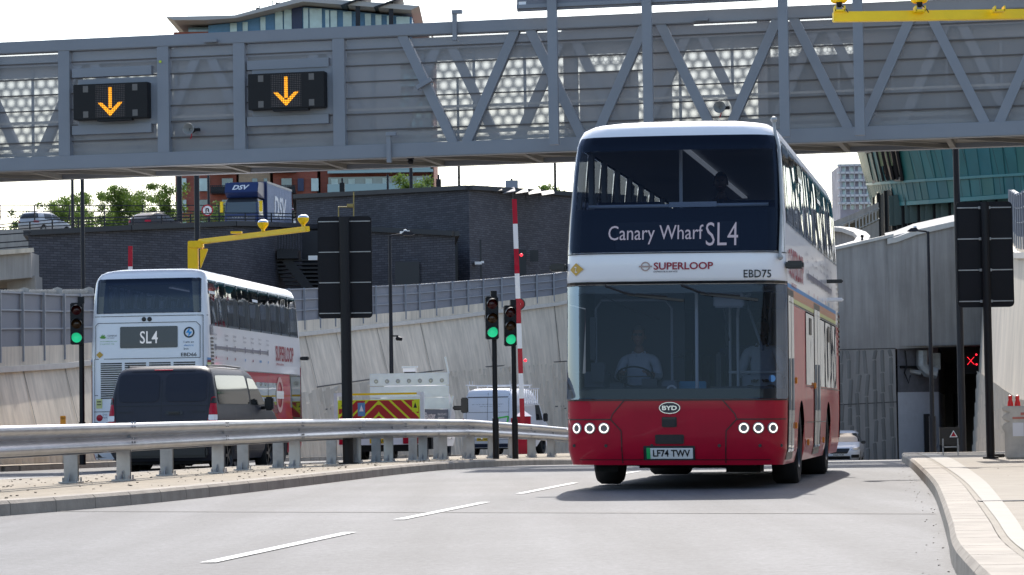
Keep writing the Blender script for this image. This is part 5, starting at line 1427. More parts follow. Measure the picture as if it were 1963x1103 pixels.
def rect(u0, u1, z0, z1, r=.05): return roundpoly([(u0, z0), (u1, z0), (u1, z1), (u0, z1)], r)
def patch(mb, fn, poly, rows=14, cols=6, m=None, us=1.0):
    """surface patch of convex poly (u, z); fn(u, z) -> point; us scales u for metric rounding"""
    zmin = min(p[1] for p in poly); zmax = max(p[1] for p in poly)
    zs = sorted(set([round(p[1], 4) for p in poly] + [zmin + (zmax - zmin) * i / rows for i in range(rows + 1)]))
    zz = [zs[0]]
    for z_ in zs[1:]:
        if z_ - zz[-1] > .004: zz.append(z_)
    vs = []; n = len(poly); R = []
    for z_ in zz:
        xs = []
        for i in range(n):
            a, b = poly[i], poly[(i+1) % n]
            if min(a[1], b[1]) - 1e-6 <= z_ <= max(a[1], b[1]) + 1e-6:
                if abs(a[1] - b[1]) < 1e-6: xs += [a[0], b[0]]
                else:
                    t = min(max((z_ - a[1]) / (b[1] - a[1]), 0), 1); xs.append(lerp(a[0], b[0], t))
        if len(xs) < 2: continue
        u0, u1 = min(xs), max(xs); R.append(1); vs += [fn(lerp(u0, u1, i / cols), z_) for i in range(cols + 1)]
    k = cols + 1
    return mb.add(vs, [(j*k+i, j*k+i+1, (j+1)*k+i+1, (j+1)*k+i) for j in range(len(R)-1) for i in range(cols)], m)
def line(mb, fn, a, b, w_=.012, m=None, n=6):
    """thin gap line on a surface"""
    d = Vector((b[0]-a[0], b[1]-a[1])); d.normalize(); px, pz = -d.y * w_/2, d.x * w_/2
    vs = []
    for i in range(n + 1):
        t = i / n; u, z_ = lerp(a[0], b[0], t), lerp(a[1], b[1], t); vs += [fn(u - px, z_ - pz), fn(u + px, z_ + pz)]
    return mb.add(vs, [(2*i, 2*i+1, 2*i+3, 2*i+2) for i in range(n)], m)
def wheel(root, c, r, wd, sg, rimr=.6, spokes=5, name='wheel', rimm=None, detail=True):
    """sg: outward side"""
    c = Vector(c); x0 = c.x - sg * wd
    mb = MB(); prof = [(r*rimr, 0), (r*.92, -.005), (r, .04), (r, wd - .04), (r*.93, wd + .004), (r*rimr*1.02, wd - .01), (r*rimr, wd - .05)]
    mb.lathe(prof, (x0, c.y, c.z), (sg, 0, 0), 32); w_ = mb.build(name, M['rubber'], root, smooth=True, ang=50)
    mb = MB(); mb.lathe([(0, wd - .10), (r*.18, wd - .09), (r*.2, wd - .12), (r*rimr*.9, wd - .13), (r*rimr, wd - .02), (r*rimr*1.03, wd)], (x0, c.y, c.z), (sg, 0, 0), 32)
    if spokes:
        for k in range(spokes):
            a = 2*pi*k/spokes; p = Vector((x0 + sg*(wd - .05), c.y, c.z)); q = p + Vector((0, cos(a), sin(a))) * r*rimr*.95; mb.beam(p, q, .05, .07, up=(1, 0, 0))
    mb.build('rim', rimm or M['trim'], w_, smooth=True)
    return w_
def numplate(root, fn, u, z_, w_, h, text, m, band=False, name='number_plate', tm=None):
    mb = MB(); patch(mb, fn, rect(u - w_/2, u + w_/2, z_ - h/2, z_ + h/2, .01), 2, 2, m); p = mb.build(name, None, root)
    f2 = lambda a, b: fn(a, b) + (fn(a, b) - root_center) * 0
    mb = MB(); 
    off = lambda uu, vv: fn(uu, vv) + PLN[0]
    put_text(mb, text, off, u - w_*(.36 if band else .43), u + w_*.44, z_ - h*.32, z_ + h*.32, bold=.022); mb.build('characters', tm or M['trim'], p)
    if band:
        mb = MB(); patch(mb, off, rect(u - w_/2, u - w_*.42, z_ - h/2, z_ + h/2, .004), 2, 2); mb.build('green_band', mat('green_flash', (.02, .45, .12), .4), p)
    return p
PLN = [Vector((0, -.006, 0))]; root_center = Vector((0, 0, 0))

# ---------------------------------------------------------------- people (torso up is what shows; the whole seated figure is built)
skin_m = [mat('skin_light', (.42, .24, .17), .55), mat('skin_dark', (.07, .035, .022), .5)]
cloth_w = mat('white_shirt', (.62, .65, .72), .8, var=.06, vscale=9, bump=.4, bscale=14); cloth_d = mat('dark_trousers', (.02, .022, .03), .9)
def seated(name_parent, loc, rz, skin, shirt, label, hair=(.25, .22, .19), sunglasses=False, arms='wheel', cat='person'):
    r = empty('person', loc, rz, label=label, cat=cat)
    def chain(bm, pts, prev=None):
        pass
    J = [((0, 0, .0), .145), ((0, .03, .18), .135), ((0, .03, .36), .155), ((0, .01, .50), .11), ((0, .0, .58), .055), ((0, -.02, .66), .06)]
    vs = [j[0] for j in J]; rs = [j[1] for j in J]; es = [(i, i+1) for i in range(5)]
    def add(par, pts):
        last = par
        for p, q in pts: vs.append(p); rs.append(q); es.append((last, len(vs)-1)); last = len(vs)-1
    for s in (-1, 1):
        if arms == 'wheel': add(3, [((s*.19, .0, .47), .065), ((s*.25, -.12, .26), .05), ((s*.16, -.38, .30), .035), ((s*.15, -.44, .32), .028)])
        else: add(3, [((s*.19, .0, .47), .07), ((s*.26, -.04, .22), .055), ((s*.14, -.28, .14), .04), ((s*.08, -.36, .13), .03)])
        add(0, [((s*.10, -.08, .0), .10), ((s*.13, -.48, .02), .075), ((s*.13, -.50, -.38), .055), ((s*.13, -.62, -.44), .04)])
    me = bpy.data.meshes.new('body'); me.from_pydata(vs, es, []); o = bpy.data.objects.new('body', me); S.collection.objects.link(o)
    md = o.modifiers.new('skin', 'SKIN'); md.use_smooth_shade = True
    sv = me.skin_vertices[0].data
    for i, q in enumerate(rs): sv[i].radius = (q * (1.15 if i < 4 else 1), q * (.85 if i < 4 else 1))
    sv[0].use_root = True
    o.modifiers.new('sub', 'SUBSURF').levels = 2; o.modifiers['sub'].render_levels = 2
    C.view_layer.update(); m2 = bpy.data.meshes.new_from_object(o.evaluated_get(C.evaluated_depsgraph_get())); bpy.data.objects.remove(o)
    # head, added to the same body mesh
    bm = bmesh.new(); bm.from_mesh(m2)
    hb = MB(); n = 20; m_ = 14; hc = Vector((0, -.03, .755)); hv = []
    for j in range(m_ + 1):
        for i in range(n):
            th = pi*j/m_; ph = 2*pi*i/n; x, y, z_ = sin(th)*cos(ph), sin(th)*sin(ph), cos(th)
            X = x*.078 * (1 - .22*max(0, -z_)); Y = y*.098; Z = z_*.122
            if y < -.5 and -.75 < z_ < -.1: Y -= .006
            if y < -.9 and abs(x) < .3 and -.3 < z_ < .12: Y -= .022 * (1 - abs(x)/.3)      # nose
            if y < -.6 and .05 < z_ < .32 and .2 < abs(x) < .65: Y += .008                  # eye hollows
            hv.append(hc + Vector((X, Y, Z)))
    hb.add(hv, [(j*n+i, (j+1)*n+i, (j+1)*n+(i+1) % n, j*n+(i+1) % n) for j in range(m_) for i in range(n)])
    for s in (-1, 1): hb.sphere(hc + Vector((s*.082, .005, -.01)), .024, n=8, sc=(.4, .8, 1.3))
    # hands with five fingers
    for s in (-1, 1):
        hp = Vector((s*.145, -.47, .33)) if arms == 'wheel' else Vector((s*.07, -.39, .13))
        hb.sphere(hp, .04, n=8, sc=(.7, 1.1, .5))
        for k in range(4): b0_ = hp + Vector(((k-1.5)*.018, -.03, .0)); hb.tube([b0_, b0_ + Vector((0, -.03 - .004*(k in (1, 2)), .005)), b0_ + Vector((0, -.045, -.02))], [.009, .008, .007], n=6)
        t_ = hp + Vector((-s*.025, -.01, 0)); hb.tube([t_, t_ + Vector((-s*.02, -.025, .01)), t_ + Vector((-s*.015, -.045, 0))], [.011, .009, .008], n=6)
    nm = len(bm.verts); hvv = [bm.verts.new(v) for v in hb.v]
    for f_ in hb.f:
        try: bm.faces.new([hvv[i] for i in f_])
        except Exception: pass
    for f_ in bm.faces:
        c = f_.calc_center_median(); f_.smooth = True
        if c.z > .545 or (c.y < -.30 and c.z > .1 and abs(c.x) < .3): f_.material_index = 0
        elif c.z > .02 and c.y > -.32: f_.material_index = 1
        else: f_.material_index = 2
    m3 = bpy.data.meshes.new('body'); bm.to_mesh(m3); bm.free()
    for q in (skin, shirt, cloth_d): m3.materials.append(q)
    b = bpy.data.objects.new('body', m3); S.collection.objects.link(b); b.parent = r
    hm = MB(); hv = []
    for j in range(8):
        for i in range(n):
            th = pi*.56*j/7; ph = 2*pi*i/n; x, y, z_ = sin(th)*cos(ph), sin(th)*sin(ph), cos(th)
            if y < -.35 and z_ < .55: z_ = .55; 
            hv.append(hc + Vector((x*.086, y*.106 + .006, z_*.13 + .004)))
    hm.add(hv, [(j*n+i, (j+1)*n+i, (j+1)*n+(i+1) % n, j*n+(i+1) % n) for j in range(7) for i in range(n)])
    hm.build('hair', mat('hair', hair, .8), r, smooth=True)
    fm = MB()
    for s in (-1, 1):
        if sunglasses: fm.box(hc + Vector((s*.033, -.10, .018)), (.05, .012, .03))
        else: fm.sphere(hc + Vector((s*.032, -.088, .018)), .011, n=8)
    if sunglasses: fm.box(hc + Vector((0, -.105, .024)), (.03, .008, .006))
    fm.build('glasses' if sunglasses else 'eyes', M['trim'], r)
    mm_ = MB(); mm_.box(hc + Vector((0, -.1, -.055)), (.045, .008, .008)); mm_.build('mouth', mat('lip', (.25, .08, .07), .6), r)
    cm = MB()
    for s in (-1, 1): cm.add([(s*.02, -.10, .50), (s*.10, -.07, .53), (s*.075, -.03, .58), (s*.015, -.09, .55)], [(0, 1, 2, 3)])
    cm.build('collar', shirt, r)
    return r

# ================================================================ double-deck bus
BW = [(.28, 1.22, .08, 10.80, .28, .20, .05), (.45, 1.258, .02, 10.86, .28, .22, .06), (.80, 1.27, .0, 10.88, .34, .22, .07), (1.02, 1.272, .0, 10.88, .34, .22, .07), (2.34, 1.268, .05, 10.86, .32, .22, .07),
      (2.42, 1.27, .0, 10.86, .30, .22, .08), (2.69, 1.262, .03, 10.85, .30, .22, .08), (3.10, 1.25, .11, 10.83, .30, .22, .08), (3.70, 1.215, .24, 10.80, .30, .24, .08), (3.98, 1.19, .32, 10.76, .30, .26, .08),
      (4.08, 1.165, .37, 10.72, .30, .28, .08), (4.17, 1.125, .43, 10.64, .32, .32, .08), (4.235, 1.03, .54, 10.5, .36, .36, .08), (4.275, .86, .74, 10.3, .4, .4, .06), (4.295, .6, 1.1, 9.9, .4, .4, .03)]
BUS = Loft(BW)
ARY = [2.62, 7.95]; AR, AC = .60, .42
gl_up = glass('windscreen_upper', tint=(.42, .46, .54), refl=(.6, .7, .9), fmin=.0, fmax=.35)
gl_lo = glass('windscreen_lower', tint=(.42, .46, .53), refl=(.6, .75, 1.0), fmin=.005, fmax=.38)
gl_side = glass('side_glass', tint=(.55, .58, .60), fmin=.06, fmax=.85, wave=.25)
film = glass('film_window', tint=(.12, .12, .12), fmin=.25, fmax=.95, wave=.12, alpha=.85, body=(.30, .29, .27))
frit = mat('black_glass', (.006, .008, .014), .05, spec=.8)
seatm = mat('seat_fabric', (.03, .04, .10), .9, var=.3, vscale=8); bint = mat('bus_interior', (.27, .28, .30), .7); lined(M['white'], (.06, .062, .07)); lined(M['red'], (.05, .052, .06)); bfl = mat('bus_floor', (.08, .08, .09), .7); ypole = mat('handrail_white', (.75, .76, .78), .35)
decal_red = mat('decal_maroon', (.30, .01, .03), .5); decal_grey = mat('decal_grey', (.22, .21, .25), .5); decal_blue = mat('decal_blue', (.12, .30, .55), .5); decal_org = mat('decal_orange', (.62, .33, .20), .5); decal_yel = mat('decal_yellow', (.66, .66, .28), .5); decal_gold = mat('decal_gold', (.62, .36, .05), .45); decal_green = mat('decal_green', (.12, .38, .05), .5)
disp = mat('display_panel', (.018, .02, .03), .15, spec=.6)
def ysides():
    base = [.5, .75, 1.0, 1.35, 1.8, 3.3, 3.45, 3.6, 4.0, 4.5, 4.9, 5.5, 6.1, 6.5, 6.9, 7.1, 8.8, 9.2, 9.8, 10.2, 10.4, 10.55]
    for yc in ARY:
        for k in range(13): base.append(round(yc - AR + 2 * AR * k / 12, 4))
    return sorted(set(base))
YSD = ysides()
UPW = [(.72, 1.62), (1.72, 2.72), (2.82, 3.92), (4.02, 5.12), (5.22, 6.32), (6.42, 7.52), (7.62, 8.72), (8.82, 9.62), (9.72, 10.35)]
def make_bus(label, fleet, plate, group, dest_front, hv_red_side=False):
    r = empty('double_deck_bus', label=label, cat='bus', group=group)
    zs = [.28, .36, .45, .62, .80, 1.02, 1.10, 1.15, 1.35, 1.8, 1.88, 2.14, 2.34, 2.38, 2.42, 2.69, 2.76, 3.10, 3.4, 3.7, 3.98, 4.08, 4.17, 4.235, 4.275, 4.295]
    ysd = sorted(set(YSD + [.72, 10.35]))
    def skip(a, b, zm):
        if a[0] == 'f' and b[0] == 'f':
            t = max(abs(a[1]), abs(b[1]))
            if 2.76 < zm < 3.98 and t <= .86: return True
            if 1.10 < zm < 2.34 and t <= .94: return True
        if a[0] == 'r' and b[0] == 'r' and 3.4 < zm < 3.98 and max(abs(a[1]), abs(b[1])) <= .75: return True
        if a[0] == 's' and b[0] == 's' and a[1] == b[1]:
            y0, y1 = sorted((a[2], b[2]))
            if 3.10 < zm < 3.98 and y0 >= .71 and y1 <= 10.36: return True
            if 1.35 < zm < (2.14 if a[1] > 0 else 1.88) and y0 >= 3.4 and y1 <= 9.81 and not (a[1] > 0 and 4.89 < y0 < 6.1): return True
            if a[1] < 0 and 1.35 < zm < 2.14 and y1 <= 1.81: return True
        return False
    def mf(a, b, zm):
        if a[0] == 'r' or b[0] == 'r': return M['red'] if zm < 2.14 and max(abs(q[1]) if q[0] == 'r' else 1 for q in (a, b)) > .91 else M['white']
        if a[0] == 's' and zm < 2.14:
            return M['red']
        if a[0] == 'f' or b[0] == 'f': return M['red'] if zm < 2.36 else M['white']
        return M['white'] if zm > 2.14 else M['red']
    BUS.shell(zs, ysd, skip=skip, matf=mf, arches=ARY, ar=AR, az=1.15, ac=AC).build('body', None, r, smooth=True, ang=40)
    fx = BUS.frontx(.006); fx2 = BUS.frontx(.010); fx3 = BUS.frontx(.014); ft = BUS.front(.006); ft2 = BUS.front(.011)
    rx = BUS.rearx(.006); rx2 = BUS.rearx(.011)
    # windscreens with dark printed borders
    mb = MB(); patch(mb, ft2, rect(-.885, .885, 2.71, 4.075, .09), 22, 28); mb.build('upper_windscreen', gl_up, r, smooth=True)
    mb = MB()
    patch(mb, ft, roundpoly([(-.885, 3.90), (.885, 3.90), (.885, 4.075), (-.885, 4.075)], .04), 6, 24)
    patch(mb, ft, rect(-.885, -.83, 2.71, 4.0, .03), 14, 2); patch(mb, ft, rect(.83, .885, 2.71, 4.0, .03), 14, 2)
    mb.build('windscreen_border', frit, r)
    mb = MB(); patch(mb, ft, rect(-.84, .84, 2.715, 3.22, .02), 6, 20); mb.build('destination_panel', mat('destination_panel', (.012, .016, .028), .2), r)
    mb = MB(); patch(mb, fx2, rect(-.66, .76, 2.74, 3.06, .02), 4, 10); d_ = mb.build('destination_display', mat('display_face', (.03, .036, .05), .3), r)
    if dest_front:
        mb = MB(); put_text(mb, 'Canary Wharf', BUS.frontx(.016), -.745, .35, 2.80, 3.02, bold=.0); put_text(mb, 'SL4', BUS.frontx(.016), .38, .745, 2.775, 3.045, bold=-.006); mb.build('destination_text', M['white_glow'], d_)
    mb = MB(); patch(mb, ft2, rect(-.975, .975, 1.03, 2.335, .05), 22, 32); mb.build('lower_windscreen', gl_lo, r, smooth=True)
    mb = MB(); patch(mb, ft, rect(-.975, .975, 1.03, 1.15, .03), 3, 28); patch(mb, ft, rect(-.975, -.915, 1.05, 2.33, .02), 10, 2); patch(mb, ft, rect(.915, .975, 1.05, 2.33, .02), 10, 2); patch(mb, ft, rect(-.975, .975, 2.24, 2.335, .03), 3, 28)
    mb.build('windscreen_border', frit, r)
    mb = MB(); line(mb, ft2, (-.99, 2.36), (.99, 2.36), .03, n=30); line(mb, ft2, (-.93, 2.70), (1.0, 2.70), .012, n=30); line(mb, ft2, (-1, 1.02), (1, 1.02), .014, n=30)
    for s in (-1, 1):
        line(mb, fx2, (s*1.36, .80), (s*.72, .80), .012); line(mb, fx2, (s*.72, .80), (s*.70, .86), .012); line(mb, fx2, (s*.70, .86), (s*.56, 1.02), .012); line(mb, fx2, (s*.72, .80), (s*.60, .67), .012); line(mb, fx2, (s*.60, .67), (s*.59, .30), .012); line(mb, ft2, (s*.93, 2.70), (s*.91, 4.08), .01)
    mb.build('panel_gap', M['trim'], r)
    # lamps: three rings each side
    for s in (-1, 1):
        for x in (.80, .965, 1.13):
            p = BUS.frontx(.0)(s*x, .70); q = BUS.frontx(.02)(s*x, .70); ax = (q - p).normalized()
            mb = MB(); mb.lathe([(0, .006), (.052, .008)], p, ax, 20, M['lamp_bowl']); mb.lathe([(.052, .008), (.058, .014), (.064, .010), (.066, .0)], p, ax, 20, M['galv_dull']); h_ = mb.build('headlight', None, r, smooth=True)
            mb = MB(); mb.lathe([(.041, .014), (.043, .019), (.050, .019), (.052, .014)], p, ax, 20); mb.build('light_ring', M['lamp_glow'], h_, smooth=True)
    for x in (-1.18, -.78, -.25, .52, .98, 1.25):
        p = BUS.frontx(.0)(x, .50); mb = MB(); mb.lathe([(0, .008), (.018, .008), (.02, .0)], p, (0, -1, 0), 10); mb.build('parking_sensor', M['trim'], r)
    # badge and grille openings
    mb = MB(); c0 = BUS.frontx(.012)(-.04, .93)
    n = 28; pl = [(-.04 + cos(2*pi*i/n)*.122, .93 + sin(2*pi*i/n)*.068) for i in range(n)]; patch(mb, BUS.frontx(.014), pl, 8, 4, M['chrome']); pl = [(-.04 + cos(2*pi*i/n)*.112, .93 + sin(2*pi*i/n)*.059) for i in range(n)]; patch(mb, BUS.frontx(.018), pl, 8, 4, mat('badge_blue', (.01, .015, .035), .25)); put_text(mb, 'BYD', BUS.frontx(.022), -.125, .045, .905, .955, M['chrome'], bold=.03); mb.build('badge', None, r)
    for (a, b, c, d) in ((-.13, .04, .71, .83), (-.21, .12, .52, .63)):
        mb = MB(); patch(mb, BUS.frontx(.008), rect(a, b, c, d, .02), 6, 4); g_ = mb.build('front_sensor_panel', M['trim'], r); mb = MB(); patch(mb, BUS.frontx(.014), rect(a + .015, b - .015, c + .015, d - .015, .012), 4, 4); mb.build('sensor_face', mat('sensor_face', (.02, .02, .025), .25), g_)
    mb = MB(); patch(mb, BUS.frontx(.010), rect(-.34, .24, .335, .495, .02), 4, 4); mb.build('plate_surround', M['red'], r)
    mb = MB(); line(mb, BUS.frontx(.013), (-.34, .495), (.24, .495), .01); line(mb, BUS.frontx(.013), (-.34, .335), (-.34, .495), .01); line(mb, BUS.frontx(.013), (.24, .335), (.24, .495), .01); line(mb, BUS.frontx(.008), (-1.1, .34), (1.1, .34), .008, n=20); mb.build('panel_gap', M['trim'], r)
    global PLN
    PLN[0] = Vector((0, -.005, 0)); numplate(r, BUS.frontx(.016), -.045, .415, .53, .125, plate, mat('plate_white', (.80, .80, .78), .4), band=True)
    # band lettering
    mb = MB(); put_text(mb, 'SUPERLOOP', fx2, -.215, .465, 2.505, 2.59, bold=.022); mb.build('lettering', decal_red, r)
    mb = MB(); put_text(mb, 'EXPRESS BUS SERVICE', fx2, -.215, .06, 2.475, 2.492, bold=.01); put_text(mb, fleet, fx2, .81, 1.12, 2.405, 2.495, M['trim'], bold=.010); mb.build('lettering', None, r)
    def ringlogo(fn, cu, cz, R, mbar, sgn=(0, -1, 0)):
        mb = MB(); n = 24; vs = []
        for i in range(n):
            a = 2*pi*i/n; vs += [fn(cu + cos(a)*R*.72, cz + sin(a)*R*.72), fn(cu + cos(a)*R, cz + sin(a)*R)]
        mb.add(vs, [(2*i, 2*i+1, (2*i+3) % (2*n), (2*i+2) % (2*n)) for i in range(n)]); return mb
    mb = ringlogo(fx2, -.31, 2.545, .055, None); line(mb, fx3, (-.385, 2.545), (-.235, 2.545), .018); mb.build('round_logo', mat('logo_ring', (.42, .30, .26), .5), r)
    mb = MB(); patch(mb, fx2, [(-1.13, 2.42 + .03), (-1.03, 2.525), (-1.13, 2.60), (-1.23, 2.525)], 6, 3); mb.build('hazard_diamond', decal_gold, r)
    mb = MB(); put_text(mb, 'Z', fx3, -1.15, -1.11, 2.49, 2.555, M['white'], shear=-.3); mb.build('hazard_bolt', None, r)
    # wipers
    for x0, z0, x1, z1 in ((-.78, 2.33, -.42, 2.22), (.10, 2.33, .42, 2.22)):
        mb = MB(); f8 = BUS.frontx(.05); mb.tube([f8(x0, z0), f8(lerp(x0, x1, .6), lerp(z0, z1, .7)), f8(x1, z1)], .014, n=6); mb.beam(f8(x1 - .1, z1 + .01), f8(x1 + .55, z1 - .07), .012, .03); mb.tube([f8(x1, z1 + .01), f8(x1 + .35, z1 - .02)], .012, n=6); mb.build('wiper', M['trim'], r)
    # camera mirrors
    for s in (-1, 1):
        mb = MB(); mb.box((s*1.37, .36, 2.56), (.20, .16, .09)); mb.box((s*1.30, .42, 2.56), (.12, .10, .07)); mb.build('mirror_camera', M['trim'], r, bev=.02)
    mb = MB(); mb.tube([BUS.frontx(.03)(1.22, 2.66), BUS.frontx(.03)(1.245, 3.2), BUS.frontx(.03)(1.22, 3.9), BUS.frontx(.03)(1.16, 4.12), (1.12, .62, 4.25)], .018, n=8); mb.sphere(BUS.frontx(.04)(1.215, 2.64), .035, n=8); mb.sphere((1.12, .62, 4.26), .04, n=8); mb.build('branch_deflector', M['galv_dull'], r, smooth=True)
    # side windows
    for sg in (-1, 1):
        sd = BUS.side(sg, .008); sd2 = BUS.side(sg, .013)
        for a, b in UPW:
            mb = MB(); patch(mb, sd, rect(a, b, 3.06, 4.03, .05), 10, 4); w_ = mb.build('upper_window', gl_side, r, smooth=True)
        for q0, q1 in [(a[1] - .02, b[0] + .02) for a, b in zip(UPW, UPW[1:])] + [(.62, .76), (10.33, 10.45)]:
            mb = MB(); patch(mb, BUS.side(sg, .004), rect(q0, q1, 3.06, 4.03, .01), 8, 1); mb.build('window_pillar', frit, r)
        for a, b in ((UPW[2]) , (UPW[5])) if sg > 0 else ((UPW[4]), (UPW[8])):
            mb = MB(); patch(mb, sd2, rect(a + .15, a + .8, 3.72, 3.96, .02), 4, 2); h_ = mb.build('hopper_vent', frit, r)
            mb = MB(); q0, q1 = sd2(a + .17, 3.73), sd2(a + .78, 3.73); ox = Vector((sg*.003, 0, 0)); mb.quad(q0 + ox, q1 + ox, sd2(a + .78, 3.79) + ox, sd2(a + .17, 3.79) + ox); mb.build('hopper_pane', M.setdefault('pane', mat('pane', (.5, .6, .75), .2)), h_)
        # lower windows under film / dark glass
        lowin = [(3.42, 4.86), (6.16, 7.2), (7.28, 8.5), (8.56, 9.78)] if sg > 0 else [(3.42, 4.5), (4.56, 5.9), (5.96, 7.3), (7.36, 8.6), (8.66, 9.78)]
        for a, b in lowin:
            mb = MB(); patch(mb, sd, rect(a, b, 1.22, 2.12 if sg > 0 else 1.92, .03), 8, 4); mb.build('lower_window', film, r, smooth=True)
        mb = MB()
        line(mb, sd2, (.6, 2.15), (10.5, 2.15), .012, n=10); line(mb, sd2, (3.4, 1.2), (10.5, 1.2), .01, n=10); line(mb, sd2, (3.4, .75), (7.2, .75), .01, n=8)
        for y in (3.36, 4.88 if sg > 0 else 4.53, 6.14, 7.24, 9.8): line(mb, sd2, (y, .4), (y, 2.15), .01)
        mb.build('panel_gap', M['trim'], r)
        # stripes
        mb = MB()
        for k, m_ in enumerate((decal_yel, decal_org, decal_org, decal_blue)):
            if sg > 0: 
                n = 10; vs = []
                for i in range(n + 1):
                    y = lerp(.45, 9.8, i / n); h0 = 2.165 + .05 * k; vs += [BUS.side(sg, .007)(y, h0), BUS.side(sg, .007)(y, h0 + .048)]
                mb.add(vs, [(2*i, 2*i+1, 2*i+3, 2*i+2) for i in range(n)], m_)
        if sg > 0: mb.build('stripe', None, r)
        flip = (lambda u, v, f_=sd2: f_(u, v)) if sg > 0 else (lambda u, v, f_=sd2: f_(-u, v))
        def T(t, a, b, z0, z1, m_, nm='side_lettering', **k):
            mb = MB(); 
            if sg > 0: put_text(mb, t, sd2, a, b, z0, z1, m_, **k)
            else: put_text(mb, t, lambda u, v: sd2(-u, v), -b, -a, z0, z1, m_, **k)
            mb.build(nm, None, r)
        T('SUPERLOOP', 1.0 if sg > 0 else 1.35, 3.1 if sg > 0 else 3.55, 2.44, 2.80, decal_red, bold=.02)
        T('EXPRESS BUS SERVICE', 1.0 if sg > 0 else 2.6, 1.8 if sg > 0 else 3.55, 2.34, 2.39, decal_red, bold=.01)
        if sg > 0:
            mb = ringlogo(sd2, .80, 2.62, .15, None); mb.build('round_logo', decal_red, r)
        # route diagram
        ya, yb = (3.9, 8.8) if sg > 0 else (4.5, 10.1)
        mb = MB(); n = 44
        zd = lambda y: 2.60
        for i in range(n):
            y = lerp(ya, yb, i / n)
            if i % 1 == 0: patch(mb, sd2, rect(y, y + (yb-ya)/n*.62, zd(y) - .035, zd(y) + .03, .002), 1, 1)
        line(mb, sd2, (ya, 2.63), (yb, 2.63), .02)
        mb.build('route_line', decal_grey, r)
        names = ['Grove Park', 'Lee Station', 'Blackheath Station', 'East India Station', 'Billingsgate Market', 'Canary Wharf', 'Westferry Circus']
        sp = [.0, .2, .35, .54, .69, .84, 1.0]
        for i, (nm_, t) in enumerate(zip(names, sp)):
            yy_ = lerp(yb, ya, t) if sg < 0 else lerp(ya, yb, t); a, b = nm_.split(' ', 1)
            wd = .17
            T(a, yy_ - wd, yy_ + wd, 2.86, 2.91, decal_grey, 'stop_name'); T(b, yy_ - wd*.9, yy_ + wd*.9, 2.77, 2.82, decal_grey, 'stop_name')
            mb = MB(); patch(mb, BUS.side(sg, .016), rect(yy_ - .05, yy_ + .05, 2.54, 2.68, .04), 4, 2); 
            mb.build('stop_marker', decal_grey, r)
            mb = MB()
            for q in ((-.08, 0, .08) if i == 5 else (0,)): patch(mb, BUS.side(sg, .016), rect(yy_ + q - .035, yy_ + q + .035, 2.36, 2.42, .03), 3, 1)
            mb.build('line_symbol', decal_blue if i in (3, 5, 6) else decal_red, r)
        # louvre near the rear corner
        mb = MB()
        for k in range(15): patch(mb, sd2, rect(10.30, 10.56, 1.72 + k*.075, 1.76 + k*.075, .004), 1, 1)
        mb.build('side_louvre', M['trim'], r)
        if sg < 0:
            mb = MB(); patch(mb, sd2, rect(10.28, 10.58, 2.86, 3.08, .01), 1, 1, decal_grey); mb.build('route_panel', None, r); T('SL4', 10.33, 10.53, 2.90, 3.04, M['white'], bold=.01)
            mb = MB(); patch(mb, sd, roundpoly([(.60, 1.12), (1.55, 1.12), (1.75, 2.1), (.50, 2.1)], .05), 10, 4); mb.build('driver_window', frit, r)
            mb = MB(); patch(mb, BUS.side(sg, .005), roundpoly([(.48, .75), (1.35, .75), (1.9, 2.13), (.48, 2.13)], .04), 10, 4); mb.build('dark_panel', M['trim'], r)
            mb = ringlogo(sd2, 3.35 - .2, 1.65, .42, None); mb.build('round_logo', mat('roundel_pink', (.62, .35, .32), .5), r)
            mb = MB(); patch(mb, BUS.side(sg, .018), rect(2.7, 3.6, 1.56, 1.74, .01), 1, 1); mb.build('logo_bar', M['white'], r); T('SUPERLOOP', 2.78, 3.52, 1.60, 1.70, decal_red, bold=.02)
            sd3 = BUS.side(sg, .02)
        # doors on the near side
        if sg > 0:
            for a, b in ((.42, 1.36), (4.92, 6.12)):
                mb = MB(); patch(mb, sd, rect(a, b, .33, 2.30, .03), 10, 2); d_ = mb.build('door', M['trim'], r)
                mb = MB(); h = (a + b) / 2
                for q0, q1 in ((a + .05, h - .03), (h + .03, b - .05)): patch(mb, sd2, rect(q0, q1, .42, 2.22, .03), 8, 2)
                mb.build('door_glass', film, d_)
                mb = MB(); p, q = sd2(h - .05, .9) + Vector((.02, 0, 0)), sd2(h - .05, 1.5) + Vector((.02, 0, 0)); mb.cyl(p, q, .015, n=6); mb.build('door_handle', M['galv_dull'], d_)
            for y, z_ in ((1.45, 1.25), (1.45, .72), (4.8, 1.22), (3.6, .5), (6.6, .5)): 
                mb = MB(); mb.box(sd2(y, z_) + Vector((.01, 0, 0)), (.03, .10, .08)); mb.build('marker_light', M['amber'], r, bev=.008)
            for y in (4.0, 7.8): mb = MB(); patch(mb, sd2, rect(y, y + .42, 1.86, 2.08, .01), 1, 1); mb.build('air_vent', M['trim'], r)
            for z_, m_ in ((2.72, M['trim']), (2.46, M['white'])): mb = MB(); mb.box((1.36, 8.0, z_), (.26, .14, .05)); mb.build('side_camera', m_, r, bev=.015)
    # rear
    mb = MB(); patch(mb, rx2, roundpoly([(-1.12, 3.33), (1.12, 3.33), (1.08, 4.06), (-1.08, 4.06)], .05), 12, 12); mb.build('rear_window', glass('rear_glass', (.22, .26, .36), refl=(.6, .7, .9), fmin=.03, fmax=.4), r, smooth=True)
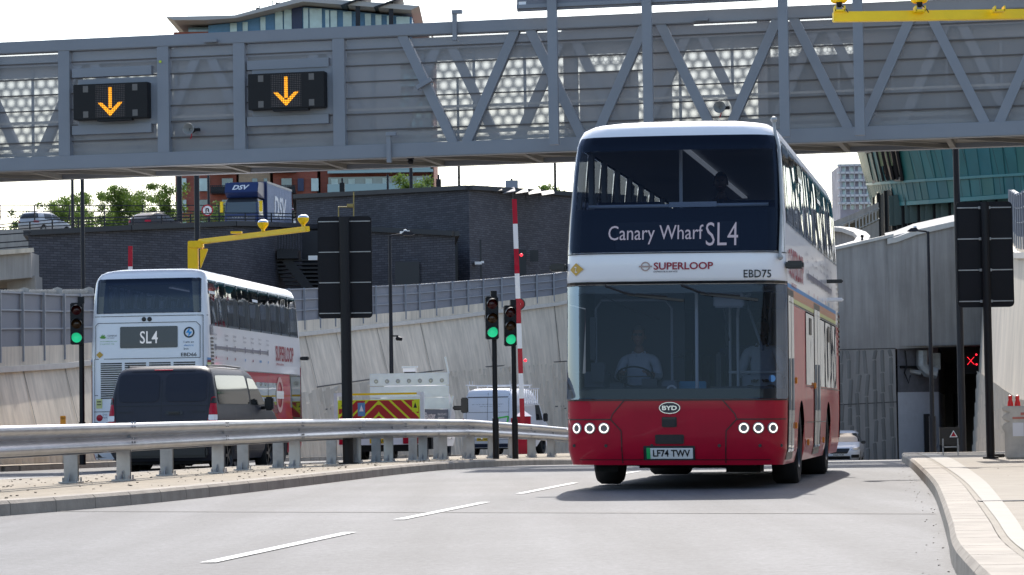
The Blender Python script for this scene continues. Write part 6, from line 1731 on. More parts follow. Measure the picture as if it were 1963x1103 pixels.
    mb = MB(); patch(mb, rx, rect(-1.12, -.88, 3.33, 4.05, .03), 10, 3); patch(mb, rx, rect(.88, 1.12, 3.33, 4.05, .03), 10, 3); patch(mb, rx, rect(-1.1, 1.1, 3.93, 4.06, .03), 3, 10); patch(mb, rx, rect(-1.12, 1.12, 3.33, 3.42, .02), 2, 10); mb.build('rear_window_border', frit, r)
    RX = lambda off=.008: (lambda u, v: BUS.rearx(off)(-u, v))      # u grows to the right as seen from behind
    mb = MB(); f_ = RX(.010)
    line(mb, f_, (-1.3, 3.27), (1.3, 3.27), .012, n=16)
    for a, b in (((-1.08, 3.13), (1.02, 3.13)), ((1.10, 3.05), (1.10, 2.38)), ((-1.14, 3.07), (-1.14, 2.38)), ((-1.14, 2.38), (1.10, 2.38)), ((1.02, 3.13), (1.10, 3.05)), ((-1.08, 3.13), (-1.14, 3.07)), ((-1.18, 1.28), (-.7, 1.28)), ((1.16, 3.27), (1.16, .8)), ((-1.16, 2.38), (-1.16, .6)), ((-1.16, 1.62), (1.16, 1.62)), ((-1.16, 1.05), (1.16, 1.05))): line(mb, f_, a, b, .012)
    mb.build('panel_gap', M['trim'], r)
    mb = MB(); patch(mb, f_, rect(-.60, .63, 2.60, 3.05, .03), 4, 4); d_ = mb.build('rear_display', disp, r); mb = MB(); put_text(mb, 'SL4', RX(.018), -.17, .21, 2.69, 2.95, bold=.006); mb.build('display_text', mat('grey_glow', (.5, .5, .5), .5, emit=(.6, .6, .62), estr=.3), d_)
    for s in (-.06, .06):
        mb = MB(); mb.lathe([(0, .03), (.03, .03), (.045, .02), (.05, 0)], RX(.0)(-.03 + s, 3.20), (0, 1, 0), 14); mb.build('rear_camera', M['trim'], r)
    mb = MB()
    for gx0, gx1, n_ in ((-1.02, -.56, 17), (-.50, -.04, 5), (.02, .48, 4), (.54, 1.0, 4)):
        for k in range(n_ if gx0 < -.9 else 6): patch(mb, f_, rect(gx0, gx1, 2.27 - k*.045, 2.30 - k*.045, .003), 1, 1)
    mb.build('vent_grille', M['trim'], r)
    mb = MB(); put_text(mb, fleet, f_, .70, 1.03, 2.41, 2.485, bold=.012); mb.build('lettering', M['trim'], r)
    mb = MB(); patch(mb, f_, [(-1.04, 2.40), (-.96, 2.47), (-1.04, 2.54), (-1.12, 2.47)], 4, 2); mb.build('hazard_diamond', decal_gold, r)
    mb = MB(); patch(mb, f_, rect(-1.12, -.99, 1.35, 1.55, .01), 1, 1, decal_yel); patch(mb, RX(.014), rect(-1.1, -1.01, 1.42, 1.44, .001), 1, 1, M['trim']); patch(mb, RX(.014), rect(-1.1, -1.01, 1.48, 1.50, .001), 1, 1, M['trim']); mb.build('yellow_sticker', None, r)
    mb = ringlogo(f_, .87, 2.91, .115, None); mb.build('round_emblem', M['trim'], r)
    mb = MB(); mb.add([RX(.016)(*p) for p in ((.89, 3.01), (.80, 2.90), (.865, 2.90), (.85, 2.81), (.94, 2.925), (.875, 2.925))], [(0, 1, 2, 5), (2, 3, 4, 5)]); mb.build('lightning_bolt', mat('bolt_blue', (.03, .35, .75), .5), r)
    mb = MB(); put_text(mb, 'I am an', f_, .76, .97, 2.69, 2.735, M['trim']); put_text(mb, 'electric', f_, .76, .97, 2.62, 2.665, decal_blue); put_text(mb, 'bus', f_, .76, .86, 2.55, 2.595, M['trim'])
    put_text(mb, 'CLEANER AIR', f_, -.87, -.67, 2.85, 2.885, M['trim']); put_text(mb, 'FOR LONDON', f_, -.87, -.72, 2.81, 2.83, M['trim'])
    put_text(mb, 'we are helping you travel', f_, -1.03, -.66, 2.735, 2.765, decal_green); put_text(mb, 'in a greener way', f_, -1.03, -.72, 2.68, 2.71, decal_green); put_text(mb, 'Grove', f_, -.98, -.88, 1.20, 1.24, decal_grey); put_text(mb, 'Park', f_, -.98, -.88, 1.14, 1.18, decal_grey); mb.build('rear_lettering', None, r)
    mb = MB()
    for a in (25, 60, 90, 120, 155):
        a = radians(a); c = (-.97, 2.81); t_ = (c[0] + cos(a)*.08, c[1] + sin(a)*.09); pn = (-sin(a)*.02, cos(a)*.02); m1 = ((c[0] + t_[0])/2, (c[1] + t_[1])/2)
        mb.add([RX(.016)(*q) for q in (c, (m1[0] + pn[0], m1[1] + pn[1]), t_, (m1[0] - pn[0], m1[1] - pn[1]))], [(0, 1, 2, 3)])
    mb.build('leaf_emblem', decal_green, r)
    for s in (-1, 1):
        mb = MB(); 
        n = 12; vs = []
        for i in range(n + 1):
            z_ = lerp(.5, 2.18, i / n); vs += [BUS.rear(.012)(s*.90, z_), BUS.rear(.012)(s*1.0, z_)]
        mb.add(vs, [(2*i, 2*i+1, 2*i+3, 2*i+2) for i in range(n)], M['red'])
        for k, m_ in enumerate((decal_org, decal_yel, decal_red, decal_blue)): mb.add([BUS.rear(.014)(s*.90, 2.18 + k*.05), BUS.rear(.014)(s*1.0, 2.18 + k*.05), BUS.rear(.014)(s*1.0, 2.23 + k*.05), BUS.rear(.014)(s*.90, 2.23 + k*.05)], [(0, 1, 2, 3)], m_)
        mb.build('rear_corner_strip', None, r)
        for z_ in (.95, 1.15): mb = MB(); mb.lathe([(0, .02), (.06, .015), (.07, 0)], RX(0)(s*1.05, z_), (0, 1, 0), 16); mb.build('tail_light', M['red'], r, smooth=True)
    PLN[0] = Vector((0, .005, 0)); numplate(r, RX(.014), 0, .62, .53, .12, plate, M.setdefault('plate_yellow', mat('plate_yellow', (.85, .55, .02), .4)))
    mb = MB(); mb.box((0, 10.5, .42), (2.3, .6, .28)); mb.build('rear_bumper', M['trim'], r, bev=.04)
    mb = MB(); mb.box((0, 6.6, 4.31), (1.0, 1.3, .10)); mb.build('roof_pod', M['white'], r, bev=.03)
    # wheels and underside
    for yc in ARY:
        for s in (-1, 1): wheel(r, (s*1.235, yc, .48), .48, .30 if yc < 5 else .55, s, rimr=.56, spokes=0)
    mb = MB(); mb.box2((-.86, .6, .26), (.86, 10.5, .62)); mb.box2((-1.15, 3.4, .30), (1.15, 7.2, .62)); mb.box2((-1.1, .5, .34), (1.1, 1.9, .6))
    mb.box2((-.7, 2.4, .2), (.7, 2.8, .5)); mb.box2((-.3, 7.5, .16), (.35, 8.2, .5)); mb.box2((-.95, .45, .2), (-.7, .8, .4)); mb.box2((.5, 1.0, .18), (.9, 1.5, .5)); mb.build('underbody', M['under'], r)
    # interior
    mb = MB(); mb.box2((-1.2, .5, .64), (1.2, 10.6, .70)); mb.build('lower_floor', bfl, r)
    mb = MB(); mb.box2((-1.22, .42, 2.44), (1.22, 10.6, 2.52)); mb.build('upper_floor', bint, r)
    mb = MB(); mb.box2((-1.17, .65, 4.00), (1.17, 10.5, 4.04)); mb.build('ceiling', bint, r)
    mb = MB()
    for s in (-1, 1):
        for (a, b), (c, d) in zip(UPW, UPW[1:]): mb.box2((s*1.195, b - .03, 3.05), (s*1.14, c + .03, 4.0))
        mb.box2((s*1.2, .8, 2.5), (s*1.12, 10.4, 3.12))
    mb.build('window_post_lining', bint, r)
    mb = MB(); mb.box2((.03, .75, 3.955), (.10, 8.5, 3.975)); mb.build('ceiling_light', mat('strip_light', (.8, .8, .8), .5, emit=(.8, .85, .9), estr=.12), r)
    sp_ = MB(); sp_.box((0, 0, .22), (.88, .42, .12)); sp_.box((0, .20, .55), (.88, .09, .62)); sp_.cyl((-.38, .2, .88), (.38, .2, .88), .02, n=6); sp_.box((0, 0, .08), (.1, .3, .16))
    sm = sp_.build('seat', seatm, r, bev=.03); sm.location = (-.72, 1.55, 2.52); first = sm
    for k in range(9):
        for x in (-.72, .72):
            if k == 0 and x < 0: continue
            q = first.copy(); S.collection.objects.link(q); q.location = (x, 1.55 + k*.95, 2.52)
    for k in range(7):
        for x in (-.72, .72):
            y = 2.3 + k*1.05
            if x > 0 and 4.7 < y < 6.3: continue
            q = first.copy(); S.collection.objects.link(q); q.location = (x, y, .8)
    mb = MB(); mb.cyl((-1.05, .62, 3.28), (1.05, .62, 3.28), .022, n=8); mb.cyl((-.02, 1.1, 2.5), (-.02, 1.1, 3.98), .02, n=8); mb.box2((-.1, .58, 3.26), (.45, .64, 3.32)); mb.build('handrail', ypole, r)
    mb = MB(); mb.box2((-1.2, 2.1, .7), (-.1, 2.14, 2.42)); mb.build('cab_partition', mat('cab_wall', (.10, .11, .14), .5), r)
    mb = MB(); mb.box2((-1.18, .28, .95), (1.18, .58, 1.10)); mb.box2((-1.15, .5, .9), (-.1, .85, 1.18)); mb.build('dashboard', mat('dash', (.045, .05, .06), .6), r, bev=.03)
    mb = MB(); mb.lathe([(.205, -.012), (.22, 0), (.205, .012), (.195, 0), (.205, -.012)], (-.55, .86, 1.30), (0, .55, .83), 24); mb.beam((-.74, .86, 1.30), (-.36, .86, 1.30), .03, .015); mb.build('steering_wheel', M['trim'], r, smooth=True)
    mb = MB(); mb.box2((-1.13, .72, 1.12), (-.9, 1.3, 1.36)); mb.box2((-.2, .55, 1.05), (-.02, 1.0, 1.25)); mb.build('cab_console', mat('cab_grey', (.16, .18, .22), .5), r, bev=.02)
    mb = MB(); mb.box2((-.02, .75, 1.0), (.30, .78, 1.24)); mb.build('ticket_screen', mat('ticket_blue', (.04, .30, .50), .4), r, bev=.01)
    mb = MB(); mb.cyl((.22, .5, 1.0), (.22, .5, 2.36), .02, n=8); mb.cyl((.62, 1.3, .7), (.62, 1.3, 2.0), .018, n=8); mb.tube([(.62, 1.3, 2.0), (.66, 1.1, 2.2), (.8, .9, 2.25)], .018, n=8); mb.tube([(.95, 1.9, .7), (.95, 1.9, 2.05), (1.0, 1.7, 2.3)], .018, n=8); mb.cyl((.5, 1.4, 1.35), (1.1, 1.4, 1.35), .018, n=8); mb.cyl((.5, 1.6, .7), (.5, 1.6, 2.35), .018, n=8)
    mb.build('grab_pole', ypole, r, smooth=True)
    mb = MB(); mb.tube([(-1.02, .95, 1.1), (-1.02, .95, 2.1), (-.95, .95, 2.2), (-.2, .95, 2.2), (-.12, .95, 2.1), (-.12, .95, 1.0)], .016, n=6); mb.tube([(-.12, .95, 1.55), (-.12, 2.1, 1.55)], .014, n=6); mb.cyl((.85, 2.4, .7), (.85, 2.4, 2.4), .018, n=6); mb.cyl((.3, 3.2, .7), (.3, 3.2, 2.4), .018, n=6); mb.cyl((-.3, 3.4, .7), (-.3, 3.4, 2.4), .018, n=6); mb.tube([(.95, .9, 1.6), (.75, 1.3, 2.1), (.7, 2.2, 2.25)], .016, n=6); mb.build('cab_screen_frame', mat('rail_grey', (.35, .37, .42), .4), r)
    mb = MB(); mb.box((-.95, .62, 1.35), (.16, .05, .22)); mb.box((-.72, .55, 1.17), (.16, .05, .10)); mb.box((-.34, .56, 1.2), (.18, .05, .14)); mb.box((-1.05, .9, 1.75), (.06, .05, .5)); mb.build('cab_monitor', mat('monitor', (.05, .06, .08), .3), r)
    mb = MB(); mb.box2((.34, .62, .9), (1.1, .66, 1.18)); mb.box2((.3, 1.9, .7), (.36, 2.6, 1.6)); mb.build('front_modesty_panel', mat('panel_grey', (.12, .13, .16), .5), r, bev=.02)
    mb = MB(); mb.tube([(.30, .47, 2.3), (.52, .47, 2.12), (.60, .47, 1.7)], .008, n=5); mb.tube([(-.9, .47, 2.25), (-.5, .47, 2.05), (-.2, .47, 1.95)], .006, n=5); mb.build('cable', M['trim'], r)
    mb = MB(); mb.box2((.42, .42, 2.08), (.78, .46, 2.26)); mb.build('sun_blind_panel', mat('pale_panel', (.5, .53, .6), .5), r, bev=.02)
    mb = MB(); mb.box2((.66, 1.35, 1.0), (1.14, 1.38, 1.32)); mb.build('luggage_panel', mat('pale_panel2', (.36, .39, .45), .5), r, bev=.02)
    mb = MB(); p = BUS.frontx(-.02)(-.02, 1.13); mb.lathe([(.04, 0), (.058, -.01), (.062, 0)], p, (0, 1, 0), 20); mb.build('dash_camera', ypole, r)
    mb = MB(); p = BUS.frontx(.015)(1.12, 1.26); mb.lathe([(0, 0), (.04, 0)], p, (0, -1, 0), 16); mb.build('round_sticker', decal_blue, r)
    return r
def put(r, x, y, z_, rz, roll=0, pitch=0):
    r.location = (x, y, z_); r.rotation_euler = (pitch, roll, rz)
HB = radians(9.9)
bus1 = make_bus('red and white double-deck bus with lit headlights driving towards the camera, showing Canary Wharf', 'EBD75', 'LF74 TWV', 'red and white double-deck buses', True)
put(bus1, 1.80, 31.95, 0, -HB, roll=radians(.7))
HB2 = radians(6.3)
bus2 = make_bus('red and white double-deck bus seen from behind, driving away behind the dark van', 'EBD66', 'LF74 TWN', 'red and white double-deck buses', True)
X0, Y0 = -7.63, 58.6
put(bus2, X0 + 10.9*sin(HB2), Y0 + 10.9*cos(HB2), -.16, pi - HB2)
def inbus(b, x, y, z_):
    return b.matrix_world @ Vector((x, y, z_)) if False else (Matrix.Translation(b.location) @ b.rotation_euler.to_matrix().to_4x4()) @ Vector((x, y, z_))
seated(None, inbus(bus1, -.56, 1.42, 1.03), -HB, skin_m[0], cloth_w, 'driver in white shirt and dark glasses at the wheel of the front bus', sunglasses=True)
seated(None, inbus(bus1, .88, 1.75, 1.12), -HB, skin_m[1], cloth_w, 'passenger in white polo shirt sitting behind the right side of the front bus windscreen', hair=(.01, .01, .01), arms='lap')
seated(None, inbus(bus1, .42, 1.55, 2.86), -HB, skin_m[1], mat('dark_top', (.03, .03, .05), .9), 'dark-haired passenger on the top deck of the front bus, head showing in the windscreen', hair=(.01, .01, .012), arms='lap')
# ================================================================ dark panel van seen from behind
vgrey = mat('van_grey', (.040, .042, .054), .45, spec=.2, coat=.0, var=.05); vglass = mat('van_glass', (.012, .015, .018), .06, spec=.6)
VAN = Loft([(.26, .90, .30, 5.18, .2, .12, .04), (.42, .97, .06, 5.30, .24, .12, .08), (.75, 1.0, .0, 5.33, .26, .12, .10), (.98, 1.0, .08, 5.31, .26, .12, .10), (1.12, .985, .35, 5.29, .26, .12, .08), (1.24, .965, .95, 5.27, .24, .12, .06),
            (1.5, .93, 1.35, 5.22, .22, .12, .05), (1.8, .865, 1.80, 5.13, .22, .13, .04), (1.89, .81, 1.98, 5.07, .22, .15, .04), (1.94, .70, 2.2, 4.95, .22, .2, .03), (1.965, .45, 2.6, 4.6, .2, .2, .01)])
r = empty('panel_van', label='dark grey panel van with two rear doors behind the crash barrier, following the bus', cat='van')
AV = [1.0, 4.25]; ysd = sorted(set([.4, .6, 1.5, 1.8, 2.2, 2.6, 3.0, 3.4, 3.7, 4.8, 5.0, 5.15] + [round(yc - .42 + .84*k/10, 4) for yc in AV for k in range(11)]))
VAN.shell([.26, .34, .42, .6, .75, .9, .98, 1.05, 1.12, 1.24, 1.5, 1.65, 1.8, 1.89, 1.94, 1.965], ysd, arches=AV, ar=.41, az=.98, ac=.32).build('body', vgrey, r, smooth=True, ang=50)
rf = lambda off: (lambda u, v: VAN.rearx(off)(-u, v))
for s in (-1, 1):
    lo, hi = (-.84, -.02) if s < 0 else (.02, .84)
    mb = MB(); patch(mb, rf(.012), rect(lo + .05, hi - .03, 1.32, 1.81, .10), 8, 5); d_ = mb.build('rear_window_panel', mat('van_dark_panel', (.030, .033, .046), .4, spec=.15), r, smooth=True)
    mb = MB(); patch(mb, VAN.rearx(.008), roundpoly([(s*.82, .82), (s*1.03, .82), (s*1.03, 1.40), (s*.90, 1.40)], .05), 8, 3, M['red']); patch(mb, VAN.rearx(.016), rect(*sorted((s*.86, s*1.02)), .98, 1.08, .02), 2, 2, M['white']); patch(mb, VAN.rearx(.016), roundpoly([(s*.88, 1.28), (s*1.02, 1.28), (s*1.02, 1.38), (s*.91, 1.38)], .01), 2, 2, M['trim']); mb.build('tail_light', None, r)
mb = MB(); f_ = rf(.010)
for a, b in (((0, .45), (0, 1.90)), ((-.86, .45), (-.86, 1.86)), ((.86, .45), (.86, 1.86)), ((-.86, .45), (.86, .45)), ((-.86, 1.25), (.86, 1.25)), ((-.84, 1.86), (.84, 1.86))): line(mb, f_, a, b, .012)
mb.build('panel_gap', M['trim'], r)
mb = MB(); patch(mb, rf(.02), rect(.08, .40, 1.085, 1.155, .03), 4, 3); mb.box(rf(.03)(.24, 1.12), (.2, .03, .035)); mb.build('door_handle', M['trim'], r)
mb = MB(); put_text(mb, 'TRANSIT', rf(.014), -.80, -.50, 1.12, 1.155, bold=.02); put_text(mb, 'CUSTOM', rf(.014), .50, .80, 1.12, 1.155, bold=.02); mb.build('lettering', M['trim'], r)
mb = MB(); mb.box((0, 5.30, .42), (1.7, .16, .2)); mb.build('rear_bumper', M['trim'], r, bev=.04)
mb = MB(); patch(mb, rf(.012), rect(-.17, .17, 1.875, 1.90, .01), 1, 2); mb.build('high_brake_light', M['red'], r)
for s in (-1, 1):
    sd = VAN.side(s, .008)
    mb = MB(); patch(mb, sd, roundpoly([(2.55, 1.27), (4.95, 1.27), (4.90, 1.78), (2.62, 1.80)], .09), 8, 6); mb.build('side_window', vglass, r, smooth=True)
    mb = MB(); patch(mb, sd, roundpoly([(1.30, 1.27), (2.46, 1.25), (2.46, 1.76), (1.95, 1.74)], .06), 8, 6); mb.build('door_window', vglass, r, smooth=True)
    mb = MB()
    for a, b in (((2.5, .4), (2.5, 1.82)), ((1.45, .5), (1.38, 1.2)), ((3.75, .42), (3.75, 1.2)), ((2.5, .98), (5.2, .98)), ((1.5, .42), (3.8, .42))): line(mb, VAN.side(s, .010), a, b, .012)
    mb.build('panel_gap', M['trim'], r)
    mb = MB(); mb.box((s*1.12, 1.62, 1.28), (.17, .12, .26)); mb.box((s*1.0, 1.66, 1.2), (.14, .06, .06)); mb.build('wing_mirror', M['trim'], r, bev=.03)
    mb = MB(); mb.tube([(s*.74, 2.4, 1.955), (s*.74, 3.6, 1.975), (s*.72, 4.8, 1.955)], .018, n=6); mb.build('roof_rail', M['trim'], r)
    for y in AV: wheel(r, (s*.97, y, .34), .34, .22, s, rimr=.66, spokes=5, rimm=M['galv_dull'] if False else M['trim'])
mb = MB(); mb.box2((-.7, .4, .2), (.7, 5.1, .5)); mb.build('underbody', M['under'], r)
put(r, -6.27 + 5.3*sin(radians(8)), 49.9 + 5.3*cos(radians(8)), -.08, pi - radians(8))

# ================================================================ flatbed truck from behind
r = empty('flatbed_truck', label='flatbed truck with yellow and red chevron tailboard and aluminium bulkhead', cat='truck')
TH = radians(9.5); put(r, -3.44, 71.5, zg(-3.4, 72) , -TH)
alu = mat('aluminium', (.74, .76, .79), .5, metal=.1, var=.06, vscale=5); sheet_blue = mat('blue_board', (.03, .05, .10), .5)
chev_y = mat('chevron_yellow', (.70, .78, .02), .5); chev_r = mat('chevron_red', (.45, .02, .02), .5)
W = 2.12; mb = MB(); mb.box2((-W/2, 0, 1.0), (W/2, .06, 1.60)); mb.build('tailboard', chev_y, r)
for s in (-1, 1):
    for k in range(-1, 4):
        x = .26 * k * 2 * .62; pts = [(x, 1.05), (x + .24, 1.05), (x - .30, 1.58), (x - .54, 1.58)]
        pl = []
        x_ = lambda v: min(max(v, .0), W/2 - .02)
        # clip slanted band to the half board
        q = []
        n = 10
        rows = []
        for i in range(n + 1):
            z_ = lerp(1.02, 1.58, i/n); a = x + .27 - (z_ - 1.02) * 1.05; b = a + .25; a2, b2 = x_(a), x_(b)
            rows.append((a2, b2, z_))
        rows = [q_ for q_ in rows if q_[1] - q_[0] > .005]
        if len(rows) < 2: continue
        mb = MB(); vs = []
        for a, b, z_ in rows: vs += [(s*a, -.004, z_), (s*b, -.004, z_)]
        mb.add(vs, [(2*i, 2*i+1, 2*i+3, 2*i+2) for i in range(len(rows)-1)]); mb.build('chevron', chev_r, r)
def sticker(x, z_, w_, h, m1, m2, nm='sticker'):
    mb = MB(); mb.quad((x - w_/2, -.008, z_ - h/2), (x + w_/2, -.008, z_ - h/2), (x + w_/2, -.008, z_ + h/2), (x - w_/2, -.008, z_ + h/2), m1); mb.quad((x - w_*.3, -.012, z_ - h*.1), (x + w_*.3, -.012, z_ - h*.1), (x, -.012, z_ + h*.35), (x, -.012, z_ + h*.35), m2) if False else mb.add([(x - w_*.3, -.012, z_ - h*.15), (x + w_*.3, -.012, z_ - h*.15), (x, -.012, z_ + h*.35)], [(0, 1, 2)], m2); mb.build(nm, None, r)
sticker(-.92, 1.47, .22, .18, chev_y, M['trim']); sticker(-.45, 1.36, .19, .34, decal_blue, M['white']); sticker(.95, 1.42, .16, .28, chev_y, M['trim'])
mb = MB(); mb.box2((-W/2, .02, .90), (W/2, .1, 1.0)); mb.box2((-W/2, .06, .88), (W/2, 3.9, .96)); mb.build('bed', alu, r)
for s in (-1, 1):
    mb = MB(); mb.box2((s*W/2 - .02*s, .15, 1.0), (s*(W/2 + .01), 3.8, 1.34)); b_ = mb.build('side_board', sheet_blue if s > 0 else alu, r)
    if s > 0:
        fside = lambda u, v: Vector((W/2 + .018, u, v))
        mb = MB(); put_text(mb, 'Buster', fside, .6, 2.0, 1.10, 1.26, M['white'], bold=.01); put_text(mb, 'MAINTENANCE', fside, 2.3, 3.6, 1.18, 1.24, M['white']); put_text(mb, 'SERVICES', fside, 2.3, 3.2, 1.08, 1.14, M['white']); mb.build('lettering', None, b_)
    mb = MB(); mb.box2((s*(W/2 + .06) - .05, .0, .95), (s*(W/2 + .06) + .05, .1, 1.78)); mb.build('corner_post', alu, r)
mb = MB(); mb.box2((-1.0, -.02, 1.72), (1.0, .05, 1.77), M['yellow']); mb.box2((-1.08, -.03, 1.70), (-.95, .06, 1.79), M['white']); mb.box2((1.0, -.03, 1.70), (1.1, .06, 1.79), M['white']); mb.build('cross_bar', None, r)
# bulkhead behind the cab
mb = MB()
for z0_, z1_ in ((1.0, 1.34), (1.36, 1.66), (1.68, 1.98), (2.0, 2.33)): mb.box2((-1.08, 3.86, z0_), (1.08, 3.92, z1_))
bh = mb.build('bulkhead', alu, r, bev=.01)
dark = mat('slot_shadow', (.05, .055, .06), .6); mb = MB()
for x in range(5):
    for z_ in (1.44, 1.52, 1.26, 1.18, 1.60): mb.box((-.35 + x*.17, 3.855, z_), (.11, .012, .035))
mb.build('slots', dark, bh)
mb = MB()
for x in (-.9, -.6, -.3, 0, .3, .6, .9): mb.lathe([(.02, -.015), (.05, -.012), (.06, 0)], (x, 3.855, 2.12), (0, 1, 0), 12, M['galv_dull'])
mb.build('lashing_ring', None, bh, smooth=True)
mb = MB(); mb.beam((1.08, 3.9, 1.0), (1.18, 3.9, 1.7), .05, .05); mb.beam((1.08, 3.9, 2.3), (.99, 3.9, 2.75), .02, .05); mb.box2((-1.12, 3.8, .95), (-1.06, 3.92, 1.5)); mb.box2((1.06, 3.8, .95), (1.12, 3.92, 1.5)); mb.build('guard_post', alu, r)
# cab ahead of the bulkhead
CAB = Loft([(.35, .85, .1, 1.75, .15, .1, .03), (.6, .9, .0, 1.8, .15, .1, .04), (1.2, .92, .05, 1.8, .15, .1, .04), (1.7, .85, .35, 1.8, .15, .12, .03), (2.05, .75, .6, 1.75, .15, .15, .02), (2.12, .5, .8, 1.6, .15, .15, 0)])
mb = CAB.shell([.35, .6, 1.2, 1.7, 2.05, 2.12], [.4, .8, 1.2, 1.5]); mb.v = [(-x, 5.85 - y, z_) for x, y, z_ in mb.v]; cab_ = mb.build('cab', M['white'], r, smooth=True)
mb = MB(); 
for s in (-1, 1): mb.quad((s*.9, 4.6, 1.25), (s*.9, 5.3, 1.25), (s*.83, 5.15, 1.75), (s*.83, 4.6, 1.75))
mb.build('cab_window', vglass, r)
for s in (-1, 1): mb = MB(); mb.box((s*1.26, 5.2, 1.45), (.20, .08, .42)); mb.box((s*1.06, 5.2, 1.38), (.26, .05, .12)); mb.build('wing_mirror', M['trim'], r, bev=.03)
mb = MB(); mb.box((-.05, 4.25, 2.42), (.34, .2, .1), M['white']); mb.box((-.05, 4.25, 2.50), (.42, .16, .04), alu); mb.box((-.05, 4.25, 2.34), (.3, .1, .08), M['trim']); mb.build('beacon', None, r)
mb = MB(); mb.box2((-W/2, .0, .45), (W/2, .04, .66), M['white']); mb.build('rear_bar', None, r)
for s in (-1, 1): mb = MB(); mb.box2((s*.62, -.03, .47), (s*1.04, 0, .64)); mb.build('tail_light', M['red'], r, bev=.01)
PLN[0] = Vector((0, -.006, 0)); numplate(r, lambda u, v: Vector((u, -.03, v)), 0.02, .55, .52, .12, 'WP68 UWM', M['plate_yellow'])
for s in (-1, 1):
    wheel(r, (s*.93, 1.4, .34), .34, .3, s, rimr=.6, spokes=0); wheel(r, (s*.85, 5.0, .34), .34, .22, s, rimr=.6, spokes=0)
mb = MB(); mb.box2((-.9, .1, .28), (.9, .5, .45)); mb.box2((-.45, .1, .45), (.45, 5.6, .85)); mb.box2((-.9, 2.3, .3), (.9, 3.2, .8)); mb.build('chassis', M['under'], r)
mb = MB(); mb.box((1.45, 2.2, .45), (.05, .05, .05)); mb.v = []; mb.f = []; mb.m = []

# ================================================================ white high roof van
WV = Loft([(.3, .92, .3, 5.6, .2, .1, .04), (.5, .98, .05, 5.7, .22, .1, .08), (1.0, 1.0, .05, 5.72, .22, .1, .08), (1.25, .985, .6, 5.70, .22, .1, .06), (1.8, .95, 1.3, 5.64, .2, .1, .04), (2.2, .88, 1.8, 5.55, .2, .12, .03), (2.42, .80, 2.1, 5.45, .2, .14, .02), (2.5, .6, 2.4, 5.2, .2, .2, .01)])
r = empty('panel_van', label='white high-roof van with Southern Windows lettering and a roof rack', cat='van')
wvp = mat('van_white', (.74, .76, .80), .35, coat=.4)
WV.shell([.3, .5, .75, 1.0, 1.25, 1.8, 2.2, 2.42, 2.5], sorted([.6, 1.0, 2.0, 3.0, 4.0, 5.2]), arches=[1.1, 4.5], ar=.42, az=1.0, ac=.35).build('body', wvp, r, smooth=True, ang=50)
rf = lambda off: (lambda u, v: WV.rearx(off)(-u, v))
mb = MB()
for a, b in (((0, .6), (0, 2.35)), ((-.84, .6), (-.80, 2.30)), ((.84, .6), (.80, 2.30)), ((-.84, .6), (.84, .6)), ((-.82, 1.62), (.82, 1.62))): line(mb, rf(.012), a, b, .012)
line(mb, rf(.014), (-.78, 2.18), (.78, 2.18), .03)
mb.build('panel_gap', M['trim'], r)
mb = MB(); put_text(mb, 'Southern', rf(.016), -.66, .12, 1.14, 1.32, bold=.006, shear=.35); put_text(mb, 'Windows', rf(.016), -.60, .22, .92, 1.10, bold=.006, shear=.35); put_text(mb, 'the home improvement specialists', rf(.016), -.6, .6, 1.90, 1.93); put_text(mb, 'call for a free quote', rf(.016), -.3, .5, 1.82, 1.85); mb.build('lettering', M['trim'], r)
mb = MB()
for a, b in (((.38, .98), (.72, .98)), ((.38, .98), (.40, 1.40)), ((.40, 1.40), (.80, 1.46)), ((.80, 1.46), (.72, .98)), ((.39, 1.20), (.76, 1.20))): line(mb, rf(.018), a, b, .05)
mb.build('green_logo', mat('logo_green', (.05, .60, .05), .5), r)
PLN[0] = Vector((0, .006, 0)); numplate(r, rf(.02), -.15, .62, .52, .11, 'SW21 WDS', M['plate_yellow'])
mb = MB(); patch(mb, rf(.015), rect(-.85, .85, .32, .46, .02), 2, 6); mb.build('rear_bumper', mat('navy_bumper', (.02, .03, .06), .6), r)
mb = MB()
for y in (2.6, 4.0, 5.3): mb.beam((-.85, y, 2.62), (.85, y, 2.62), .04, .04)
for s in (-1, 1): mb.beam((s*.85, 2.4, 2.64), (s*.85, 5.5, 2.64), .04, .04); [mb.beam((s*.8, y, 2.4), (s*.85, y, 2.64), .04, .04) for y in (2.6, 4.0, 5.3)]
for x in (-.72, -.6, .84): mb.beam((-x, 5.5, 2.6), (-x, 5.5, 2.78), .02, .02)
mb.build('roof_rack', M['white'], r)
mb = MB()
for x in (-1.05, -1.12): mb.beam((x, 2.3, 2.5), (x, 4.9, 2.5), .03, .05); mb.beam((x, 2.3, 1.9), (x, 4.9, 1.9), .03, .05)
for k in range(9): mb.beam((-1.08, 2.4 + k*.3, 1.9), (-1.08, 2.4 + k*.3, 2.5), .03, .03)
mb.build('side_frame', M['white'], r)
for s in (-1, 1):
    mb = MB(); mb.box((s*1.15, 1.5, 1.4), (.18, .1, .32)); mb.build('wing_mirror', M['trim'], r, bev=.03)
    mb = MB(); patch(mb, WV.side(s, .01), roundpoly([(1.3, 1.3), (2.3, 1.3), (2.3, 1.95), (1.75, 1.95)], .05), 6, 3); mb.build('door_window', vglass, r)
    mb = MB(); patch(mb, WV.rearx(.01), rect(*sorted((s*.9, s*1.03)), .9, 1.4, .02), 4, 2); mb.build('tail_light', M['red'], r)
    for y in (1.1, 4.5): wheel(r, (s*.96, y, .35), .35, .24, s, spokes=0)
mb = MB(); mb.box2((-.7, .4, .25), (.7, 5.4, .5)); mb.build('underbody', M['under'], r)
HV = radians(15); x, y = Xat(934, 104), 104.0
put(r, x + 5.7*sin(HV), y + 5.7*cos(HV), zg(x, y) + .04, pi - HV)

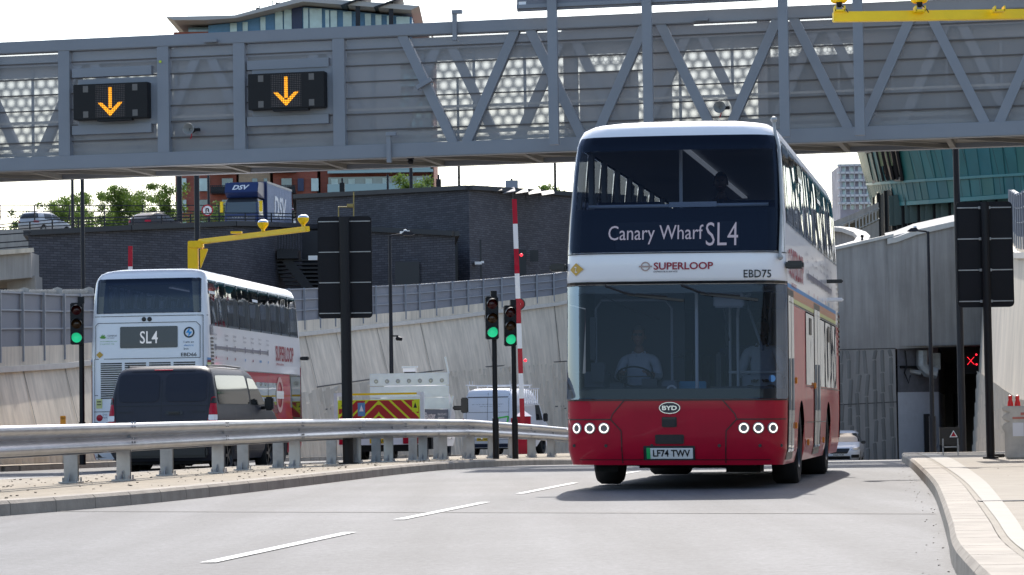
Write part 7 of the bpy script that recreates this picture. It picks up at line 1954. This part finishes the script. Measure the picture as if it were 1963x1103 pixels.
# ================================================================ white hatchback / crossover facing the camera
def car(label, L, Hh, paint, loc, rz, plate=None, group=None, roof=1.0, fr=True, est=False):
    k = Hh / 1.55
    CARL = Loft([(.20, .80, .25, L - .2, .3, .25, .08), (.38, .90, .05, L - .04, .34, .28, .12), (.62, .93, .0, L, .36, .3, .14), (.80, .92, .10, L - .02, .36, .3, .14), (.92, .90, .45, L - .06, .34, .28, .10), (1.02*k, .87, 1.05, L - .12, .28, .25, .06), (1.28*k, .78, 1.55, L - (.25 if est else .45), .24, .22, .05), (1.45*k, .70, 1.95, L - (.4 if est else .8), .24, .22, .04), (1.52*k, .60, 2.25, L - (.6 if est else 1.2), .22, .22, .03), (1.55*k, .4, 2.6, L - 1.6, .2, .2, .01)])
    r = empty('parked_car' if False else 'car', loc, rz, label=label, cat='car', group=group)
    AC_ = [.85, L - .85]; ysd = sorted(set([.5, 1.5, 1.9, 2.3, 2.7, 3.1] + [round(yc - .36 + .72*q/8, 4) for yc in AC_ for q in range(9)]))
    ysd = [y for y in ysd if y < L - .3]
    CARL.shell([.20, .3, .38, .5, .62, .72, .80, .92, 1.02*k, 1.15*k, 1.28*k, 1.45*k, 1.52*k, 1.55*k], ysd, arches=AC_, ar=.36, az=.80, ac=.32).build('body', paint, r, smooth=True, ang=60)
    mb = MB(); patch(mb, CARL.front(.012), roundpoly([(-.93, 1.04*k), (.93, 1.04*k), (.88, 1.43*k), (-.88, 1.43*k)], .05), 8, 12); mb.build('windscreen', vglass, r, smooth=True)
    mb = MB(); patch(mb, CARL.rear(.012), roundpoly([(-.9, 1.05*k), (.9, 1.05*k), (.85, 1.40*k), (-.85, 1.40*k)], .05), 8, 10); mb.build('rear_window', vglass, r, smooth=True)
    for s in (-1, 1):
        for a, b, c, d in ((1.35, 2.35, 1.95, 2.35), (2.43, 3.35, 2.43, 3.30)):
            mb = MB(); patch(mb, CARL.side(s, .012), roundpoly([(a, 1.02*k), (b, 1.02*k), (d, 1.40*k), (c, 1.40*k)], .04), 6, 3); mb.build('side_window', vglass, r, smooth=True)
        mb = MB(); mb.box((s*1.02, 1.5, 1.02*k), (.2, .12, .14)); mb.build('wing_mirror', M['trim'], r, bev=.03)
        mb = MB(); patch(mb, CARL.frontx(.012), roundpoly([(s*.55, .70), (s*.98, .72), (s*1.0, .84), (s*.60, .80)] if s > 0 else [(-1.0, .84), (-.98, .72), (-.55, .70), (-.60, .80)], .02), 4, 4); mb.build('headlight', M['chrome'], r, smooth=True)
        mb = MB(); patch(mb, CARL.rearx(.012), rect(*sorted((s*.6, s*1.0)), .78, .92, .03), 4, 4); mb.build('tail_light', M['red'], r)
        mb = MB(); mb.tube([(s*.63, 2.2, 1.54*k), (s*.63, 3.0, 1.56*k), (s*.6, L - 1.2, 1.53*k)], .018, n=6); mb.build('roof_rail', M['galv_dull'], r)
        mb = MB(); patch(mb, CARL.frontx(.012), rect(*sorted((s*.55, s*.95)), .36, .50, .04), 4, 4); mb.build('fog_recess', M['trim'], r)
        for y in AC_: wheel(r, (s*.90, y, .33), .33, .21, s, spokes=5, rimm=M['galv_dull'])
    mb = MB(); patch(mb, CARL.frontx(.012), roundpoly([(-.38, .55), (.38, .55), (.50, .78), (-.50, .78)], .05), 6, 6); patch(mb, CARL.frontx(.012), rect(-.5, .5, .30, .44, .04), 3, 6); mb.build('grille', M['trim'], r)
    if plate:
        PLN[0] = Vector((0, -.006, 0)); numplate(r, CARL.frontx(.03), 0, .50, .52, .11, plate, M.setdefault('plate_w2', mat('plate_white2', (.8, .8, .78), .4)))
    mb = MB(); mb.box2((-.65, .4, .18), (.65, L - .4, .4)); mb.build('underbody', M['under'], r)
    return r
x = Xat(1606, 124); car('white car with lit sky in its windscreen, following behind the front bus', 4.4, 1.56, wvp, (x, 124, zg(x, 124)), -radians(10), 'KR65 ROS')
x = Xat(96, 208); car('silver estate car on the flyover in front of the windswept tree', 4.4, 1.62, mat('silver_paint', (.38, .40, .43), .4, metal=.2, coat=.3), (x + 1.6, 205, P(100, 412, 205).z - 1.62), pi - radians(28), est=True)
x = Xat(300, 193); car('dark car further along the flyover, roof just above the railing', 4.4, 1.5, mat('dark_car', (.03, .03, .035), .6), (x + 1.9, 190, P(300, 413, 190).z - 1.5), pi - radians(30))

# ================================================================ blue lorry on the flyover
r = empty('curtain_lorry', label='blue lorry with grey curtain-sided body and white DSV letters on the flyover', cat='lorry')
LH = radians(8.5); D = 183.5; zr = P(507, 348, D + 2).z - 3.8; put(r, Xat(466, D), D, zr, -LH)
blue_l = mat('lorry_blue', (.010, .028, .12), .45, coat=.1); curt = mat('curtain_grey', (.38, .41, .50), .6, var=.05)
LC = Loft([(.45, 1.05, .08, 1.9, .15, .05, .03), (.9, 1.13, .0, 2.0, .16, .05, .05), (1.5, 1.14, .0, 2.0, .16, .05, .05), (2.3, 1.10, .15, 2.0, .16, .05, .05), (2.5, 1.06, .25, 2.0, .16, .05, .05), (2.62, .95, .42, 1.95, .16, .05, .03)])
LC.shell([.45, .9, 1.3, 1.5, 1.9, 2.3, 2.5, 2.62], [.4, .8, 1.2, 1.6], matf=lambda a, b, z_: M['trim'] if z_ > 2.3 else blue_l).build('cab', None, r, smooth=True, ang=50)
mb = MB(); patch(mb, LC.front(.012), rect(-.9, .9, 1.52, 2.30, .06), 8, 12); mb.build('windscreen', mat('lorry_glass', (.05, .07, .08), .05, spec=.9), r, smooth=True)
mb = MB(); patch(mb, LC.frontx(.012), rect(-.95, .95, 1.0, 1.4, .05), 4, 8); mb.build('front_panel', mat('lorry_navy', (.008, .02, .08), .3, coat=.5), r)
mb = MB(); put_text(mb, 'I V E C O', LC.frontx(.02), -.55, .45, 1.26, 1.33, bold=.02); mb.build('lettering', M['galv_dull'], r)
mb = MB(); mb.prism([(-1.08, .35, 2.6), (-1.05, .0, 3.0), (-1.02, .15, 3.55), (-1.0, .9, 3.66), (-1.0, 1.9, 3.7), (-1.08, 1.9, 2.6)], (0, 0, 0)) if False else None
vs = [(-1.05, .45, 2.62), (1.05, .45, 2.62), (-1.12, .10, 2.95), (1.12, .10, 2.95), (-1.12, .35, 3.60), (1.12, .35, 3.60), (-1.15, 1.9, 3.72), (1.15, 1.9, 3.72), (-1.15, 1.9, 2.62), (1.15, 1.9, 2.62)]
mb = MB(); mb.add(vs, [(0, 1, 3, 2), (2, 3, 5, 4), (4, 5, 7, 6), (1, 9, 7, 5, 3), (0, 2, 4, 6, 8), (8, 6, 7, 9)]); mb.build('wind_deflector', blue_l, r, bev=.03)
lets = mat('lorry_white', (.72, .75, .80), .5)
fd = lambda u, v: Vector((u, lerp(.10, .35, (v - 2.95) / .65) - .02, v))
mb = MB(); put_text(mb, 'DSV', fd, -.62, .55, 3.12, 3.44, bold=.035, shear=.35); mb.build('lettering', lets, r)
mb = MB(); mb.box2((-1.27, 2.1, .95), (1.27, 9.3, 3.78)); bx_ = mb.build('load_body', blue_l, r)
for s in (-1, 1):
    mb = MB(); n = 84
    def cf(t, v): return Vector((s*(1.275 + .02*(sin(t*2*pi*21) > 0) + .012*sin(t*2*pi*21)), lerp(2.2, 9.2, t), lerp(1.05, 3.66, v)))
    mb.grid(cf, n*2, 1); c_ = mb.build('curtain', curt, r)
    fs_ = (lambda u, v: Vector((1.318, u, v))) if s > 0 else (lambda u, v: Vector((-1.318, 11.4 - u, v)))
    mb = MB(); put_text(mb, 'DSV', fs_, 4.0, 7.5, 1.5, 3.0, bold=.03, shear=.12); mb.build('lettering', lets, c_)
    mb = MB(); mb.box2((s*1.27, 2.1, 3.66), (s*1.31, 9.3, 3.80)); mb.build('roof_rail', M['galv_dull'], r)
    mb = MB(); mb.box((s*1.32, .15, 2.0), (.2, .14, .72)); mb.box((s*1.2, .2, 2.3), (.2, .05, .04)); mb.build('wing_mirror', M['yellow'], r, bev=.03)
    mb = MB(); patch(mb, LC.side(s, .01), roundpoly([(.35, 1.5), (1.4, 1.5), (1.4, 2.2), (.5, 2.2)], .05), 5, 3); mb.build('door_window', vglass, r)
    for y in (1.1, 6.9): wheel(r, (s*1.12, y, .48), .48, .3, s, spokes=0)
mb = MB(); mb.box2((-1.1, 2.2, .5), (1.1, 9.2, .95)); mb.build('chassis', M['under'], r)
# another lorry just behind it
x = Xat(560, 205); r = empty('box_lorry', (x, 205, P(560, 429, 200).z - .9), -radians(8), label='white and blue lorry mostly hidden behind the blue lorry', cat='lorry')
mb = MB(); mb.box2((-1.2, 0, .5), (1.2, 2, 1.6), M['white']); mb.box2((-1.2, 0, 1.6), (1.2, 2, 2.3), blue_l); mb.box2((-1.2, 0, 2.3), (1.2, 2, 2.4), M['red']); mb.build('cab', None, r, bev=.05)
mb = MB(); mb.box2((-1.0, -.02, 1.65), (1.0, .0, 2.25)); mb.build('windscreen', vglass, r); mb = MB(); mb.box2((-1.2, 2.1, .7), (1.2, 8, 2.5)); mb.build('load_body', M['white'], r)
